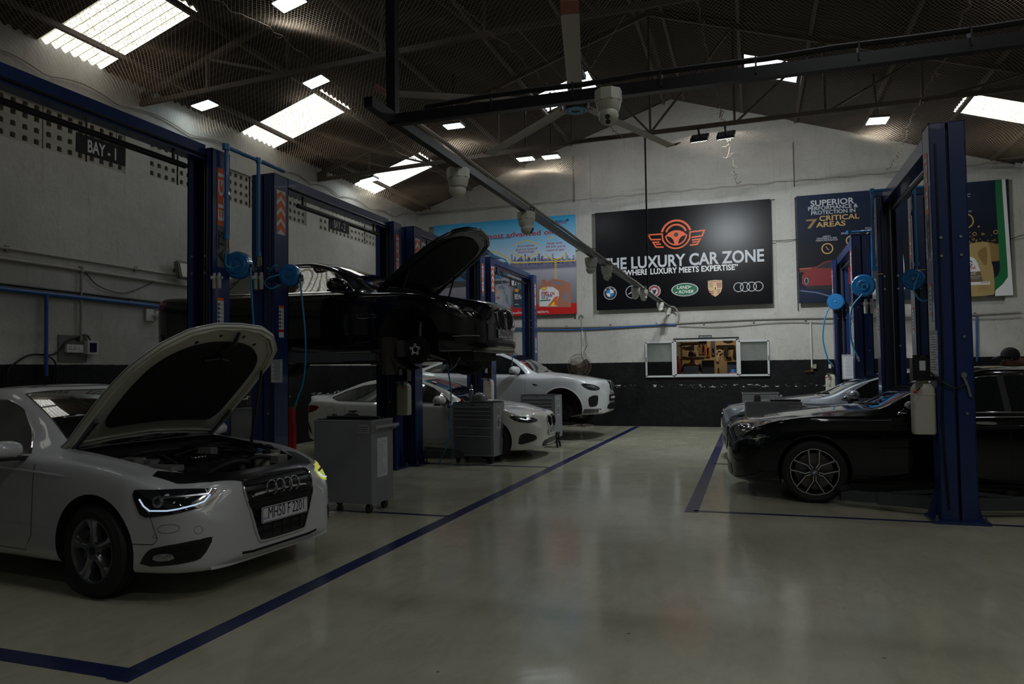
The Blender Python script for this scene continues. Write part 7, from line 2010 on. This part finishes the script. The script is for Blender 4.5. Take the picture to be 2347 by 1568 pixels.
# left wall
XW = XL + .03
t = pipe_run('service_pipe', 'upper thin grey pipe on the left wall', [(XW, 2, 3.05), (XW, 10.9, 3.05)], .018, PIPEG)
for y in (6.6, 8.6, 10.2): bracket(t, Vector((XW - .01, y, 3.05)) - t.location)
t = pipe_run('service_pipe', 'lower grey pipe on the left wall under the thin one', [(XW + .01, 2, 2.93), (XW + .01, 10.9, 2.90)], .024, PIPEG, [(XW + .01, 7.65, 2.925)])
B().tube([Vector((XW + .01, 7.65, 2.92)) - t.location, Vector((XW + .01, 7.65, 1.93)) - t.location], .016, 8).obj('drop_pipe', PIPEG, t)
t = pipe_run('service_pipe', 'blue pipe with clips on the left wall', [(XW + .02, 2, 2.56), (XW + .02, 15.0, 2.48)], .028, PIPEB)
for y in (5.6, 7.3, 8.5, 10): bracket(t, Vector((XW, y, 2.53)) - t.location)
B().tube([Vector((XW + .02, 7.12, 2.53)) - t.location, Vector((XW + .03, 7.12, 1.45)) - t.location], .024, 8).obj('drop_pipe', PIPEB, t)
pipe_run('service_pipe', 'black pipe just above the blue one on the left wall', [(XW, 2, 2.63), (XW, 15.0, 2.54)], .016, BLACKM)
pipe_run('cable', 'black cable sagging below the grey pipes on the left wall', bez([(XW, 7.7, 2.90), (XW, 7.95, 2.72), (XW, 8.35, 2.66), (XW, 8.75, 2.80), (XW, 8.95, 2.90)], 8), .007, BLACKM, cat='cable')
pipe_run('cable', 'black cable looping around the socket board on the left wall', bez([(XW, 7.62, 1.98), (XW, 7.45, 1.92), (XW, 7.25, 1.74), (XW, 6.9, 1.72), (XW, 6.65, 1.55), (XW, 6.62, 1.4)], 8), .012, BLACKM, cat='cable')
pipe_run('cable', 'second black cable dropping behind the white saloon', bez([(XW, 7.1, 1.74), (XW, 7.25, 1.66), (XW, 7.3, 1.5), (XW, 7.28, 1.3)], 8), .010, BLACKM, cat='cable')
t = thing('socket_board', 'white switch socket on a grey board on the left wall', 'socket', (XL + .01, 7.55, 1.82))
B().box((0, 0, 0), (.02, .44, .36)).obj('back_board', M('board_grey', (.13, .13, .12), .7), t); B().box((.03, .0, .0), (.04, .26, .11)).obj('socket_plate', WHITE, t)
for y in (-.08, -.01): 
    sb = B()
    for dy, dz in ((0, .025), (-.015, -.01), (.015, -.01)): sb.cyl((.05, y + dy, dz), (.052, y + dy, dz), .007, 8)
    sb.obj('socket_hole', KPRINT, t, kind='stuff')
for y in (.07, .10): B().box((.053, y, 0), (.006, .018, .05)).obj('switch', WPRINT, t)
t = thing('isolator_box', 'white box with dark window beside the switch socket', 'switch box', (XL + .01, 7.80, 1.84))
B().box((.04, 0, 0), (.09, .17, .19)).obj('box_case', WHITE, t); B().box((.088, 0, 0), (.008, .11, .13)).obj('dark_window', M('navy_window', (.01, .015, .06), .2), t); B().tube(bez([(.03, 0, .1), (.04, -.06, .17), (.03, -.14, .16), (.02, -.2, .1)], 6), .012, 6).obj('cable_elbow', BLACKM, t)
t = thing('old_floodlight', 'dirty unlit floodlight on the left wall by the first post', 'floodlight', (XL + .12, 9.45, 3.12), rad(15))
B().prism(rrect(-.17, -.14, .17, .14, .03), (0, 0, 0), (.25, .95, 0), (-.2, 0, 1), .08).obj('lamp_housing', M('old_housing', (.12, .11, .09), .6), t); B().prism(rrect(-.14, -.11, .14, .11, .02), (.08, -.02, 0), (.25, .95, 0), (-.2, 0, 1), .01).obj('lamp_glass', M('dirty_glass', (.20, .18, .12), .3), t); B().bar((-.1, -.1, .0), (0, 0, 0), .05).obj('bracket', STEEL, t)
t = thing('security_camera', 'white bullet camera on a junction box low on the left wall', 'camera', (XL + .03, 9.0, 2.37))
B().box((0, -.14, 0), (.03, .14, .18)).obj('junction_box', WHITE, t); B().lathe([(0, -.02), (.07, -.02), (.075, .08), (.06, .12), (0, .13)], (.05, 0, 0), (1, .2, 0), 18).obj('camera_body', WHITE, t, smooth=40); B().tube([(0, -.1, .0), (.03, -.05, .0), (.05, 0, 0)], .02, 8).obj('camera_arm', WHITE, t)
# ================================================================ PEDESTAL FAN
FANM = M('fan_rusty_wire', (.16, .12, .085), .55, .4)
t = thing('pedestal_fan', 'rusty caged fan on a stand against the back wall', 'fan', (-4.15, 17.95, 0), rad(4))
B().cyl((0, .12, 0), (0, .12, 1.35), .022, 10).obj('stand_pole', STEEL, t); fo_ = B()
for k in range(4): a = k * PI / 2 + .5; fo_.bar((0, .12, .06), (.34 * math.cos(a), .12 + .3 * math.sin(a), .015), .04, .02)
fo_.obj('stand_foot', FANM, t, kind='stuff')
cg = B()
for k in range(36):
    a = 2 * PI * k / 36
    cg.tube([(.05 * math.cos(a), -.10, 1.53 + .05 * math.sin(a)), (.2 * math.cos(a + .12), -.095, 1.53 + .2 * math.sin(a + .12)), (.29 * math.cos(a + .2), -.03, 1.53 + .29 * math.sin(a + .2)), (.29 * math.cos(a + .2), .05, 1.53 + .29 * math.sin(a + .2)), (.06 * math.cos(a), .12, 1.53 + .06 * math.sin(a))], .0022, 4)
for r, y in ((.30, 0), (.29, -.05), (.2, -.098), (.12, -.102), (.05, -.104), (.2, .09)): cg.tube([(r * math.cos(a), y, 1.53 + r * math.sin(a)) for a in np.linspace(0, 2 * PI, 37)[:-1]], .004, 4, True)
cg.obj('fan_cage', FANM, t, kind='stuff')
for k in range(3):
    a = k * 2.094 + .4; bl = B()
    P = lambda r, da, y: Vector((r * math.cos(a + da), y, 1.53 + r * math.sin(a + da)))
    bl.add([P(.05, -.3, .02), P(.05, .4, -.02), P(.17, .55, -.04), P(.26, .35, -.03), P(.27, -.1, .02), P(.15, -.35, .04)], [(0, 1, 2, 5), (2, 3, 4, 5)]); bl.obj('fan_blade', M('fan_blade_dull', (.10, .09, .08), .5, .5), t)
B().lathe([(0, -.09), (.05, -.08), (.06, 0), (.08, .1), (.07, .2), (0, .22)], (0, 0, 1.53), (0, 1, 0), 20).obj('fan_motor', FANM, t, smooth=40)

# ================================================================ BIG CEILING FAN
BLADE = M('fan_blade_tan', (.36, .31, .25), .5, var=.08, vscale=3)
t = thing('overhead_fan', 'huge ceiling fan with five pale blades and blue ring hub', 'ceiling fan', (-1.98, 8.6, 4.72))
B().lathe([(0, -.10), (.155, -.10), (.165, -.07), (.165, .06), (.12, .10), (.06, .14), (.05, .30), (0, .30)], (0, 0, 0), (0, 0, 1), 36).obj('hub', BLACKM, t, smooth=35)
B().lathe([(.055, -.102), (.14, -.102), (.14, -.108), (.055, -.108)], (0, 0, 0), (0, 0, 1), 36, closed=True).obj('hub_ring', M('ring_cyan', (.02, .22, .34), .4), t)
for k in range(14):
    a = 2 * PI * k / 14; B().cyl((.105 * math.cos(a), .105 * math.sin(a), -.108), (.105 * math.cos(a), .105 * math.sin(a), -.112), .009, 8).obj('hub_bolt', BLACKM, t)
B().cyl((0, 0, .3), (0, 0, 1.15), .03, 10).obj('down_rod', BLACKM, t); B().box((0, 0, .34), (.22, .22, .06)).obj('motor_plate', BLACKM, t)
for k in range(5):
    a = rad(-2 + 72 * k - 144 - 4); d = Vector((math.cos(a), math.sin(a), 0)); n_ = Vector((-d.y, d.x, 0)); b = B(); V = []
    for r in (.17, .5, 1.2, 2.3):
        for w_, z_ in ((-.085, -.018), (-.05, .006), (.02, .014), (.085, -.004), (.02, -.002), (-.05, -.010)): V.append(d * r + n_ * w_ * (1.0 if r > .2 else .9) + Vector((0, 0, z_ - .012 * r)))
    b.add(V, [(i * 6 + j, i * 6 + (j + 1) % 6, (i + 1) * 6 + (j + 1) % 6, (i + 1) * 6 + j) for i in range(3) for j in range(6)] + [tuple(range(5, -1, -1)), tuple(range(18, 24))])
    o = b.obj('blade', BLADE, t, smooth=50)
    B().box(d * .26 + Vector((0, 0, -.020)), (.10, .06, .006), Matrix.Rotation(a, 3, 'Z')).obj('red_marker', RED, o)
    B().bar(d * 2.3 + Vector((0, 0, -.032)), d * 2.42 + Vector((0, 0, .03)), .17, .012).obj('blade_tip', M('blade_tip_red', (.30, .10, .07), .5), o)
for p in ((-.75, .0, 1.05), (.62, .0, .98), (0, -.7, 1.1), (.05, .7, 1.1)): B().tube([(p[0] * .08, p[1] * .08, .2), p], .004, 5).obj('guy_wire', M('wire_pale', (.28, .26, .24), .5, .6), t)

# ================================================================ CAMERA RAIL
t = thing('camera_rail', 'black square-tube frame carrying security cameras toward the back wall', 'rail', (-1.9, 3.65, 2.88))
B().bar((0, -.28, .0), (0, 14.55, .03), .05, .055).obj('rail_tube', BLACKM, t)
B().bar((-.02, 0, -.01), (4.6, 0, -.03), .045, .06).obj('cross_tube', BLACKM, t)
B().bar((-.0, 0, -.03), (.0, 0, 2.9), .055, .055).obj('hanger_post', BLACKM, t)
B().bar((.1, 9.85, 0), (.1, 9.85, 3.0), .028, .028).obj('hanger_post', BLACKM, t); B().bar((.1, 9.85, 0.02), (0, 9.85, .02), .028).obj('hanger_arm', BLACKM, t)
B().tube([(.0 + .02 * math.sin(i * .8), .1, .05 + 0 * i) if 0 else (.03, .2 + i * .45, .055 + .004 * math.sin(i * 1.7)) for i in range(32)], .014, 6).obj('cable_duct', PIPEG, t)
B().tube([(.2 + i * .3, .0, .045 + .012 * abs(math.sin(i * 1.1))) for i in range(15)], .014, 6).obj('cable_duct', BLACK, t)
for i in range(9): B().box((.6 + i * .45, 0, .015), (.008, .062, .085)).obj('cable_tie', BLACK, t)
def cctv(loc, label, face, s=1.0, group=None):
    t = thing('security_camera', label, 'camera', loc, 0, group)
    CW = M('camera_white', (.50, .50, .44), .4)
    b = B(); b.prism([(.085 * s * math.cos(PI / 8 + k * PI / 4), .085 * s * math.sin(PI / 8 + k * PI / 4)) for k in range(8)], (0, 0, -.07 * s), (1, 0, 0), (0, 1, 0), .07 * s); b.obj('mount_box', CW, t)
    B().lathe([(.078 * s, -.07 * s), (.077 * s, -.085 * s), (.070 * s, -.115 * s), (.062 * s, -.135 * s), (.03 * s, -.136 * s)], (0, 0, 0), (0, 0, 1), 24).obj('dome_collar', CW, t, smooth=40)
    f = Vector(face).normalized(); c = Vector((0, 0, -.150 * s)) + f * .010 * s
    ball = B(); ball.lathe([(.062 * s * math.sin(q), .062 * s * math.cos(q)) for q in np.linspace(0.5, PI, 10)], c, f, 24).lathe([(0, .054 * s), (.031 * s, .0538 * s)], c, f, 24); ball.obj('camera_ball', CW, t, smooth=40)
    u = (Vector((0, 0, 1)) - f * f.z).normalized()
    for k in (-1, 1): B().cyl(c + f * .046 * s + u * k * .0165 * s, c + f * (.057 if k > 0 else .0575) * s + u * k * .0165 * s, .0150 * s, 16).obj('camera_lens', KPRINT, t)
    B().tube(bez([(.0, .05 * s, .0), (-.03 * s, .12 * s, .06 * s), (.03 * s, .16 * s, .08 * s), (.05 * s, .08 * s, .03 * s)], 6), .008 * s, 6).obj('cable_loop', BLACK, t)
    return t
cctv((-.66, 3.60, 2.855), 'white dome camera with two lenses under the front black tube', (.05, -.75, -.65), .82)
cctv((-1.93, 4.68, 2.865), 'white camera nearest on the long rail, facing away', (-.7, .6, -.5), .95)
cctv((-1.9, 6.2, 2.865), 'second white camera along the rail, lenses facing right', (.9, -.1, -.5), .95)
cctv((-1.93, 9.1, 2.87), 'third white camera along the rail, at the banner edge', (-.8, .3, -.5), .95)
cctv((-1.88, 9.9, 2.87), 'fourth white camera along the rail, just right of the third', (.8, -.3, -.6), .95)
cctv((-1.94, 12.9, 2.88), 'fifth white camera along the rail, over the star badge', (-.8, .2, -.5), .95)
cctv((-1.86, 13.3, 2.88), 'sixth white camera touching the fifth on its right', (.8, -.2, -.5), .95)
cctv((-1.9, 16.2, 2.89), 'seventh white camera on the rail, below the round red badge', (.6, -.4, -.6), .95)
cctv((-1.9, 17.7, 2.89), 'last white camera at the wall end of the rail', (.3, -.6, -.6), .95)

# ================================================================ GROUPS OF REPEATS
GROUPS = dict(two_post_lift='blue two-post lifts along both sides', air_hose_reel='blue hose reels on the lift posts', air_hose='blue air hoses', bay_sign='black bay signs under the lift beams',
              roof_truss='steel trusses across the roof', air_filter_unit='air filter units on the lift posts', tool_trolley='grey tool trolleys', drawer_cabinet='grey numbered drawer cabinets',
              book='books stacked under the blue tub', service_pipe='pipes on the walls', cable='loose cables on the walls', car='cars in the bays', security_camera='white security cameras',
              sheet_in_plastic_sleeve='paper sheets fixed to the posts', oil_poster='oil posters on the back wall', air_pipe='blue air pipes bridging the posts')
for o in list(bpy.data.objects):
    k = o.name.split('.')[0]
    if o.parent is None and k in GROUPS and not o.get('group'): o['group'] = GROUPS[k]
